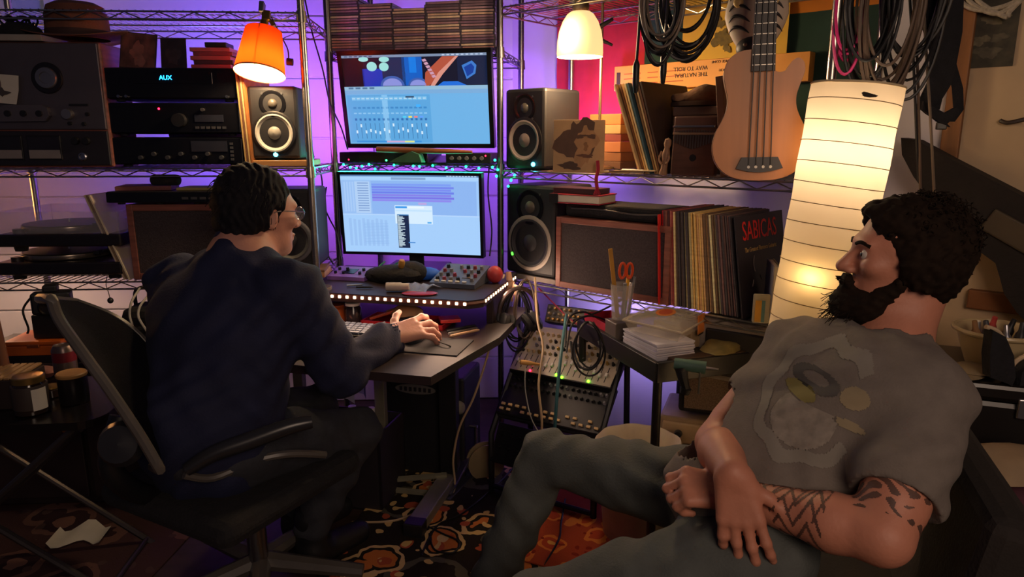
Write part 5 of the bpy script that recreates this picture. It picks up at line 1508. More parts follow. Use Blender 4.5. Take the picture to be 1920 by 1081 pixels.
cable('pale_cable', [P(945, 515, 2.58), P(930, 570, 2.42), P(918, 650, 2.40), P(890, 740, 2.40), P(862, 800, 2.42), P(850, 860, 2.44), PZ(850, 922, .012), PZ(800, 950, .014), PZ(740, 975, .013), PZ(660, 978, .012)], .0042, cable_beige, 'long beige cable dropping from the desk corner to the floor')
cable('teal_strap', [P(1062, 590, 2.45), P(1055, 640, 2.22), P(1048, 700, 2.12), P(1043, 760, 2.10), P(1040, 810, 2.12)], .006, mat('teal', '3a6a72', .6), 'flat teal strap hanging over the audio gear', 'strap')
cable('thin_cable', [P(985, 690, 2.28), P(985, 730, 2.24), P(995, 780, 2.2), P(1010, 810, 2.18)], .0022, cable_white, 'thin grey cable at the left of the sequencer')
cable('red_cable', [P(1010, 540, 2.60), P(1035, 565, 2.62), P(1060, 590, 2.58), P(1085, 610, 2.5)], .0028, mat('cable_red', 'a82844', .5), 'thin red cable under the right lower shelf')
for k, pts in enumerate(([P(1060, 650, 2.3), P(1065, 600, 2.36), P(1085, 585, 2.4), P(1110, 590, 2.42), P(1125, 612, 2.4)], [P(1062, 660, 2.28), P(1072, 610, 2.34), P(1100, 592, 2.38), P(1135, 600, 2.42), P(1150, 620, 2.42)], [P(1075, 600, 2.42), P(1120, 585, 2.46), P(1170, 560, 2.4)], [P(1070, 640, 2.2), P(1078, 680, 2.14), P(1105, 690, 2.10), P(1128, 665, 2.12), P(1122, 640, 2.2)])):
    cable('patch_cable', pts, .0036, cable_black, ['black patch cable arching behind the black table edge', 'black patch cable arching above the silver mixer', 'thin black cable rising to the right lower shelf', 'black patch cable drooping before the mixer lamps'][k])
G().lathe([(.004, 0), (.008, .002), (.009, .03), (.006, .05), (.003, .08)], 10, Matrix.Rotation(math.pi/2, 4, 'Y')).build('jack_plug', mat('plug_tan', 'c09050', .4), loc=P(975, 678, 2.26), rot=(0, .2, .2), label='tan jack plug sticking out left of the sequencer', cat='plug')

# ---------------------------------------------------------------- black side table with clutter
TB = Frame(.245, 2.49, math.atan2(-.53, .185) + math.pi/2)
tb = thing('side_table', 'black metal side table in front of the amplifiers', 'table', TB.w(0, 0, 0), TB.rz)
# local: x to the right (back), -y toward viewer along the left edge
TL, TWd, tz = .56, .46, .66
G().span((0, -TL, tz - .012), (TWd, 0, tz), ch=.002).build('table_top', mat('table_black', '1c1a1c', .4), tb)
for a_, b_ in (((-.004, -TL, tz - .05), (.012, 0, tz + .012)), ((0, -TL - .004, tz - .05), (TWd, -TL + .012, tz + .012)), ((TWd - .012, -TL, tz - .05), (TWd + .004, 0, tz + .012)), ((0, -.012, tz - .05), (TWd, .004, tz + .012))):
    G().span(a_, b_, ch=.002).build('apron', mat('table_black'), tb)
for x, y in ((.014, -TL + .014), (TWd - .014, -TL + .014), (.014, -.014), (TWd - .014, -.014)):
    G().cyl((x, y, 0), (x, y, tz - .04), .014, n=10).build('leg', mat('table_black'), tb)
def tw(x, y, z=0.): return TB.w(x, y, tz + .001 + z)
rt = thing('red_box', 'open red tray at the left corner of the black table', 'tray', tw(.075, -.10), TB.rz)
rm2 = mat('red_plastic', 'b02a40', .45)
G().span((-.055, -.09, 0), (.055, .09, .006)).build('tray_floor', rm2, rt)
for a_, b_ in (((-.055, -.09, 0), (-.051, .09, .034)), ((.051, -.09, 0), (.055, .09, .034)), ((-.055, -.09, 0), (.055, -.086, .034)), ((-.055, .086, 0), (.055, .09, .034))):
    G().span(a_, b_).build('tray_wall', rm2, rt)
nk = G()
rows = [[(-.065 + .13*i/8, -.10 + .2*j/8, .0) for i in range(9)] for j in range(9)]
wp = thing('paper_napkins', 'stack of white paper napkins under the clear food box', 'napkins', tw(.085, -.42), TB.rz + .03)
for k in range(9):
    G().span((-.068 + kq.uniform(-.004, .004), -.10 + kq.uniform(-.004, .004), .0062*k), (.068, .10, .0062*k + .0054), ch=.001).build('napkin', mat('napkin', 'c0bcc8', .85), wp)
cb = thing('food_box', 'clear plastic food box with an orange oval label on the black table', 'food container', tw(.115, -.405, .060), 0, rot=(.06, 0, TB.rz + .62))
clm = mat('clear_plastic', 'e8dcc8', .12, alpha=.32, vary=.03)
def tray_shell(z0, z1, w0, w1, d0, d1):
    g = G()
    g.grid([[(-w0/2, -d0/2, z0), (w0/2, -d0/2, z0), (w0/2, d0/2, z0), (-w0/2, d0/2, z0), (-w0/2, -d0/2, z0)], [(-w1/2, -d1/2, z1), (w1/2, -d1/2, z1), (w1/2, d1/2, z1), (-w1/2, d1/2, z1), (-w1/2, -d1/2, z1)]], False)
    g.add([(-w0/2, -d0/2, z0), (w0/2, -d0/2, z0), (w0/2, d0/2, z0), (-w0/2, d0/2, z0)], [(0, 1, 2, 3)])
    return g
tray_shell(.002, .036, .17, .20, .16, .19).build('box_bottom', clm, cb)
tray_shell(.060, .038, .17, .205, .16, .195).build('box_lid', clm, cb)
G().tube([(-.103, -.098, .037), (.103, -.098, .037), (.103, .098, .037), (-.103, .098, .037)], .004, 6, closed=True).build('rim', mat('clear_rim', 'd8c8b0', .2, alpha=.6), cb)
G().prism([(.048*math.cos(a), .028*math.sin(a)) for a in [2*math.pi*i/28 for i in range(28)]], .0605, .0615).build('oval_label', mat('label_orange', 'c87838', .5), cb)
G().prism([(.036*math.cos(a), .018*math.sin(a)) for a in [2*math.pi*i/28 for i in range(28)]], .0615, .0622).build('label_print', mat('label_red', 'b04c30', .5), cb)
G(TR((.06, -.0985, .032), rx=-.1)).span((-.03, -.001, -.03), (.03, .001, .03)).build('side_label', mat('label_orange'), cb)
G(TR((.06, -.0995, .010), rx=-.1)).span((-.02, -.001, -.014), (.02, .001, .010)).build('barcode_label', black, cb)
G().span((-.085, -.09, 0), (.085, .09, .056), ch=.003).build('cardboard_box', mat('cardboard', 'a08868', .7), loc=tw(.265, -.33), rz=TB.rz + .2, label='plain cardboard box under the clear food box', cat='box')
cu = thing('pencil_cup', 'clear cup holding pens and scissors behind the food box', 'cup', tw(.050, -.238, .060), 0)
G().span((-.04, -.04, 0), (.04, .04, .059), ch=.003).build('tin_box', mat('tin_box', '5a5048', .4), loc=tw(.050, -.238), rz=TB.rz, label='small tin box under the clear pen cup', cat='box')
G().lathe([(.030, 0), (.032, .003), (.040, .125), (.038, .125), (.030, .005), (0, .005)], 24, close=False).build('cup', mat('cup_clear', 'c8c0b8', .08, alpha=.35), cu)
def in_cup(dx, dy, dz, ax, ay): return cu.location + Vector((dx, dy, dz)), (ax, ay, 0)
l_, r_ = in_cup(-.012, 0, .008, .05, -.14)
p = thing('yellow_pencil', 'long yellow-brown ruler stick standing in the clear cup', 'stick', l_, rot=r_)
G().box((0, 0, .12), (.014, .006, .24), ch=.001).build('stick', mat('ruler_yellow', 'b8842c', .5), p)
l_, r_ = in_cup(.004, -.006, .01, .04, .03)
sci = thing('scissors', 'scissors with orange handles standing in the clear cup', 'scissors', l_, rot=r_)
G().box((0, 0, .06), (.012, .003, .12), ch=.001).build('blades', steel, sci)
for sx in (-1, 1):
    G().tube([(sx*.012 + .010*math.cos(a), 0, .162 + .026*math.sin(a)) for a in [2*math.pi*i/16 for i in range(16)]], .0045, 8, closed=True).build('handle', mat('scissor_orange', 'd84c1c', .45), sci)
l_, r_ = in_cup(.010, .004, .01, .06, .06)
p = thing('green_pen', 'yellow and green highlighter standing in the clear cup', 'pen', l_, rot=r_)
G().cyl((0, 0, .0), (0, 0, .06), .006, n=10).build('barrel', mat('pen_green', '4a8a3a', .4), p)
G().cyl((0, 0, .06), (0, 0, .145), .0062, n=10).build('cap', mat('pen_yellow', 'd8a020', .4), p)
l_, r_ = in_cup(.022, .0, .01, .0, .14)
p = thing('steel_pen', 'grey pen standing at the right side of the clear cup', 'pen', l_, rot=r_)
G().cyl((0, 0, 0), (0, 0, .14), .0045, n=10).build('barrel', mid_grey, p)
G().box((.0, -.005, .125), (.003, .002, .03)).build('clip', steel, p)
# green charger with dark cells, folded bag, boards
ec = thing('battery_tray', 'green tray filled with dark round cells at the right of the food box', 'tray', tw(.36, -.36, .02), TB.rz + .75)
G().span((-.09, -.045, 0), (.09, .045, .016), ch=.003).build('tray_base', mat('tray_green', '6a7a3c', .6), ec)
for i in range(7):
    for j in range(3):
        o_ = G().lathe([(.010, .014), (.0115, .018), (.0115, .030), (.006, .034), (0, .034)], 12).build('cell', black, ec, (-.072 + .024*i, -.026 + .026*j, 0)) if (i, j) == (0, 0) else link('cell', o_.data, ec, (-.072 + .024*i, -.026 + .026*j, 0))
rock('crumpled_bag', 14, (.10, .05, .018), mat('bag_olive', '8a7c4c', .35, vary=.35, vscale=25), 'crumpled olive plastic bag at the table front', 'bag', tw(.27, -.50, .018), TB.rz + .5)
G().span((-.19, -.02, 0), (.19, .02, .014), ch=.003).build('wooden_board', mat('board_brown', '5a4230', .5, vary=.2), loc=tw(.25, -.535, .0), rz=TB.rz, label='narrow brown wooden board along the front of the black table', cat='board')
# grey appliance behind
ap = thing('grey_appliance', 'grey appliance with a dark front window under the records', 'appliance', RU.w(RU.x_at(1385, .6, -.02), .02, .56), RU.rz + .1)
G().span((-.16, 0, 0), (.16, .3, .20), ch=.012).build('body', mat('appliance_grey', '8a8078', .5), ap)
G().span((-.13, -.004, .02), (.10, .004, .17), ch=.006).build('window', mat('appliance_dark', '33302e', .3), ap)
# waste basket with a liner
wbk = thing('waste_basket', 'white waste basket with a pale liner in front of the amplifiers', 'basket', (.42, 2.14, .0))
G().lathe([(.105, 0), (.108, .006), (.138, .33), (.136, .33), (.104, .008), (0, .008)], 36, close=False).build('bin', mat('bin_white', 'b8ac98', .5), wbk)
rows = []
for j, (r, z_) in enumerate(((.143, .27), (.144, .335), (.140, .345), (.128, .33), (.118, .20))):
    rows.append([((r + .003*math.sin(9*a))*math.cos(a), (r + .003*math.sin(9*a))*math.sin(a), z_ + .006*math.sin(5*a)*(j in (0, 4))) for a in [2*math.pi*i/48 for i in range(49)]])
G().grid(rows, True, thick=.001).build('liner', mat('liner_cream', 'ecdcc0', .6, vary=.08), wbk)

# ---------------------------------------------------------------- tall paper lamp
pl = thing('paper_lamp', 'tall lit cylindrical paper floor lamp with wire hoops', 'lamp', (.714, 1.775, 0), 0, rot=(0, math.radians(5.4), 0))
pbase = P(1560, 400, 1.775)
PR, PH = .106, 1.455
mtop = P(1604, 155, 1.775)
rad_m = paper_mat('lamp_paper', 'e6d8c0', 'f4e0c6', .55)
rows = []
nz_ = 62
for j in range(nz_+1):
    z_ = .03 + (PH - .03)*j/nz_
    rows.append([((PR + .0012*math.sin(6*a + j*.9))*math.cos(a), (PR + .0012*math.sin(6*a + j*.9))*math.sin(a), z_) for a in [2*math.pi*i/48 for i in range(49)]])
G().grid(rows, True).build('paper_shade', rad_m, pl)
hoop = None
hm = mat('hoop_wire', '8a6a40', .5)
for k in range(30):
    z_ = .05 + .0505*k
    if z_ > PH: break
    if hoop is None:
        hoop = G().tube([((PR + .001)*math.cos(a), (PR + .001)*math.sin(a), 0) for a in [2*math.pi*i/48 for i in range(48)]], .0011, 5, closed=True).build('hoop', hm, pl, (0, 0, z_)); hoop.rotation_euler = (0, .035, 0)
    else:
        h_ = link('hoop', hoop.data, pl, (0, 0, z_)); h_.rotation_euler = (.012*math.sin(k*2.), .035, 0)
G().tube([((PR)*math.cos(a), (PR)*math.sin(a), PH) for a in [2*math.pi*i/48 for i in range(48)]], .0028, 6, closed=True).build('top_ring', cream, pl)
G().lathe([(PR, 0), (PR, .02), (PR*.95, .03), (0, .03)], 32).build('base', black, pl)
for k in range(3):
    a = 1.0 + k*2.094
    G().cyl((PR*.9*math.cos(a), PR*.9*math.sin(a), .02), (.012*math.cos(a), .012*math.sin(a), .62), .004, n=6).build('inner_leg', black, pl)
G().tube([(0, 0, .60), (0, 0, .72), (.05, .02, .84), (.07, .03, .88)], .005, 6).build('inner_stem', black, pl)
G().tube([(0, 0, .70), (-.02, .0, 1.25)], .0035, 6).build('inner_stem', black, pl)
G().ball((.0, -.015, .93), .03, 14, 10).build('bulb', glow('bulb_warm'), pl, (-.045, -.045, .05))
G().prism(blob(14, .010, 41, 1.6, .6), 0, .001, TR((-.02, -PR - .0005, PH - .03)) @ Matrix.Rotation(math.pi/2, 4, 'X')).build('torn_patch', mat('tear', '2a2018', .8), pl)
light('POINT', (-.045, -.062, .98), (1.0, .76, .46), 4.2, .03, name='paper_lamp_bulb_light', parent=pl)
light('POINT', (.0, .0, 1.30), (1.0, .78, .52), 1.5, .03, name='paper_lamp_bulb_light', parent=pl)
light('POINT', (.0, .0, .55), (1.0, .76, .46), 1.2, .03, name='paper_lamp_bulb_light', parent=pl)
# ---------------------------------------------------------------- people: bodies grown from a distance field
class Field:
    def __init__(s, lo, hi, h):
        s.lo = np.array(lo, dtype=np.float32); s.h = h
        s.n = np.ceil((np.array(hi) - np.array(lo))/h).astype(int) + 1
        s.d = np.full(s.n, .2, dtype=np.float32)
    def _sub(s, a, b, pad):
        lo = np.maximum(((np.minimum(a, b) - pad - s.lo)/s.h).astype(int), 0)
        hi = np.minimum(((np.maximum(a, b) + pad - s.lo)/s.h).astype(int) + 2, s.n)
        if np.any(hi <= lo): return None
        ax = [s.lo[i] + s.h*np.arange(lo[i], hi[i], dtype=np.float32) for i in range(3)]
        X, Y, Z = np.meshgrid(*ax, indexing='ij', sparse=True)
        return tuple(slice(lo[i], hi[i]) for i in range(3)), X, Y, Z
    def _mix(s, sl, q, k, cut):
        a = s.d[sl]
        if cut: q = -q
        if k <= 0:
            s.d[sl] = np.maximum(a, q) if cut else np.minimum(a, q); return
        h = np.maximum(k - np.abs(a - q), 0)/k
        s.d[sl] = (np.maximum(a, q) + h*h*k*.25) if cut else (np.minimum(a, q) - h*h*k*.25)
    def cone(s, a, b, ra, rb, k=.02, cut=False, flat=None):
        """tapered limb from a to b; flat=(axis, factor) squeezes it along an axis"""
        a = np.array(a, dtype=np.float32); b = np.array(b, dtype=np.float32)
        r = s._sub(a, b, max(ra, rb)*1.25 + k + .02)
        if r is None: return
        sl, X, Y, Z = r
        ab = b - a; L = float(ab @ ab) + 1e-9
        dx, dy, dz = X - a[0], Y - a[1], Z - a[2]
        t = np.clip((dx*ab[0] + dy*ab[1] + dz*ab[2])/L, 0, 1)
        ex, ey, ez = dx - t*ab[0], dy - t*ab[1], dz - t*ab[2]
        if flat is not None:
            n, f = np.array(flat[0], dtype=np.float32), flat[1]
            pr = ex*n[0] + ey*n[1] + ez*n[2]
            m = (1/f - 1)*pr
            ex, ey, ez = ex + m*n[0], ey + m*n[1], ez + m*n[2]
        q = np.sqrt(ex*ex + ey*ey + ez*ez) - (ra + (rb - ra)*t)
        if flat is not None: q = q*max(.6, flat[1])
        s._mix(sl, q.astype(np.float32), k, cut)
    def ell(s, c, r, R=None, k=.02, cut=False):
        """ellipsoid with radii r along the columns of R"""
        c = np.array(c, dtype=np.float32); r = np.array(r, dtype=np.float32)
        R = np.eye(3, dtype=np.float32) if R is None else np.array(R, dtype=np.float32)
        m = float(r.max())
        u = s._sub(c, c, m*1.15 + k + .015)
        if u is None: return
        sl, X, Y, Z = u
        dx, dy, dz = X - c[0], Y - c[1], Z - c[2]
        p = [(dx*R[0, i] + dy*R[1, i] + dz*R[2, i]) for i in range(3)]
        k0 = np.sqrt((p[0]/r[0])**2 + (p[1]/r[1])**2 + (p[2]/r[2])**2)
        k1 = np.sqrt((p[0]/r[0]**2)**2 + (p[1]/r[1]**2)**2 + (p[2]/r[2]**2)**2) + 1e-6
        s._mix(sl, (k0*(k0 - 1)/k1).astype(np.float32), k, cut)
    def ripple(s, fn):
        ax = [s.lo[i] + s.h*np.arange(s.n[i], dtype=np.float32) for i in range(3)]
        X, Y, Z = np.meshgrid(*ax, indexing='ij', sparse=True)
        s.d += fn(X, Y, Z).astype(np.float32)
    def cut_plane(s, p, n, k=0.):
        ax = [s.lo[i] + s.h*np.arange(s.n[i], dtype=np.float32) for i in range(3)]
        X, Y, Z = np.meshgrid(*ax, indexing='ij', sparse=True)
        n = np.array(n); n = n/np.linalg.norm(n)
        q = (X - p[0])*n[0] + (Y - p[1])*n[1] + (Z - p[2])*n[2]
        s.d = np.maximum(s.d, q.astype(np.float32))
    def mesh(s, name, m, parent, label=None):
        d = s.d
        sg = d < 0
        c8 = [(i, j, k) for i in (0, 1) for j in (0, 1) for k in (0, 1)]
        sub = lambda A, o: A[o[0]:A.shape[0]-1+o[0], o[1]:A.shape[1]-1+o[1], o[2]:A.shape[2]-1+o[2]]
        cnt = np.zeros([q-1 for q in d.shape], dtype=np.int8)
        for o in c8: cnt += sub(sg, o)
        mask = (cnt > 0) & (cnt < 8)
        cells = np.argwhere(mask)
        idx = np.full(mask.shape, -1, dtype=np.int64)
        idx[mask] = np.arange(len(cells))
        acc = np.zeros((len(cells), 3)); num = np.zeros(len(cells))
        for a in c8:
            for ax in range(3):
                if a[ax]: continue
                b = list(a); b[ax] = 1
                da = d[cells[:, 0]+a[0], cells[:, 1]+a[1], cells[:, 2]+a[2]]
                db = d[cells[:, 0]+b[0], cells[:, 1]+b[1], cells[:, 2]+b[2]]
                cr = (da < 0) != (db < 0)
                t = np.where(cr, da/np.where(cr, da - db, 1), 0)
                p = np.tile(np.array(a, dtype=float), (len(cells), 1)); p[:, ax] += t
                acc += p*cr[:, None]; num += cr
        V = (cells + acc/num[:, None])*s.h + s.lo
        F = []
        for ax in range(3):
            sl0 = [slice(1, -1)]*3; sl1 = [slice(1, -1)]*3
            sl0[ax] = slice(0, -1); sl1[ax] = slice(1, None)
            e0, e1 = sg[tuple(sl0)], sg[tuple(sl1)]
            e = np.argwhere(e0 != e1)
            fl = e0[e[:, 0], e[:, 1], e[:, 2]]
            off = np.ones(3, dtype=int); off[ax] = 0
            e = e + off
            u, v = [(1, 2), (2, 0), (0, 1)][ax]
            def cid(du, dv):
                q = e.copy(); q[:, u] += du; q[:, v] += dv
                return idx[q[:, 0], q[:, 1], q[:, 2]]
            Q = np.stack([cid(-1, -1), cid(0, -1), cid(0, 0), cid(-1, 0)], 1)
            Q[~fl] = Q[~fl][:, ::-1]
            F.append(Q)
        F = np.concatenate(F); F = F[(F >= 0).all(1)]
        me = bpy.data.meshes.new(name)
        me.vertices.add(len(V)); me.vertices.foreach_set('co', V.astype(np.float32).ravel())
        me.loops.add(len(F)*4); me.loops.foreach_set('vertex_index', F.astype(np.int32).ravel())
        me.polygons.add(len(F)); me.polygons.foreach_set('loop_start', np.arange(0, len(F)*4, 4, dtype=np.int32))
        me.polygons.foreach_set('use_smooth', np.ones(len(F), dtype=bool))
        me.materials.append(m)
        me.update(calc_edges=True); me.validate()
        return link(name, me, parent, label=label)

def frame_of(f, up=(0, 0, 1)):
    """columns: forward, left, up"""
    f = Vector(f).normalized(); u = Vector(up)
    l = u.cross(f).normalized(); u = f.cross(l).normalized()
    return Matrix((f, l, u)).transposed()
def head(F, c, R, sc=1., nose=1.):
    c = Vector(c)
    W = lambda x, y, z: c + R @ (Vector((x, y, z))*sc)
    Rn = [list(r) for r in R]
    E = lambda p, r, k=.02, cut=False: F.ell(W(*p), [q*sc for q in r], Rn, k, cut)
    E((-.014, 0, .035), (.098, .076, .086), .0)
    E((.030, 0, -.030), (.062, .060, .085), .04)
    E((.040, 0, -.085), (.048, .048, .034), .03)
    E((.074, 0, -.100), (.022, .024, .020), .02)
    E((.081, 0, .024), (.018, .046, .013), .02)
    for y in (-1, 1):
        E((.066, y*.043, -.018), (.022, .020, .018), .02)
        E((.100, y*.032, .004), (.016, .017, .012), .012, True)
        E((.076, y*.031, .003), (.0135, .0135, .0135), .003)
        E((-.008, y*.078, -.010), (.019, .008, .033), .006)
        E((-.012, y*.086, -.008), (.010, .006, .020), .005, True)
    F.cone(W(.088, 0, .014), W(.116, 0, -.028), .009*sc, .0125*sc, .012)
    for y in (-1, 1): E((.103, y*.012, -.033), (.012, .009, .009), .006)
    E((.094, 0, -.060), (.012, .024, .006), .008)
    E((.091, 0, -.072), (.012, .021, .007), .006)
    return W
def hand(F, w, d, n, side, curl, spread=.0, thumb=(.7, .6, -.35), wr=.026, k=.006, sc=1.):
    """wrist w, finger direction d, back-of-hand normal n, thumb side sign"""
    d = Vector(d).normalized(); n = Vector(n); n = (n - d*n.dot(d)).normalized()
    s_ = d.cross(n).normalized()*side
    w = Vector(w)
    ks = []
    for i, off in enumerate((.032, .011, -.010, -.029)):
        kn = w + (d*(.088 - .004*abs(i - 1)) + s_*off)*sc
        F.cone(w + s_*off*.62*sc + d*.012*sc, kn, .0165*sc, .0115*sc, .014)
        ks.append(kn)
    ln = ((.042, .026, .020), (.046, .030, .021), (.042, .028, .020), (.033, .021, .018))
    for i in range(4):
        p = ks[i]; a = 0.
        dd = (d + s_*spread*(1.5 - i)).normalized()
        for j in range(3):
            a += curl[i][j] if isinstance(curl[i], (list, tuple)) else curl[j]
            v = dd*math.cos(a) - n*math.sin(a)
            q = p + v*ln[i][j]*sc
            F.cone(p, q, (.0098 - .0008*j)*sc, (.0090 - .0010*j)*sc, k)
            p = q
    p = w + (d*.030 + s_*.026 - n*.004)*sc
    v = (s_*thumb[0] + d*thumb[1] + n*thumb[2]).normalized()
    F.cone(w + d*.016*sc + s_*.012*sc, p, .017*sc, .015*sc, .012)
    for L_, r0, r1, bend in ((.036, .0135, .0115, .0), (.032, .0112, .0100, .35), (.024, .0100, .0080, .3)):
        v = (v + d*bend*.6 - s_*bend*.5).normalized()
        q = p + v*L_*sc
        F.cone(p, q, r0*sc, r1*sc, k)
        p = q

skin1 = mat('skin_warm', 'b87a62', .55, vary=.10, vscale=14, bump=.08, bscale=120)
skin2 = mat('skin_light', 'c08a78', .55, vary=.10, vscale=14, bump=.08, bscale=120)
denim_d = mat('denim_dark', '2c2e36', .85, vary=.18, vscale=30, bump=.2, bscale=200)
denim_g = mat('denim_grey', '4c504e', .85, vary=.16, vscale=18, bump=.2, bscale=200)

# ================================================================= man at the right
HC = P(1698, 482, 1.36)
NB = P(1668, 648, 1.335)
SR, SL = P(1500, 652, 1.46), P(1736, 748, 1.18)
PC = Vector((.455, 1.29, .545))
CH = Vector((.665, 1.30, .80))
ELR, WRR = Vector((.432, 1.36, .695)), P(1374, 885, 1.135)
ELL, WRL = P(1655, 1005, 1.02), P(1372, 925, 1.20)
KNR, ANR = P(1022, 855, 1.66), Vector((-.085, 1.62, .10))
KNL, ANL = P(985, 1150, 1.18), Vector((-.28, 1.25, .10))
HPR, HPL = Vector((.47, 1.40, .545)), Vector((.47, 1.18, .535))
m2 = thing('person', 'seated man in a grey t-shirt and jeans looking left, wrists crossed', 'person', (.47, 1.29, 0))
def own(o):
    o.matrix_parent_inverse = Matrix.Translation(-Vector(m2.location)); return o
F = Field((.20, .90, .45), (1.02, 1.70, 1.30), .0042)
fdir = Vector((-.97, .24, .05))
RH = frame_of(fdir)
Wh = head(F, HC, RH, .98)
F.cone(Wh(-.03, 0, -.07), NB + Vector((.0, 0, -.02)), .056, .064, .03)
F.cone(NB, SR, .055, .05, .04); F.cone(NB, SL, .055, .05, .04)
F.cone(CH, PC, .11, .10, .04)
F.cone(SR, ELR, .047, .040, .03); F.cone(SR.lerp(ELR, .45), SR.lerp(ELR, .8), .046, .044, .03)
F.cone(ELR, ELR.lerp(WRR, .35), .042, .044, .02); F.cone(ELR.lerp(WRR, .35), WRR, .043, .028, .02)
F.cone(SL, ELL, .050, .044, .03); F.cone(SL.lerp(ELL, .35), SL.lerp(ELL, .75), .052, .050, .03)
F.cone(ELL, ELL.lerp(WRL, .3), .044, .047, .02); F.cone(ELL.lerp(WRL, .3), WRL, .047, .029, .02)
hand(F, WRR, Vector((.12, -.28, -.92)), Vector((-.35, -.88, .25)), -1, ((.10, .35, .25), (.14, .32, .25), (.18, .34, .28), (.22, .38, .3)), .10, (.8, .6, -.15))
hand(F, WRL, Vector((-.93, .12, .10)), Vector((.0, -.55, .83)), 1, ((.9, 1.2, .8), (.95, 1.25, .8), (1.0, 1.25, .8), (1.05, 1.25, .8)), .0, (.35, .75, -.5), sc=1.0)
body2 = own(F.mesh('body', skin1, m2))

# shirt
ts_m = mat('tee_grey', '6e655e', .9, vary=.08, vscale=40, bump=.12, bscale=260)
F = Field((.24, .86, .42), (1.06, 1.72, 1.06), .0056)
lat = (SR - SL).normalized()
F.cone(CH + Vector((.01, 0, .03)), PC + Vector((.02, 0, .06)), .118, .125, .05)
F.cone(CH + lat*.06 + Vector((0, 0, .04)), PC + lat*.06 + Vector((.0, 0, .05)), .112, .108, .05)
F.cone(CH - lat*.07 + Vector((.01, 0, .04)), PC - lat*.05 + Vector((.02, 0, .05)), .115, .112, .05)
F.cone(NB + Vector((.01, 0, -.05)), SR + Vector((0, 0, .0)), .082, .062, .05)
F.cone(NB + Vector((.01, 0, -.05)), SL + Vector((0, 0, .0)), .084, .068, .05)
F.cone(NB + Vector((0, 0, -.045)), NB + Vector((-.004, 0, .008)), .080, .070, .04)
e1 = SR.lerp(ELR, .50); e2 = SL.lerp(ELL, .60)
F.cone(SR, e1, .064, .066, .035); F.cone(SL, e2, .070, .078, .035)
def folds(X, Y, Z):
    u = (X*.55 + Z*.80 + Y*.15)
    v = (Z*.6 - X*.6 + Y*.35)
    return .0045*np.sin(u*58 + 3*np.sin(v*13)) * (.5 + .5*np.sin(v*17 + 1.3)) + .0025*np.sin(v*95 + 4*np.sin(u*21)) + .003*np.sin(Y*40 + 2*np.sin(Z*30))
F.ripple(folds)
dr_ = (ELR - SR).normalized(); F.cone(e1 + dr_*.012, e1 + dr_*.16, .062, .070, .0, True)
dl_ = (ELL - SL).normalized(); F.cone(e2 + dl_*.135, e2 + dl_*.25, .115, .115, .0, True)
F.cone(NB + Vector((-.006, 0, .02)), NB + Vector((.01, 0, .12)), .064, .10, .0, True)
F.cone(NB + Vector((-.012, 0, -.03)), NB + Vector((-.006, 0, .03)), .057, .063, .01, True)
shirt = own(F.mesh('t_shirt', ts_m, m2))
# printed emblem on the chest: ring and bits, laid on the cloth
def on_shirt(px, py, off=.0012):
    """point of the shirt surface met by a line of sight; used to lay the print on the cloth"""
    return px, py
from mathutils.bvhtree import BVHTree
bv = BVHTree.FromPolygons([v.co[:] for v in shirt.data.vertices], [p.vertices[:] for p in shirt.data.polygons])
pc = bv.ray_cast(Vector((0, 0, CAM_H)), (P(1522, 752, 1.) - Vector((0, 0, CAM_H))).normalized())
PCn = pc[0]
pn = Vector((-.78, -.60, .12)).normalized()
pu = (Vector((.30, .0, .95)) - pn*pn.dot(Vector((.30, 0, .95)))).normalized()
pr_ = pu.cross(pn).normalized()
def print_patch(name, f_in, m, nu=40, r=.15):
    """decal: grid in the chest plane dropped onto the cloth, kept where f_in says"""
    g = G()
    idx = {}
    vs = []; fs = []
    for i in range(nu+1):
        for j in range(nu+1):
            a, b = r*(2*i/nu - 1), r*(2*j/nu - 1)
            o = PCn + pr_*a + pu*b + pn*.12
            h = bv.ray_cast(o, -pn, .3)
            if h[0] is None: continue
            idx[(i, j)] = len(vs); vs.append(h[0] + h[1]*.0012)
    for i in range(nu):
        for j in range(nu):
            a, b = r*(2*(i+.5)/nu - 1), r*(2*(j+.5)/nu - 1)
            q = [idx.get(k) for k in ((i, j), (i+1, j), (i+1, j+1), (i, j+1))]
            if None in q or not f_in(a, b): continue
            fs.append(tuple(q))
    if fs:
        g.add(vs, fs, True)
        return own(g.build(name, m, m2))
ang_ = lambda a, b: math.atan2(b, a)
ringp = lambda a, b: .088 < math.hypot(a, b)*(1 + .05*math.sin(9*ang_(a, b))) < .112 and not (-.5 < ang_(a, b) < .9)
print_patch('shirt_print', ringp, mat('print_pale', '7f7970', .9, vary=.15), 110, .135)
print_patch('shirt_print', lambda a, b: math.hypot((a+.0)/1.2, b+.035) < .050 and b < -.008, mat('print_cream', '857c72', .9, vary=.2, vscale=60), 110, .135)
print_patch('shirt_print', lambda a, b: ((a+.035)/.040)**2 + ((b-.004)/.014)**2 < 1, mat('print_olive', '7a7040', .9, vary=.1), 110, .135)
print_patch('shirt_print', lambda a, b: ((a+.02)/.055)**2 + ((b-.032)/.020)**2 < 1 and ((a+.02)/.03)**2 + ((b-.034)/.010)**2 > 1, mat('print_dark', '4a4644', .9), 110, .135)
print_patch('shirt_print', lambda a, b: ((a-.062)/.024)**2 + ((b-.035)/.020)**2 < 1 or ((a-.075)/.03)**2 + ((b+.01)/.007)**2 < 1, mat('print_sand', '8a7c62', .9), 110, .135)

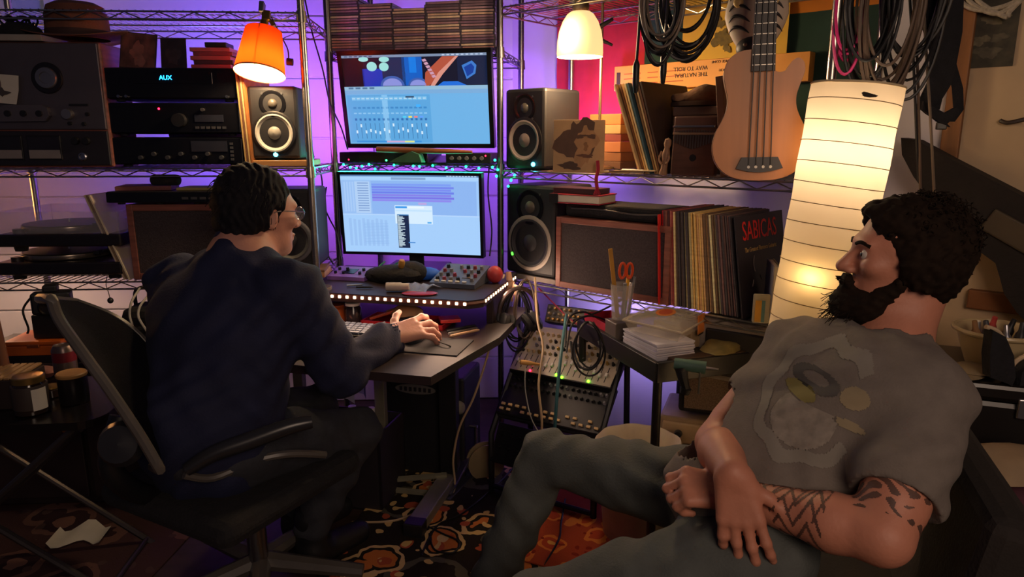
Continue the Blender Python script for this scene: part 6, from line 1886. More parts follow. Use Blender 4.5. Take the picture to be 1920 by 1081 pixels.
# jeans
F = Field((-.36, 1.0, .04), (.66, 1.78, .74), .0075)
F.ell((.475, 1.29, .545), (.13, .17, .115), k=.0)
F.cone(HPR, HPR.lerp(KNR, .5), .100, .082, .05); F.cone(HPR.lerp(KNR, .5), KNR, .082, .066, .03)
F.cone(KNR, KNR.lerp(ANR, .35), .066, .064, .02); F.cone(KNR.lerp(ANR, .35), ANR, .064, .056, .02)
F.cone(HPL, HPL.lerp(KNL, .5), .102, .086, .05); F.cone(HPL.lerp(KNL, .5), KNL, .086, .068, .03)
F.cone(KNL, ANL, .068, .056, .02)
F.ripple(lambda X, Y, Z: .004*np.sin(X*62 + 5*np.sin(Y*14 + Z*9)) + .003*np.sin(Z*70 + 3*np.sin(X*25)))
own(F.mesh('jeans', denim_g, m2))
# shoes
for a_, nme in ((ANR, 'shoe'), (ANL, 'shoe')):
    F = Field((a_.x - .30, a_.y - .09, -.005), (a_.x + .10, a_.y + .11, .16), .007)
    F.ell((a_.x, a_.y, .065), (.055, .045, .06)); F.cone((a_.x - .02, a_.y, .045), (a_.x - .19, a_.y + .01, .035), .045, .038, .03); F.cone((a_.x, a_.y, .08), (a_.x, a_.y, .13), .05, .052, .02)
    F.cut_plane((0, 0, .004), (0, 0, -1))
    own(F.mesh(nme, black, m2))
# hair: dark curls, beard
hair_m = mat('hair_dark', '1e140d', .85, vary=.3, vscale=60, spec=.15)
F = Field(tuple(HC - Vector((.2, .2, .22))), tuple(HC + Vector((.2, .2, .2))), .0048)
Rn = [list(r) for r in RH]
F.ell(Wh(-.022, 0, .042), (.097, .083, .081), Rn, .0)
F.ell(Wh(-.056, 0, -.020), (.052, .074, .070), Rn, .05)
F.ell(Wh(.045, 0, .080), (.046, .058, .030), Rn, .04)
F.ell(Wh(-.014, -.074, .0), (.044, .028, .056), Rn, .03); F.ell(Wh(-.014, .074, .0), (.044, .028, .056), Rn, .03)
F.ripple(lambda X, Y, Z: .006*np.sin(X*110 + 4*np.sin(Z*60))*np.sin(Y*105 + 3*np.sin(X*70))*np.sin(Z*115 + 3*np.sin(Y*50)) + .003*np.sin(X*230)*np.sin(Z*240 + Y*150))
F.cone(Wh(.085, -.04, -.02), Wh(.085, .04, -.02), .062, .062, .01, True)
F.cone(Wh(.10, 0, -.0), Wh(.10, 0, .045), .045, .04, .01, True)
own(F.mesh('hair', hair_m, m2))
F = Field(tuple(HC - Vector((.22, .2, .26))), tuple(HC + Vector((.2, .2, .1))), .0044)
F.ell(Wh(.070, 0, -.105), (.048, .052, .042), Rn, .0)
F.cone(Wh(.02, -.062, -.045), Wh(.06, -.040, -.10), .013, .024, .03); F.cone(Wh(.02, .062, -.045), Wh(.06, .040, -.10), .013, .024, .03)
F.cone(Wh(.100, -.022, -.056), Wh(.104, .022, -.056), .011, .011, .012)
F.ell(Wh(.098, 0, -.105), (.028, .030, .034), Rn, .02)
F.ripple(lambda X, Y, Z: .0035*np.sin(X*170 + 3*np.sin(Z*80))*np.sin(Z*160 + 2*np.sin(Y*90)) + .002*np.sin(X*330 + Y*210)*np.sin(Z*300))
own(F.mesh('beard', hair_m, m2))
q = random.Random(9)
g = G()
for k in range(420):
    # loose curls around the hair outline
    th = q.uniform(0, 2*math.pi); ph = q.uniform(-.5, 1.45)
    o = Vector((-.026 + .094*math.cos(ph)*math.cos(th), .082*math.cos(ph)*math.sin(th), .044 + .078*math.sin(ph)))
    if (o.x > .035 and o.z < .075) or (o.x > .0 and abs(o.y) > .05 and o.z < .06): continue
    nrm = Vector((o.x + .03, o.y, o.z - .05)).normalized()
    t1_ = nrm.orthogonal().normalized(); t2_ = nrm.cross(t1_)
    r0 = q.uniform(.004, .008); ln = q.uniform(.006, .018); a0 = q.uniform(0, 6.3)
    pts = [Wh(*(o + nrm*(ln*i/9) + (t1_*math.cos(a0 + i*.75) + t2_*math.sin(a0 + i*.75))*r0*(.4 + .6*i/9))) for i in range(10)]
    g.tube(pts, .0011, 4, caps=False)
for k in range(260):
    o = Vector((.085 + q.uniform(-.05, .035), q.uniform(-.045, .045), -.115 + q.uniform(-.03, .03)))
    v = Vector((q.uniform(.2, 1), q.uniform(-.4, .4), q.uniform(-1.0, -.1))).normalized()
    ln = q.uniform(.02, .04); b_ = q.uniform(-.01, .01)
    pts = [Wh(*(o + v*ln*i/4 + Vector((0, b_, b_))*math.sin(i*.8))) for i in range(5)]
    g.tube(pts, .0008, 3, caps=False)
for k in range(60):
    o = Vector((.102, q.uniform(-.03, .03), -.054)); v = Vector((.8, q.uniform(-.3, .3), q.uniform(-.6, .1))).normalized()
    g.tube([Wh(*(o + v*.006*i)) for i in range(4)], .0008, 3, caps=False)
own(g.build('loose_curls', hair_m, m2, kind='stuff'))
# eyes and brows
for y in (-1, 1):
    e = own(G().ball((0, 0, 0), .0128, 14, 10).build('eye', mat('eye_white', 'c8beb4', .2), m2)); e.location = Wh(.0785, y*.0315, .003)
    i_ = own(G().ball((0, 0, 0), .0065, 10, 8).build('iris', mat('iris', '2a1c14', .2), m2)); i_.location = Wh(.0865, y*.0315, .003)
    own(G().tube(spline([Wh(.080, y*.049, .021), Wh(.0945, y*.034, .0275), Wh(.099, y*.016, .0225)], 4), .0038, 6).build('eyebrow', hair_m, m2))
# forearm and upper-arm tattoos: dark lines lying on the skin
bvb = BVHTree.FromPolygons([v.co[:] for v in body2.data.vertices], [p.vertices[:] for p in body2.data.polygons])
def tattoo(a, b, ra, f_in, u0, u1, name):
    ax = (b - a).normalized(); n0 = Vector((-.35, -.75, .55)); n0 = (n0 - ax*n0.dot(ax)).normalized(); s0 = ax.cross(n0)
    nu, nv = 90, 70
    idx = {}; vs = []; fs = []
    for i in range(nu+1):
        for j in range(nv+1):
            t = u0 + (u1 - u0)*i/nu; an = math.radians(-95 + 190*j/nv)
            c = a.lerp(b, t); dd = n0*math.cos(an) + s0*math.sin(an)
            h = bvb.ray_cast(c + dd*.10, -dd, .12)
            if h[0] is None or (h[0] - c).length > ra: continue
            idx[(i, j)] = len(vs); vs.append(h[0] + h[1]*.0006)
    for i in range(nu):
        for j in range(nv):
            q_ = [idx.get(k) for k in ((i, j), (i+1, j), (i+1, j+1), (i, j+1))]
            if None in q_ or not f_in((i+.5)/nu, (j+.5)/nv): continue
            fs.append(tuple(q_))
    g = G(); g.add(vs, fs, True)
    own(g.build(name, mat('tattoo_ink', '5a3e34', .6, vary=.25, vscale=40), m2))
tri = lambda x: abs((x % 1) - .5)*2
tattoo(ELL, WRL, .053, lambda u, v: abs((v*4 + tri(u*3.2)*1.3) % 1 - .5) < .13 or (abs((u*7 + v*2) % 1 - .5) < .08 and v > .4), .30, .92, 'forearm_tattoo')
tattoo(SL, ELL, .062, lambda u, v: (math.sin(u*19 + 3*math.sin(v*11)) * math.sin(v*17 + 2*math.sin(u*13))) > .22, .55, .93, 'upper_arm_tattoo')

# ---------------------------------------------------------------- his chair
ac = thing('armchair', 'dark upholstered chair under the man with crossed wrists', 'chair', (.60, 1.27, 0), math.radians(-20))
ch_m = mat('chair_dark', '1e1815', .9, vary=.2, bump=.2, bscale=150)
G().span((-.30, -.25, .30), (.24, .25, .43), ch=.03).build('seat', ch_m, ac)
G(TR((.20, 0, .40), ry=.16)).span((-.03, -.26, -.28), (.05, .26, .36), ch=.025).build('backrest', ch_m, ac)
for x, y in ((-.27, -.22), (-.27, .22), (.20, -.22), (.20, .22)):
    G().cyl((x, y, 0), (x, y, .31), .018, .024).build('leg', black, ac)

# ================================================================= man at the desk
m1 = thing('person', 'man in a dark navy jacket and glasses working at the desk', 'person', (-.78, 1.70, 0))
def own1(o):
    o.matrix_parent_inverse = Matrix.Translation(-Vector(m1.location)); return o
HC1 = P(487, 398, 1.92)
NB1 = Vector((-.735, 1.855, 1.005))
SR1, SL1 = P(545, 548, 1.76), P(335, 535, 1.92)
PC1 = Vector((-.79, 1.70, .565))
CH1 = Vector((-.775, 1.80, .83))
ELR1, WRR1 = P(640, 692, 1.82), P(732, 630, 2.03)
ELL1, WRL1 = Vector((-.93, 2.02, .72)), Vector((-.70, 2.13, .735))
KNR1, ANR1 = P(672, 806, 1.98), P(585, 985, 1.96)
KNL1, ANL1 = Vector((-.64, 2.13, .47)), Vector((-.72, 2.12, .11))
HPR1, HPL1 = Vector((-.70, 1.67, .54)), Vector((-.87, 1.75, .54))
F = Field((-1.12, 1.60, .50), (-.18, 2.30, 1.27), .0045)
RH1 = frame_of(Vector((.66, .74, -.10)))
Wj = head(F, HC1, RH1, 1.0)
F.cone(Wj(-.03, 0, -.06), NB1, .056, .062, .03)
F.cone(NB1, SR1, .05, .05, .04); F.cone(NB1, SL1, .05, .05, .04); F.cone(NB1, PC1, .08, .1, .04)
F.cone(SR1, ELR1, .045, .04); F.cone(ELR1, WRR1, .042, .028)
F.cone(SL1, ELL1, .045, .04); F.cone(ELL1, WRL1, .042, .028)
hand(F, WRR1, Vector((.80, .58, .10)), Vector((-.10, -.55, .83)), -1, ((.10, .5, .4), (.18, .55, .45), (.22, .6, .45), (.28, .6, .45)), .26, (.9, .35, -.1), sc=1.12)
hand(F, WRL1, Vector((.75, .45, -.05)), Vector((0, -.1, 1)), 1, ((.15, .4, .3), (.18, .4, .3), (.2, .4, .3), (.2, .4, .3)), .08, (.8, .5, -.2))
own1(F.mesh('body', skin2, m1))
# jacket with sleeves and collar
jk_m = mat('jacket_navy', '171c3c', .85, vary=.15, vscale=12, bump=.15, bscale=160)
F = Field((-1.20, 1.42, .42), (-.28, 2.24, 1.12), .0065)
rv = (SR1 - SL1).normalized()
F.cone(CH1, PC1, .15, .150, .05)
for s_ in (-1, 1):
    F.cone(CH1 + rv*.09*s_ + Vector((0, 0, .02)), PC1 + rv*.055*s_ + Vector((0, 0, -.02)), .125, .132, .05)
F.cone(NB1 + Vector((0, 0, -.06)), SR1, .088, .078, .05); F.cone(NB1 + Vector((0, 0, -.06)), SL1, .088, .078, .05)
F.cone(NB1 + Vector((-.01, -.02, -.05)), CH1, .10, .14, .05)
F.cone(SR1, ELR1, .078, .070, .04); F.cone(ELR1, WRR1, .070, .050, .03)
F.cone(SL1, ELL1, .078, .070, .04); F.cone(ELL1, WRL1, .070, .048, .03)
F.cone(PC1 + Vector((-.02, -.02, .05)), PC1 + Vector((0, 0, -.04)), .150, .150, .04)
nk1 = (Wj(-.03, 0, -.06) - NB1).normalized()
F.cone(NB1 - nk1*.03, NB1 + nk1*.022, .086, .074, .02)
F.ripple(lambda X, Y, Z: .005*np.sin(Z*48 + 4*np.sin(X*14 + Y*9)) * (.5 + .5*np.sin(X*21 + Y*13)) + .003*np.sin((X*.8 - Z)*75 + 3*np.sin(Y*22)) + .003*np.sin(X*60 + 3*np.sin(Z*18)))
F.cone(NB1 + nk1*.030, NB1 + nk1*.16, .0665, .085, .004, True)
dr1 = (WRR1 - ELR1).normalized(); F.cone(WRR1 + dr1*.004, WRR1 + dr1*.10, .044, .06, .0, True)
dl1 = (WRL1 - ELL1).normalized(); F.cone(WRL1 + dl1*.004, WRL1 + dl1*.10, .042, .06, .0, True)
own1(F.mesh('jacket', jk_m, m1))
F = Field((-1.0, 1.50, .03), (-.34, 2.26, .68), .008)
F.ell(tuple(PC1 + Vector((0, 0, -.02))), (.17, .16, .12), k=0.)
for hp_, kn, an in ((HPR1, KNR1, ANR1), (HPL1, KNL1, ANL1)):
    F.cone(hp_, hp_.lerp(kn, .5), .098, .082, .05); F.cone(hp_.lerp(kn, .5), kn, .082, .066, .03); F.cone(kn, an, .066, .055, .02)
F.ripple(lambda X, Y, Z: .004*np.sin(X*60 + 4*np.sin(Y*15 + Z*9)) + .002*np.sin(Z*80))
own1(F.mesh('trousers', denim_d, m1))
for a_ in (ANR1, ANL1):
    z0 = .0
    F = Field((a_.x - .10, a_.y - .10, -.005), (a_.x + .26, a_.y + .26, a_.z + .07), .007)
    fd = Vector((.62, .78, 0))
    F.ell((a_.x, a_.y, .06), (.052, .052, .055)); F.cone(Vector((a_.x, a_.y, .045)), Vector((a_.x, a_.y, .036)) + fd*.18, .046, .038, .03); F.cone((a_.x, a_.y, .06), (a_.x, a_.y, a_.z + .03), .048, .052, .02)
    F.cut_plane((0, 0, .004), (0, 0, -1))
    own1(F.mesh('shoe', black, m1))
# hair
hair1 = mat('hair_greying', '17161c', .8, vary=.3, vscale=70, spec=.2)
F = Field(tuple(HC1 - Vector((.2, .2, .2))), tuple(HC1 + Vector((.2, .2, .2))), .0048)
Rn = [list(r) for r in RH1]
F.ell(Wj(-.024, 0, .046), (.104, .088, .088), Rn, .0)
F.ell(Wj(-.066, 0, -.030), (.052, .076, .075), Rn, .05)
for y in (-1, 1): F.ell(Wj(-.020, y*.070, .010), (.045, .020, .050), Rn, .03)
F.ripple(lambda X, Y, Z: .0028*np.sin(X*150 + Y*120 + 3*np.sin(Z*40))*np.sin(Z*55 + 2*np.sin(X*90)) + .002*np.sin(X*260 + Y*200 + 2*np.sin(Z*90)))
F.cone(Wj(.088, -.06, -.02), Wj(.088, .06, -.02), .070, .070, .01, True)
F.cone(Wj(.105, -.03, .03), Wj(.105, .03, .03), .056, .056, .01, True)
for y in (-1, 1): F.ell(Wj(.004, y*.088, -.018), (.022, .020, .034), Rn, .006, True)
own1(F.mesh('hair', hair1, m1))
g = G()
for k in range(300):
    th = q.uniform(0, 2*math.pi); ph = q.uniform(-.9, 1.4)
    o = Vector((-.024 + .100*math.cos(ph)*math.cos(th), .086*math.cos(ph)*math.sin(th), .040 + .086*math.sin(ph)))
    if o.x > .03 and o.z < .09: continue
    nrm = Vector((o.x + .024, o.y, o.z - .04)).normalized()
    v = (nrm*.5 + Vector((-.3, 0, -.8))).normalized()
    pts = [Wj(*(o + v*.007*i + nrm*.004*math.sin(i*.7))) for i in range(5)]
    g.tube(pts, .0010, 3, caps=False)
own1(g.build('loose_hair', hair1, m1, kind='stuff'))
for y in (-1, 1):
    e = own1(G().ball((0, 0, 0), .0128, 14, 10).build('eye', mat('eye_white'), m1)); e.location = Wj(.077, y*.0315, .003)
# glasses
gl_ = own1(G().tube([Wj(.102 , -.036 + .023*math.cos(a), .002 + .018*math.sin(a)) for a in [2*math.pi*i/20 for i in range(20)]], .0016, 6, closed=True).build('glasses_rim', mat('rim_silver', '9a9aa4', .25, metal=.9), m1))
own1(G().tube([Wj(.102 , .036 + .023*math.cos(a), .002 + .018*math.sin(a)) for a in [2*math.pi*i/20 for i in range(20)]], .0016, 6, closed=True).build('glasses_rim', mat('rim_silver'), m1))
for y in (-1, 1):
    own1(G().tube(spline([Wj(.102, y*.058, .006), Wj(.09, y*.072, .008), Wj(.02, y*.080, .010), Wj(-.005, y*.084, .004)], 4), .0016, 6).build('glasses_temple', mat('rim_silver'), m1))
    own1(G().add([Wj(.102, y*.036 + .022*math.cos(a), .002 + .017*math.sin(a)) for a in [2*math.pi*i/20 for i in range(20)]], [tuple(range(20))]).build('lens', mat('lens_glass', 'c8d8f0', .05, alpha=.3), m1))
own1(G().tube([Wj(.102, -.013, .006), Wj(.106, 0, .009), Wj(.102, .013, .006)], .0016, 6).build('glasses_bridge', mat('rim_silver'), m1))
# ---------------------------------------------------------------- office chair
oc = thing('office_chair', 'black office chair with a curved mesh back behind the man at the desk', 'office chair', (-.76, 1.78, 0))
def occ(o):
    o.matrix_parent_inverse = Matrix.Translation(-Vector(oc.location)); return o
far = [P(140, 566, 1.74), P(215, 596, 1.74), P(272, 642, 1.74), P(318, 718, 1.72), P(346, 800, 1.70), P(358, 860, 1.70)]
near = [P(97, 560, 1.36), P(112, 600, 1.36), P(160, 668, 1.35), P(205, 730, 1.34), P(262, 815, 1.34), P(300, 880, 1.34)]
fs_, ns_ = spline(far, 5), spline(near, 5)
rows = []
for a, b in zip(ns_, fs_):
    nrm = Vector((-.86, -.45, .2))
    rows.append([a.lerp(b, i/10) + nrm*(.045*math.sin(math.pi*i/10)) for i in range(11)])
mesh_m = mat('chair_mesh', '0e0e18', .95, spec=.15, vary=.3, vscale=120, bump=.3, bscale=250)
occ(G().grid(rows, True, thick=.006).build('backrest', mesh_m, oc))
rim = ns_ + [rows[-1][i] for i in range(1, 10)] + list(reversed(fs_)) + [rows[0][i] for i in range(9, 0, -1)]
occ(G().tube(rim, .011, 8, closed=True).build('back_frame', mat('chair_frame', '55504c', .35), oc))
sp0 = (rows[-8][5] + Vector((-.02, -.02, 0)))
occ(G().tube(spline([sp0, sp0 + Vector((-.02, -.03, -.12)), Vector((-.90, 1.60, .44)), Vector((-.78, 1.72, .41))], 6), .026, 10).build('spine', black, oc))
occ(G(TR((-.75, 1.74, .42), math.radians(62))).span((-.24, -.24, -.03), (.24, .24, .035), ch=.028).build('seat', black_soft, oc))
occ(G().cyl((-.74, 1.82, .08), (-.74, 1.80, .40), .028, n=14).build('gas_lift', steel, oc))
for k in range(5):
    a = 1.25 + k*2*math.pi/5
    e = Vector((-.74 + .30*math.cos(a), 1.83 + .30*math.sin(a), .075))
    st_ = occ(G().tube([(-.74, 1.83, .11), e], [.03, .02], 8).build('base_arm', mat('chair_frame'), oc))
    for sgn in (-1, 1):
        o = Vector((-math.sin(a), math.cos(a), 0))*.016*sgn
        w = Vector((e.x, e.y, .03)) + o
        ca = G().cyl(w - Vector((-math.sin(a), math.cos(a), 0))*.008, w + Vector((-math.sin(a), math.cos(a), 0))*.008, .028, n=16).build('caster', rubber, st_)
        ca.matrix_parent_inverse = Matrix.Translation(-Vector(oc.location))
arm_p = spline([P(350, 880, 1.50), P(400, 850, 1.52), P(470, 825, 1.55), P(540, 800, 1.58), P(585, 790, 1.60)], 5)
occ(G().tube(arm_p, [.016 + .006*math.sin(math.pi*i/(len(arm_p)-1)) for i in range(len(arm_p))], 10).build('arm_pad', mat('arm_pad', '2a2a2e', .3), oc))
occ(G().tube(spline([P(345, 890, 1.5), P(400, 895, 1.54), P(480, 862, 1.60), P(545, 850, 1.64), P(610, 852, 1.70)], 5), .010, 8).build('arm_support', mat('chair_frame'), oc))
occ(G().lathe([(.0, 0), (.045, .004), (.05, .02), (.04, .04), (0, .045)], 20, TR(P(235, 830, 1.42), 0, 1.2, .4)).build('tilt_knob', mat('arm_pad'), oc))

# ---------------------------------------------------------------- folding table at the left
ft = thing('folding_table', 'low black folding table with crossed legs at the far left', 'table', (-1.44, 1.90, 0), .10)
tz2 = .58
out = []
for (cx, cy, a0) in ((.24, .13, 0), (-.42, .13, math.pi/2), (-.42, -.12, math.pi), (.24, -.12, 1.5*math.pi)):
    out += [(cx + .07*math.cos(a0 + math.pi/2*i/6), cy + .07*math.sin(a0 + math.pi/2*i/6)) for i in range(7)]
G().prism(out, tz2 - .022, tz2).build('table_top', mat('ftable_black', '1b1718', .25), ft)
for y in (-.14, .14):
    G().tube([(-.40, y, .0), (.24, y, tz2 - .022)], .010, 8).build('leg', mat('leg_dark', '4a4444', .4, metal=.6), ft)
    G().tube([(.26, y + .022, .0), (-.40, y + .022, tz2 - .022)], .010, 8).build('leg', mat('leg_dark'), ft)
for x, z in ((.24, tz2 - .04), (-.38, .02), (.24, .02)):
    G().cyl((x, -.14, z), (x, .16, z), .008, n=8).build('crossbar', mat('leg_dark'), ft)
def onF(px, py): return PZ(px, py, tz2 + .001)
jr = jar('mason_jar', 'glass mason jar with a white label and brass lid on the folding table', onF(62, 772), .043, .098, mat('jar_dark', '2a201c', .12), None)
G().lathe([(.037, .088), (.040, .090), (.040, .106), (.036, .108), (.030, .106), (0, .106)], 26).build('lid', mat('lid_brass', 'a8884c', .3, metal=.8), jr)
G().lathe([(.0436, .018), (.0438, .019), (.0438, .082), (.0436, .083)], 26).build('label_band', mat('jar_label_dark', '3a302c', .6), jr)
rows = [[(.0442*math.cos(a), .0442*math.sin(a), z) for a in [-.9 + .9*i/8 for i in range(9)]] for z in (.016, .076)]
G().grid(rows, True, thick=-.0005).build('white_label', paper, jr)
jr2 = thing('tin_canister', 'dark canister with a pale wooden lid on the folding table', 'canister', onF(141, 752))
G().lathe([(.036, 0), (.038, .003), (.038, .075), (.036, .077)], 26).build('body', mat('tin_dark', '1e1a1c', .3), jr2)
G().lathe([(.039, .078), (.040, .080), (.040, .086), (.037, .089), (0, .090)], 26).build('lid', mat('lid_wood', 'b88850', .5), jr2)
cn = thing('drink_can', 'red and silver drink can standing behind the canister', 'can', onF(127, 715))
G().lathe([(.024, 0), (.031, .008), (.033, .014), (.033, .105), (.027, .118), (.026, .120), (.025, .117), (0, .117)], 26).build('can_body', mat('can_silver', '7a6a68', .3, metal=.6), cn)
G().lathe([(.0333, .070), (.0334, .071), (.0334, .100), (.0333, .101)], 26).build('can_band', mat('can_red', '7a2430', .35), cn)
lj = jar('small_jar', 'small glass jar with a gold lid between the mason jar and canister', onF(98, 742), .030, .030, mat('jar_dark'), mat('lid_brass'))
wbx = thing('slatted_box', 'dark wooden box with a pale slatted top at the left edge', 'box', onF(8, 768), .15)
G().span((-.09, -.0, 0), (.05, .14, .085), ch=.003).build('box_body', mat('box_darkwood', '2a201c', .5), wbx)
for k in range(7): G().span((-.088 + .0195*k, .0, .086), (-.074 + .0195*k, .14, .092), ch=.001).build('slat', mat('slat_tan', '8a6a48', .5), wbx)
rock('pink_cloth', 33, (.04, .03, .018), mat('pink_cloth', '8a5c54', .9), 'crumpled pink cloth behind the mason jar', 'cloth', onF(86, 706) + Vector((0, 0, .016)))
# cabinet with camera things behind the folding table
cbn = thing('low_cabinet', 'dark low cabinet under the turntables', 'cabinet', (-1.50, 2.32, 0), LU.rz)
G().span((-.42, 0, .02), (.36, .30, .585), ch=.006).build('cabinet_body', mat('cab_dark', '241c1e', .5), cbn)
for x in (-.215, .165):
    dd_ = G().span((x - .18, -.014, .05), (x + .18, .0, .56), ch=.004).build('door', mat('cab_door', '2c2224', .5), cbn)
    G().cyl((x + .14, -.016, .32), (x + .14, -.034, .32), .012).build('knob', brass, dd_)
zc_ = .587
def onC(px, py): return PZ(px, py, zc_)
ob = thing('orange_case', 'bright orange plastic case under the black boxes at the left', 'case', P(70, 690, 2.30) , .1)
ob.location.z = zc_
om = mat('orange_case', 'c8601c', .45)
G().span((-.10, 0, 0), (.09, .16, .035), ch=.004).build('case_base', om, ob)
G().span((-.10, .0, .037), (.09, .16, .052), ch=.004).build('case_lid', om, ob)
G().box((0, -.004, .036), (.04, .01, .012), ch=.002).build('latch', mat('latch', '7a3a14', .5), ob)
bb = G().span((-.055, 0, 0), (.06, .10, .085), ch=.005).build('black_box', mat('box_matte', '1a1618', .6), loc=ob.location + Vector((.04, .03, .053)), rz=.1, label='matte black box standing on the orange case', cat='box')
cm = thing('camera', 'black camera with a lens on top of the matte black box', 'camera', ob.location + Vector((.045, .06, .14)), .4)
G().span((-.06, -.03, 0), (.06, .03, .075), ch=.008).build('camera_body', black, cm)
G().span((-.022, -.025, .075), (.022, .025, .10), ch=.006).build('viewfinder', black, cm)
G().lathe([(.030, 0), (.032, .01), (.030, .05), (.026, .052), (.022, .046), (0, .044)], 22, ring_T((0, -.03, .036))).build('lens', black_gloss, cm)
G().tube(spline([(-.06, 0, .06), (-.085, -.02, .02), (-.075, -.03, -.04), (-.08, -.03, -.06)], 5), .004, 6).build('strap', black_soft, cm)
cb2 = thing('camera_bag', 'black camera bag with a raised handle under the left shelf', 'bag', onC(150, 660).xy.to_3d() + Vector((0.02, 0, zc_)), .1)
cb2.location = Vector((-1.30, 2.36, zc_))
g = G().span((-.08, 0, 0), (.08, .16, .15), ch=.03); g.build('bag_body', black_soft, cb2)
G().tube(spline([(-.05, .08, .145), (-.045, .08, .20), (.0, .08, .215), (.045, .08, .20), (.05, .08, .145)], 5), .007, 8).build('handle', black_soft, cb2)
G().span((-.05, -.012, .02), (.05, .004, .09), ch=.01).build('pocket', black_soft, cb2)
tf = thing('black_funnel', 'black funnel-topped stand beside the camera bag', 'stand', Vector((-1.17, 2.36, zc_)))
G().lathe([(.045, 0), (.045, .01), (.022, .02), (.020, .10), (.034, .135), (.036, .15), (.030, .15), (.018, .12), (0, .12)], 22).build('funnel', black, tf)
G().tube(spline([(.02, 0, .10), (.05, -.01, .13), (.055, -.02, .09), (.04, -.02, .05)], 5), .0022, 6).build('lead', cable_black, tf)
mic = thing('lavalier_mic', 'tiny clip microphone dangling beside the funnel stand', 'microphone', P(207, 563, 2.36))
G().ball((0, 0, 0), (.010, .010, .011), 12, 8).build('mic_head', black, mic)
G().tube(spline([(0, 0, .008), (-.006, .004, .03), (-.014, .01, .055), (-.012, .02, .085)], 5), .0015, 5).build('mic_lead', cable_black, mic)
sb = thing('black_case', 'black padded case under the left wooden speaker', 'case', Vector((-1.02, 2.36, zc_)), .05)
g = G().span((-.12, 0, 0), (.14, .2, .13), ch=.03); g.build('case_body', black_soft, sb)
G().tube(spline([(-.10, -.002, .09), (0, -.006, .10), (.12, -.002, .09)], 5), .003, 6).build('zip', dark_grey, sb)
for k, pts in enumerate(([P(262, 540, 2.36), P(247, 565, 2.30), P(243, 590, 2.28), P(250, 615, 2.26), P(262, 650, 2.30)], [P(290, 540, 2.36), P(276, 556, 2.32), P(262, 575, 2.28), P(260, 595, 2.26), P(275, 620, 2.26)])):
    cable('grey_cable', pts, .004, cable_white, ['grey cable loop left of the man\'s shoulder', 'grey cable loop nearest the man\'s shoulder'][k])
# cardboard tube at the very left edge
G().cyl((0, 0, 0), (-.02, 0, .32), .016, n=14).build('wooden_pole', mat('pole_brown', '6a4028', .5, vary=.2), loc=P(8, 690, 1.95), label='brown wooden pole standing at the left edge', cat='pole')
# paper scrap on the floor
g = G()
g.grid([[(-.085 + .17*i/8, -.05 + .10*j/5 - .02*math.sin(i), .006 + .022*math.exp(-((i-4.2)/1.6)**2)*(j/5) + .010*(i == 0 or i == 8)) for i in range(9)] for j in range(6)], True, thick=.0006)
g.build('paper_scrap', paper, loc=PZ(152, 1006, .009), rz=.15, label='crumpled white paper scrap on the faded rug', cat='paper')

# ---------------------------------------------------------------- under and beside the desk
dd = thing('floor_case', 'black equipment case with a pale logo plate under the desk', 'case', (-.36, 2.58, 0), DK.rz)
G().span((-.20, 0, 0), (.18, .22, .42), ch=.01).build('case_body', mat('case_black', '15141a', .6), dd)
G().prism([(.085*math.cos(a), .020*math.sin(a)) for a in [2*math.pi*i/28 for i in range(28)]], 0, .003, ring_T((-.02, -.001, .36))).build('logo_plate', mat('plate_grey', '6e6a68', .5), dd)
for k in range(7): G().box((-.08 + .02*k, -.006, .36), (.010, .003, .016)).build('logo_mark', mat('plate_dark', '26242a', .5), dd)
pd2 = thing('foot_pedal', 'steel drum pedal lying under the desk', 'pedal', (-.22, 2.50, .0), 1.2)
G(TR((0, 0, .05), ry=-.35)).span((-.12, -.035, 0), (.12, .035, .012), ch=.003).build('foot_plate', steel, pd2)
G().span((-.14, -.045, 0), (.14, .045, .012), ch=.003).build('base_plate', dark_grey, pd2)
for y in (-.04, .04): G().cyl((.11, y, .01), (.11, y, .20), .007).build('upright', steel, pd2)
G().cyl((.11, -.045, .20), (.11, .045, .20), .007).build('axle', steel, pd2)
G().tube([(.11, 0, .20), (.05, 0, .29)], .005, 8).build('beater_rod', steel, pd2)
G().ball((.045, 0, .30), (.022, .022, .028), 14, 10).build('beater', mat('felt', '8a8478', .9), pd2)
vp = thing('purple_lamp_post', 'violet-lit ribbed column beside the man\'s knee under the desk', 'lamp', (-.68, 2.50, .0))
for k in range(7): G().lathe([(.018, .02 + .022*k), (.020, .024 + .022*k), (.020, .034 + .022*k), (.018, .038 + .022*k)], 16).build('rib', glow('violet_rib', 'b040e0', .8) if k % 2 else black, vp)
G().lathe([(.03, 0), (.03, .012), (.015, .02)], 18).build('base', black, vp)
for k, (px, py, w_, h_, rz_, c, lab) in enumerate(((640, 745, .09, .11, .3, 'b8b4d8', 'pale folded paper tucked under the desk'), (670, 735, .07, .08, -.4, '8a80d0', 'lavender paper fan under the desk'))):
    p_ = P(px, py, 2.32)
    g = G(); g.grid([[(w_*(i/4 - .5), .015*(i % 2), h_*(j/3) - h_*.5*abs(i/4 - .5)) for i in range(5)] for j in range(4)], False, thick=.001)
    g.build('folded_paper', mat('fold' + c, c, .8), loc=p_, rz=rz_, label=lab, cat='paper')
rbx = thing('crate', 'open dark crate holding papers and bottles under the desk', 'crate', (-.62, 2.34, .0), DK.rz)
cr_m = mat('crate_dark', '241e24', .6)
G().span((-.12, -.02, .0), (.16, .20, .008)).build('crate_floor', cr_m, rbx)
for a_, b_ in (((-.12, -.02, 0), (.16, -.012, .30)), ((-.12, .192, 0), (.16, .20, .30)), ((-.12, -.02, 0), (-.112, .20, .30)), ((.152, -.02, 0), (.16, .20, .30))):
    G().span(a_, b_).build('crate_wall', cr_m, rbx)
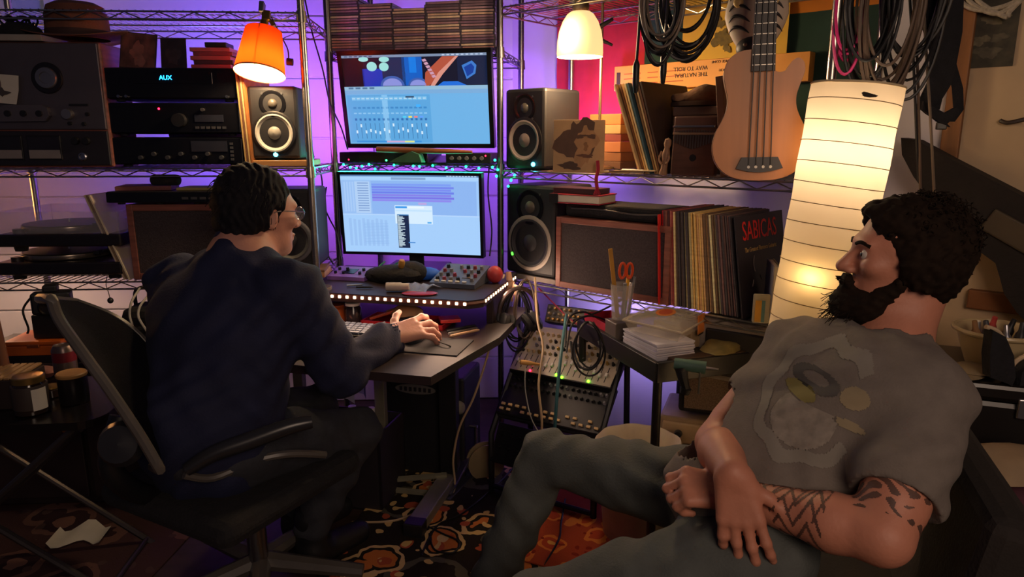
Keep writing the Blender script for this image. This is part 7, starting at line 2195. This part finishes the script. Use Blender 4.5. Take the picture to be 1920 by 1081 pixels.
for k in range(3):
    b_ = thing('bottle', ['clear bottle nearest the desk leg in the crate', 'middle clear bottle in the crate under the desk', 'clear bottle nearest the man in the crate'][k], 'bottle', DK.w(.10 - .075*k - .0, .10, .009) + Vector((.0, .0, 0)))
    G().lathe([(.03, 0), (.033, .004), (.033, .20), (.030, .23), (.013, .29), (.013, .34)], 18).build('bottle_body', mat('bottle_clear', '8a88a0', .1, alpha=.5), b_)
    G().lathe([(.0145, .335), (.0145, .355), (0, .356)], 14).build('cap', white_plastic, b_)
wh = thing('cable_reel', 'beige round cable reel on the floor by the shelf post', 'reel', PZ(910, 905, .0) + Vector((0, 0.05, .07)), .3)
for y in (-.018, .018): G().lathe([(.0, -.003), (.075, -.003), (.075, .003), (0, .003)], 28, TR((0, y, 0)) @ Matrix.Rotation(math.pi/2, 4, 'X')).build('flange', mat('reel_beige', 'a08c68', .5), wh)
G().cyl((0, -.02, 0), (0, .02, 0), .04, n=20).build('core', mat('reel_core', '6a5a44', .6), wh)
for k, (pts, m_, lab) in enumerate((([PZ(985, 850, .012), PZ(940, 900, .014), PZ(870, 960, .014), PZ(820, 985, .014), PZ(790, 1040, .014)], cable_black, 'black cable snaking over the floral rug from the gear stand'),
    ([PZ(800, 985, .014), PZ(830, 1000, .014), PZ(860, 1015, .014), PZ(850, 1035, .014), PZ(815, 1030, .014), PZ(805, 1000, .014)], cable_black, 'black cable loop on the floral rug by the desk foot'),
    ([PZ(1060, 935, .020), PZ(1052, 980, .020), PZ(1048, 1010, .020), PZ(1020, 1060, .014)], cable_black, 'black cable crossing the orange mat'))):
    cable('floor_cable', pts, .0035, m_, lab)

# ---------------------------------------------------------------- clutter at the far right
tk = thing('travel_chest', 'black travel chest behind the seated man at the right', 'chest', (1.27, 1.72, 0), RU.rz + .35)
G().span((-.25, -.16, 0), (.32, .16, .70), ch=.015).build('trunk_body', mat('trunk_black', '15110f', .35), tk)
G().span((-.26, -.17, .70), (.33, .17, .745), ch=.012).build('trunk_lid', mat('trunk_lid', '1a1512', .3), tk)
G().box((.03, -.168, .69), (.06, .012, .05), ch=.003).build('latch', steel, tk)
tub = thing('ceramic_tub', 'cream ceramic tub full of small tools on the black chest', 'tub', P(1868, 655, 1.72), .2)
tub.location.z = .746
G().lathe([(.06, 0), (.065, .004), (.085, .06), (.092, .085), (.104, .092), (.104, .098), (.092, .098), (.084, .088), (.06, .012), (0, .012)], 36, close=False).build('bowl', mat('ceramic_cream', 'b8a47c', .3, vary=.06), tub)
G().tube([(.10*math.cos(a), .10*math.sin(a), .095) for a in [2*math.pi*i/36 for i in range(36)]], .006, 8, closed=True).build('rim', mat('ceramic_cream'), tub)
for k in range(8):
    a = k*.78; r = .045
    loc = tub.location + Vector((r*math.cos(a), r*math.sin(a), .035))
    nm = ['grey glue bottle', 'black tool handle', 'red-capped tube', 'white spool', 'brown cork', 'dark pliers grip', 'silver clamp', 'black marker'][k]
    G().lathe([(.010, 0), (.012, .004), (.012, .05 + .006*(k % 3)), (.007, .06 + .006*(k % 3)), (.006, .082 + .005*(k % 3)), (0, .084 + .005*(k % 3))], 14).build(['glue_bottle', 'tool_handle', 'capped_tube', 'spool', 'cork', 'pliers_grip', 'clamp', 'marker'][k], [mid_grey, black, mat('tube_red', 'a83c38', .4), white_plastic, mat('cork', '8a6440', .8), dark_grey, steel, black][k], loc=loc, rot=(.25*math.sin(a), .25*math.cos(a), 0), label=nm + ' standing in the ceramic tub', cat=nm.split()[-1])
bgr = thing('tote_bag', 'black tote bag with pale piped handles hanging at the right edge', 'bag', P(1885, 705, 1.60), -.5)
def bgl(px, py, Y=1.60): return RZ(.5).to_3x3() @ (P(px, py, Y) - bgr.location)
rows = [[bgl(1846, 612), bgl(1870, 625), bgl(1885, 660), bgl(1888, 700)], [bgl(1840, 660), bgl(1862, 670), bgl(1878, 690), bgl(1884, 710)], [bgl(1842, 700), bgl(1860, 706), bgl(1875, 712), bgl(1882, 716)]]
G().grid(rows, True, thick=.03).build('bag_panel', black_soft, bgr)
rows = [[bgl(1900, 690), bgl(1920, 672), bgl(1960, 660)], [bgl(1895, 720), bgl(1925, 710), bgl(1965, 700)], [bgl(1893, 740), bgl(1925, 742), bgl(1965, 742)]]
G().grid(rows, True, thick=.03).build('bag_panel', black_soft, bgr)
for pts in ([(1848, 612), (1872, 622), (1886, 650), (1890, 695)], [(1892, 698), (1902, 680), (1920, 668), (1950, 660)]):
    G().tube(spline([bgl(x, y, 1.585) for x, y in pts], 6), .0055, 8).build('piping', mat('piping', 'c0a888', .5), bgr)
for k, (x, z, sx_, sy_, an) in enumerate(((1.10, .752, .09, .06, .3), (1.16, .758, .06, .05, .8))):
    G().lathe([(.0, 0), (sx_*.9, .001), (sx_, .006), (sx_*.85, .010), (0, .011)], 26, Matrix.Diagonal((1, .8, 1, 1))).build('pot_lid', mat('lid_pale', '8a7a60', .5), loc=(x, 1.66, z - .006), rz=an, label=['pale round lid lying on the chest behind the man', 'smaller pale lid on top of the round lid'][k], cat='lid')
# shelf of papers and a blanket low on the right
lb = thing('low_bench', 'low dark bench with papers at the right edge', 'bench', (1.20, 1.34, 0), -.3)
G().span((-.22, -.12, .50), (.35, .17, .53), ch=.004).build('bench_top', mat('bench_dark', '3a2e26', .5), lb)
for x, y in ((-.2, -.1), (-.2, .1), (.33, -.1), (.33, .1)): G().cyl((x, y, 0), (x, y, .5), .014).build('leg', black, lb)
for k in range(3):
    G(TR((0, 0, 0))).span((-.10, -.07, 0), (.10, .07, .004)).build('loose_paper', mat('paper_dim', '9a9080', .8), loc=(1.10 + .07*k, 1.34 + .01*k, .532 + .0045*k), rz=.3 - .4*k, label='loose paper sheet on the low bench, %s from the bottom' % ORD[k], cat='paper')
cable('bench_cable', [Vector((1.00, 1.34, .536)), Vector((1.05, 1.29, .54)), Vector((1.12, 1.27, .542)), Vector((1.18, 1.24, .54)), Vector((1.20, 1.20, .45))], .004, cable_black, 'black cable trailing off the low bench')
bl_m = [mat('blanket_red', '7a2430', .9, vary=.2), mat('blanket_yellow', 'b8902c', .9, vary=.2), mat('blanket_plum', '4a2430', .9, vary=.2), mat('blanket_cream', '9a8468', .9)]
for k, (px, py, rx, ry, c, nm) in enumerate(((1868, 905, .15, .05, 0, 'red'), (1845, 935, .10, .035, 1, 'yellow'), (1900, 920, .12, .05, 2, 'plum'), (1880, 870, .12, .04, 3, 'cream'))):
    rock('folded_blanket', 50 + k, (rx, ry + .03, .035), bl_m[c], '%s folded blanket heaped low at the right edge' % nm, 'blanket', P(px, py, 1.50 - .03*k), .2)

# assumed floor lamp, unseen at the left, added to light the near wall
sl_ = thing('assumed_floor_lamp', 'assumed slim floor lamp with a small shade, out of view left of the shelves', 'lamp', (-2.22, 2.72, 0))
G().lathe([(.13, 0), (.13, .012), (.02, .022)], 28).build('base', black, sl_)
G().cyl((0, 0, .02), (0, 0, 1.05), .009).build('pole', black, sl_)
G().lathe([(.12, 1.0), (.075, 1.17)], 32, close=False).build('shade', paper_mat('lamp_cloth', 'd8b890', 'ffd8a0', .5), sl_)
light('POINT', (0, 0, 1.07), (1.0, .66, .42), 20.0, .04, name='assumed_floor_lamp_light', parent=sl_)
# loose cables between the shelf posts
for k, (pts, lab) in enumerate((([P(572, 0, 2.75), P(585, 60, 2.75), P(605, 130, 2.78), P(618, 190, 2.8), P(640, 240, 2.8), P(652, 280, 2.8)], 'thin black cable running between the left shelf posts and upper screen'),
    ([P(592, 300, 2.72), P(604, 340, 2.72), P(603, 420, 2.72), P(612, 470, 2.7), P(625, 495, 2.68)], 'black cable hanging between the shelf posts'),
    ([P(612, 350, 2.76), P(608, 385, 2.76), P(618, 410, 2.76), P(632, 440, 2.74), P(640, 490, 2.7)], 'black cable beside the lower screen\'s left edge'),
    ([P(918, 300, 2.78), P(915, 360, 2.78), P(922, 430, 2.76), P(918, 480, 2.72)], 'black cable beside the lower screen\'s right edge'))):
    cable('hanging_cable', pts, .003, cable_black, lab)
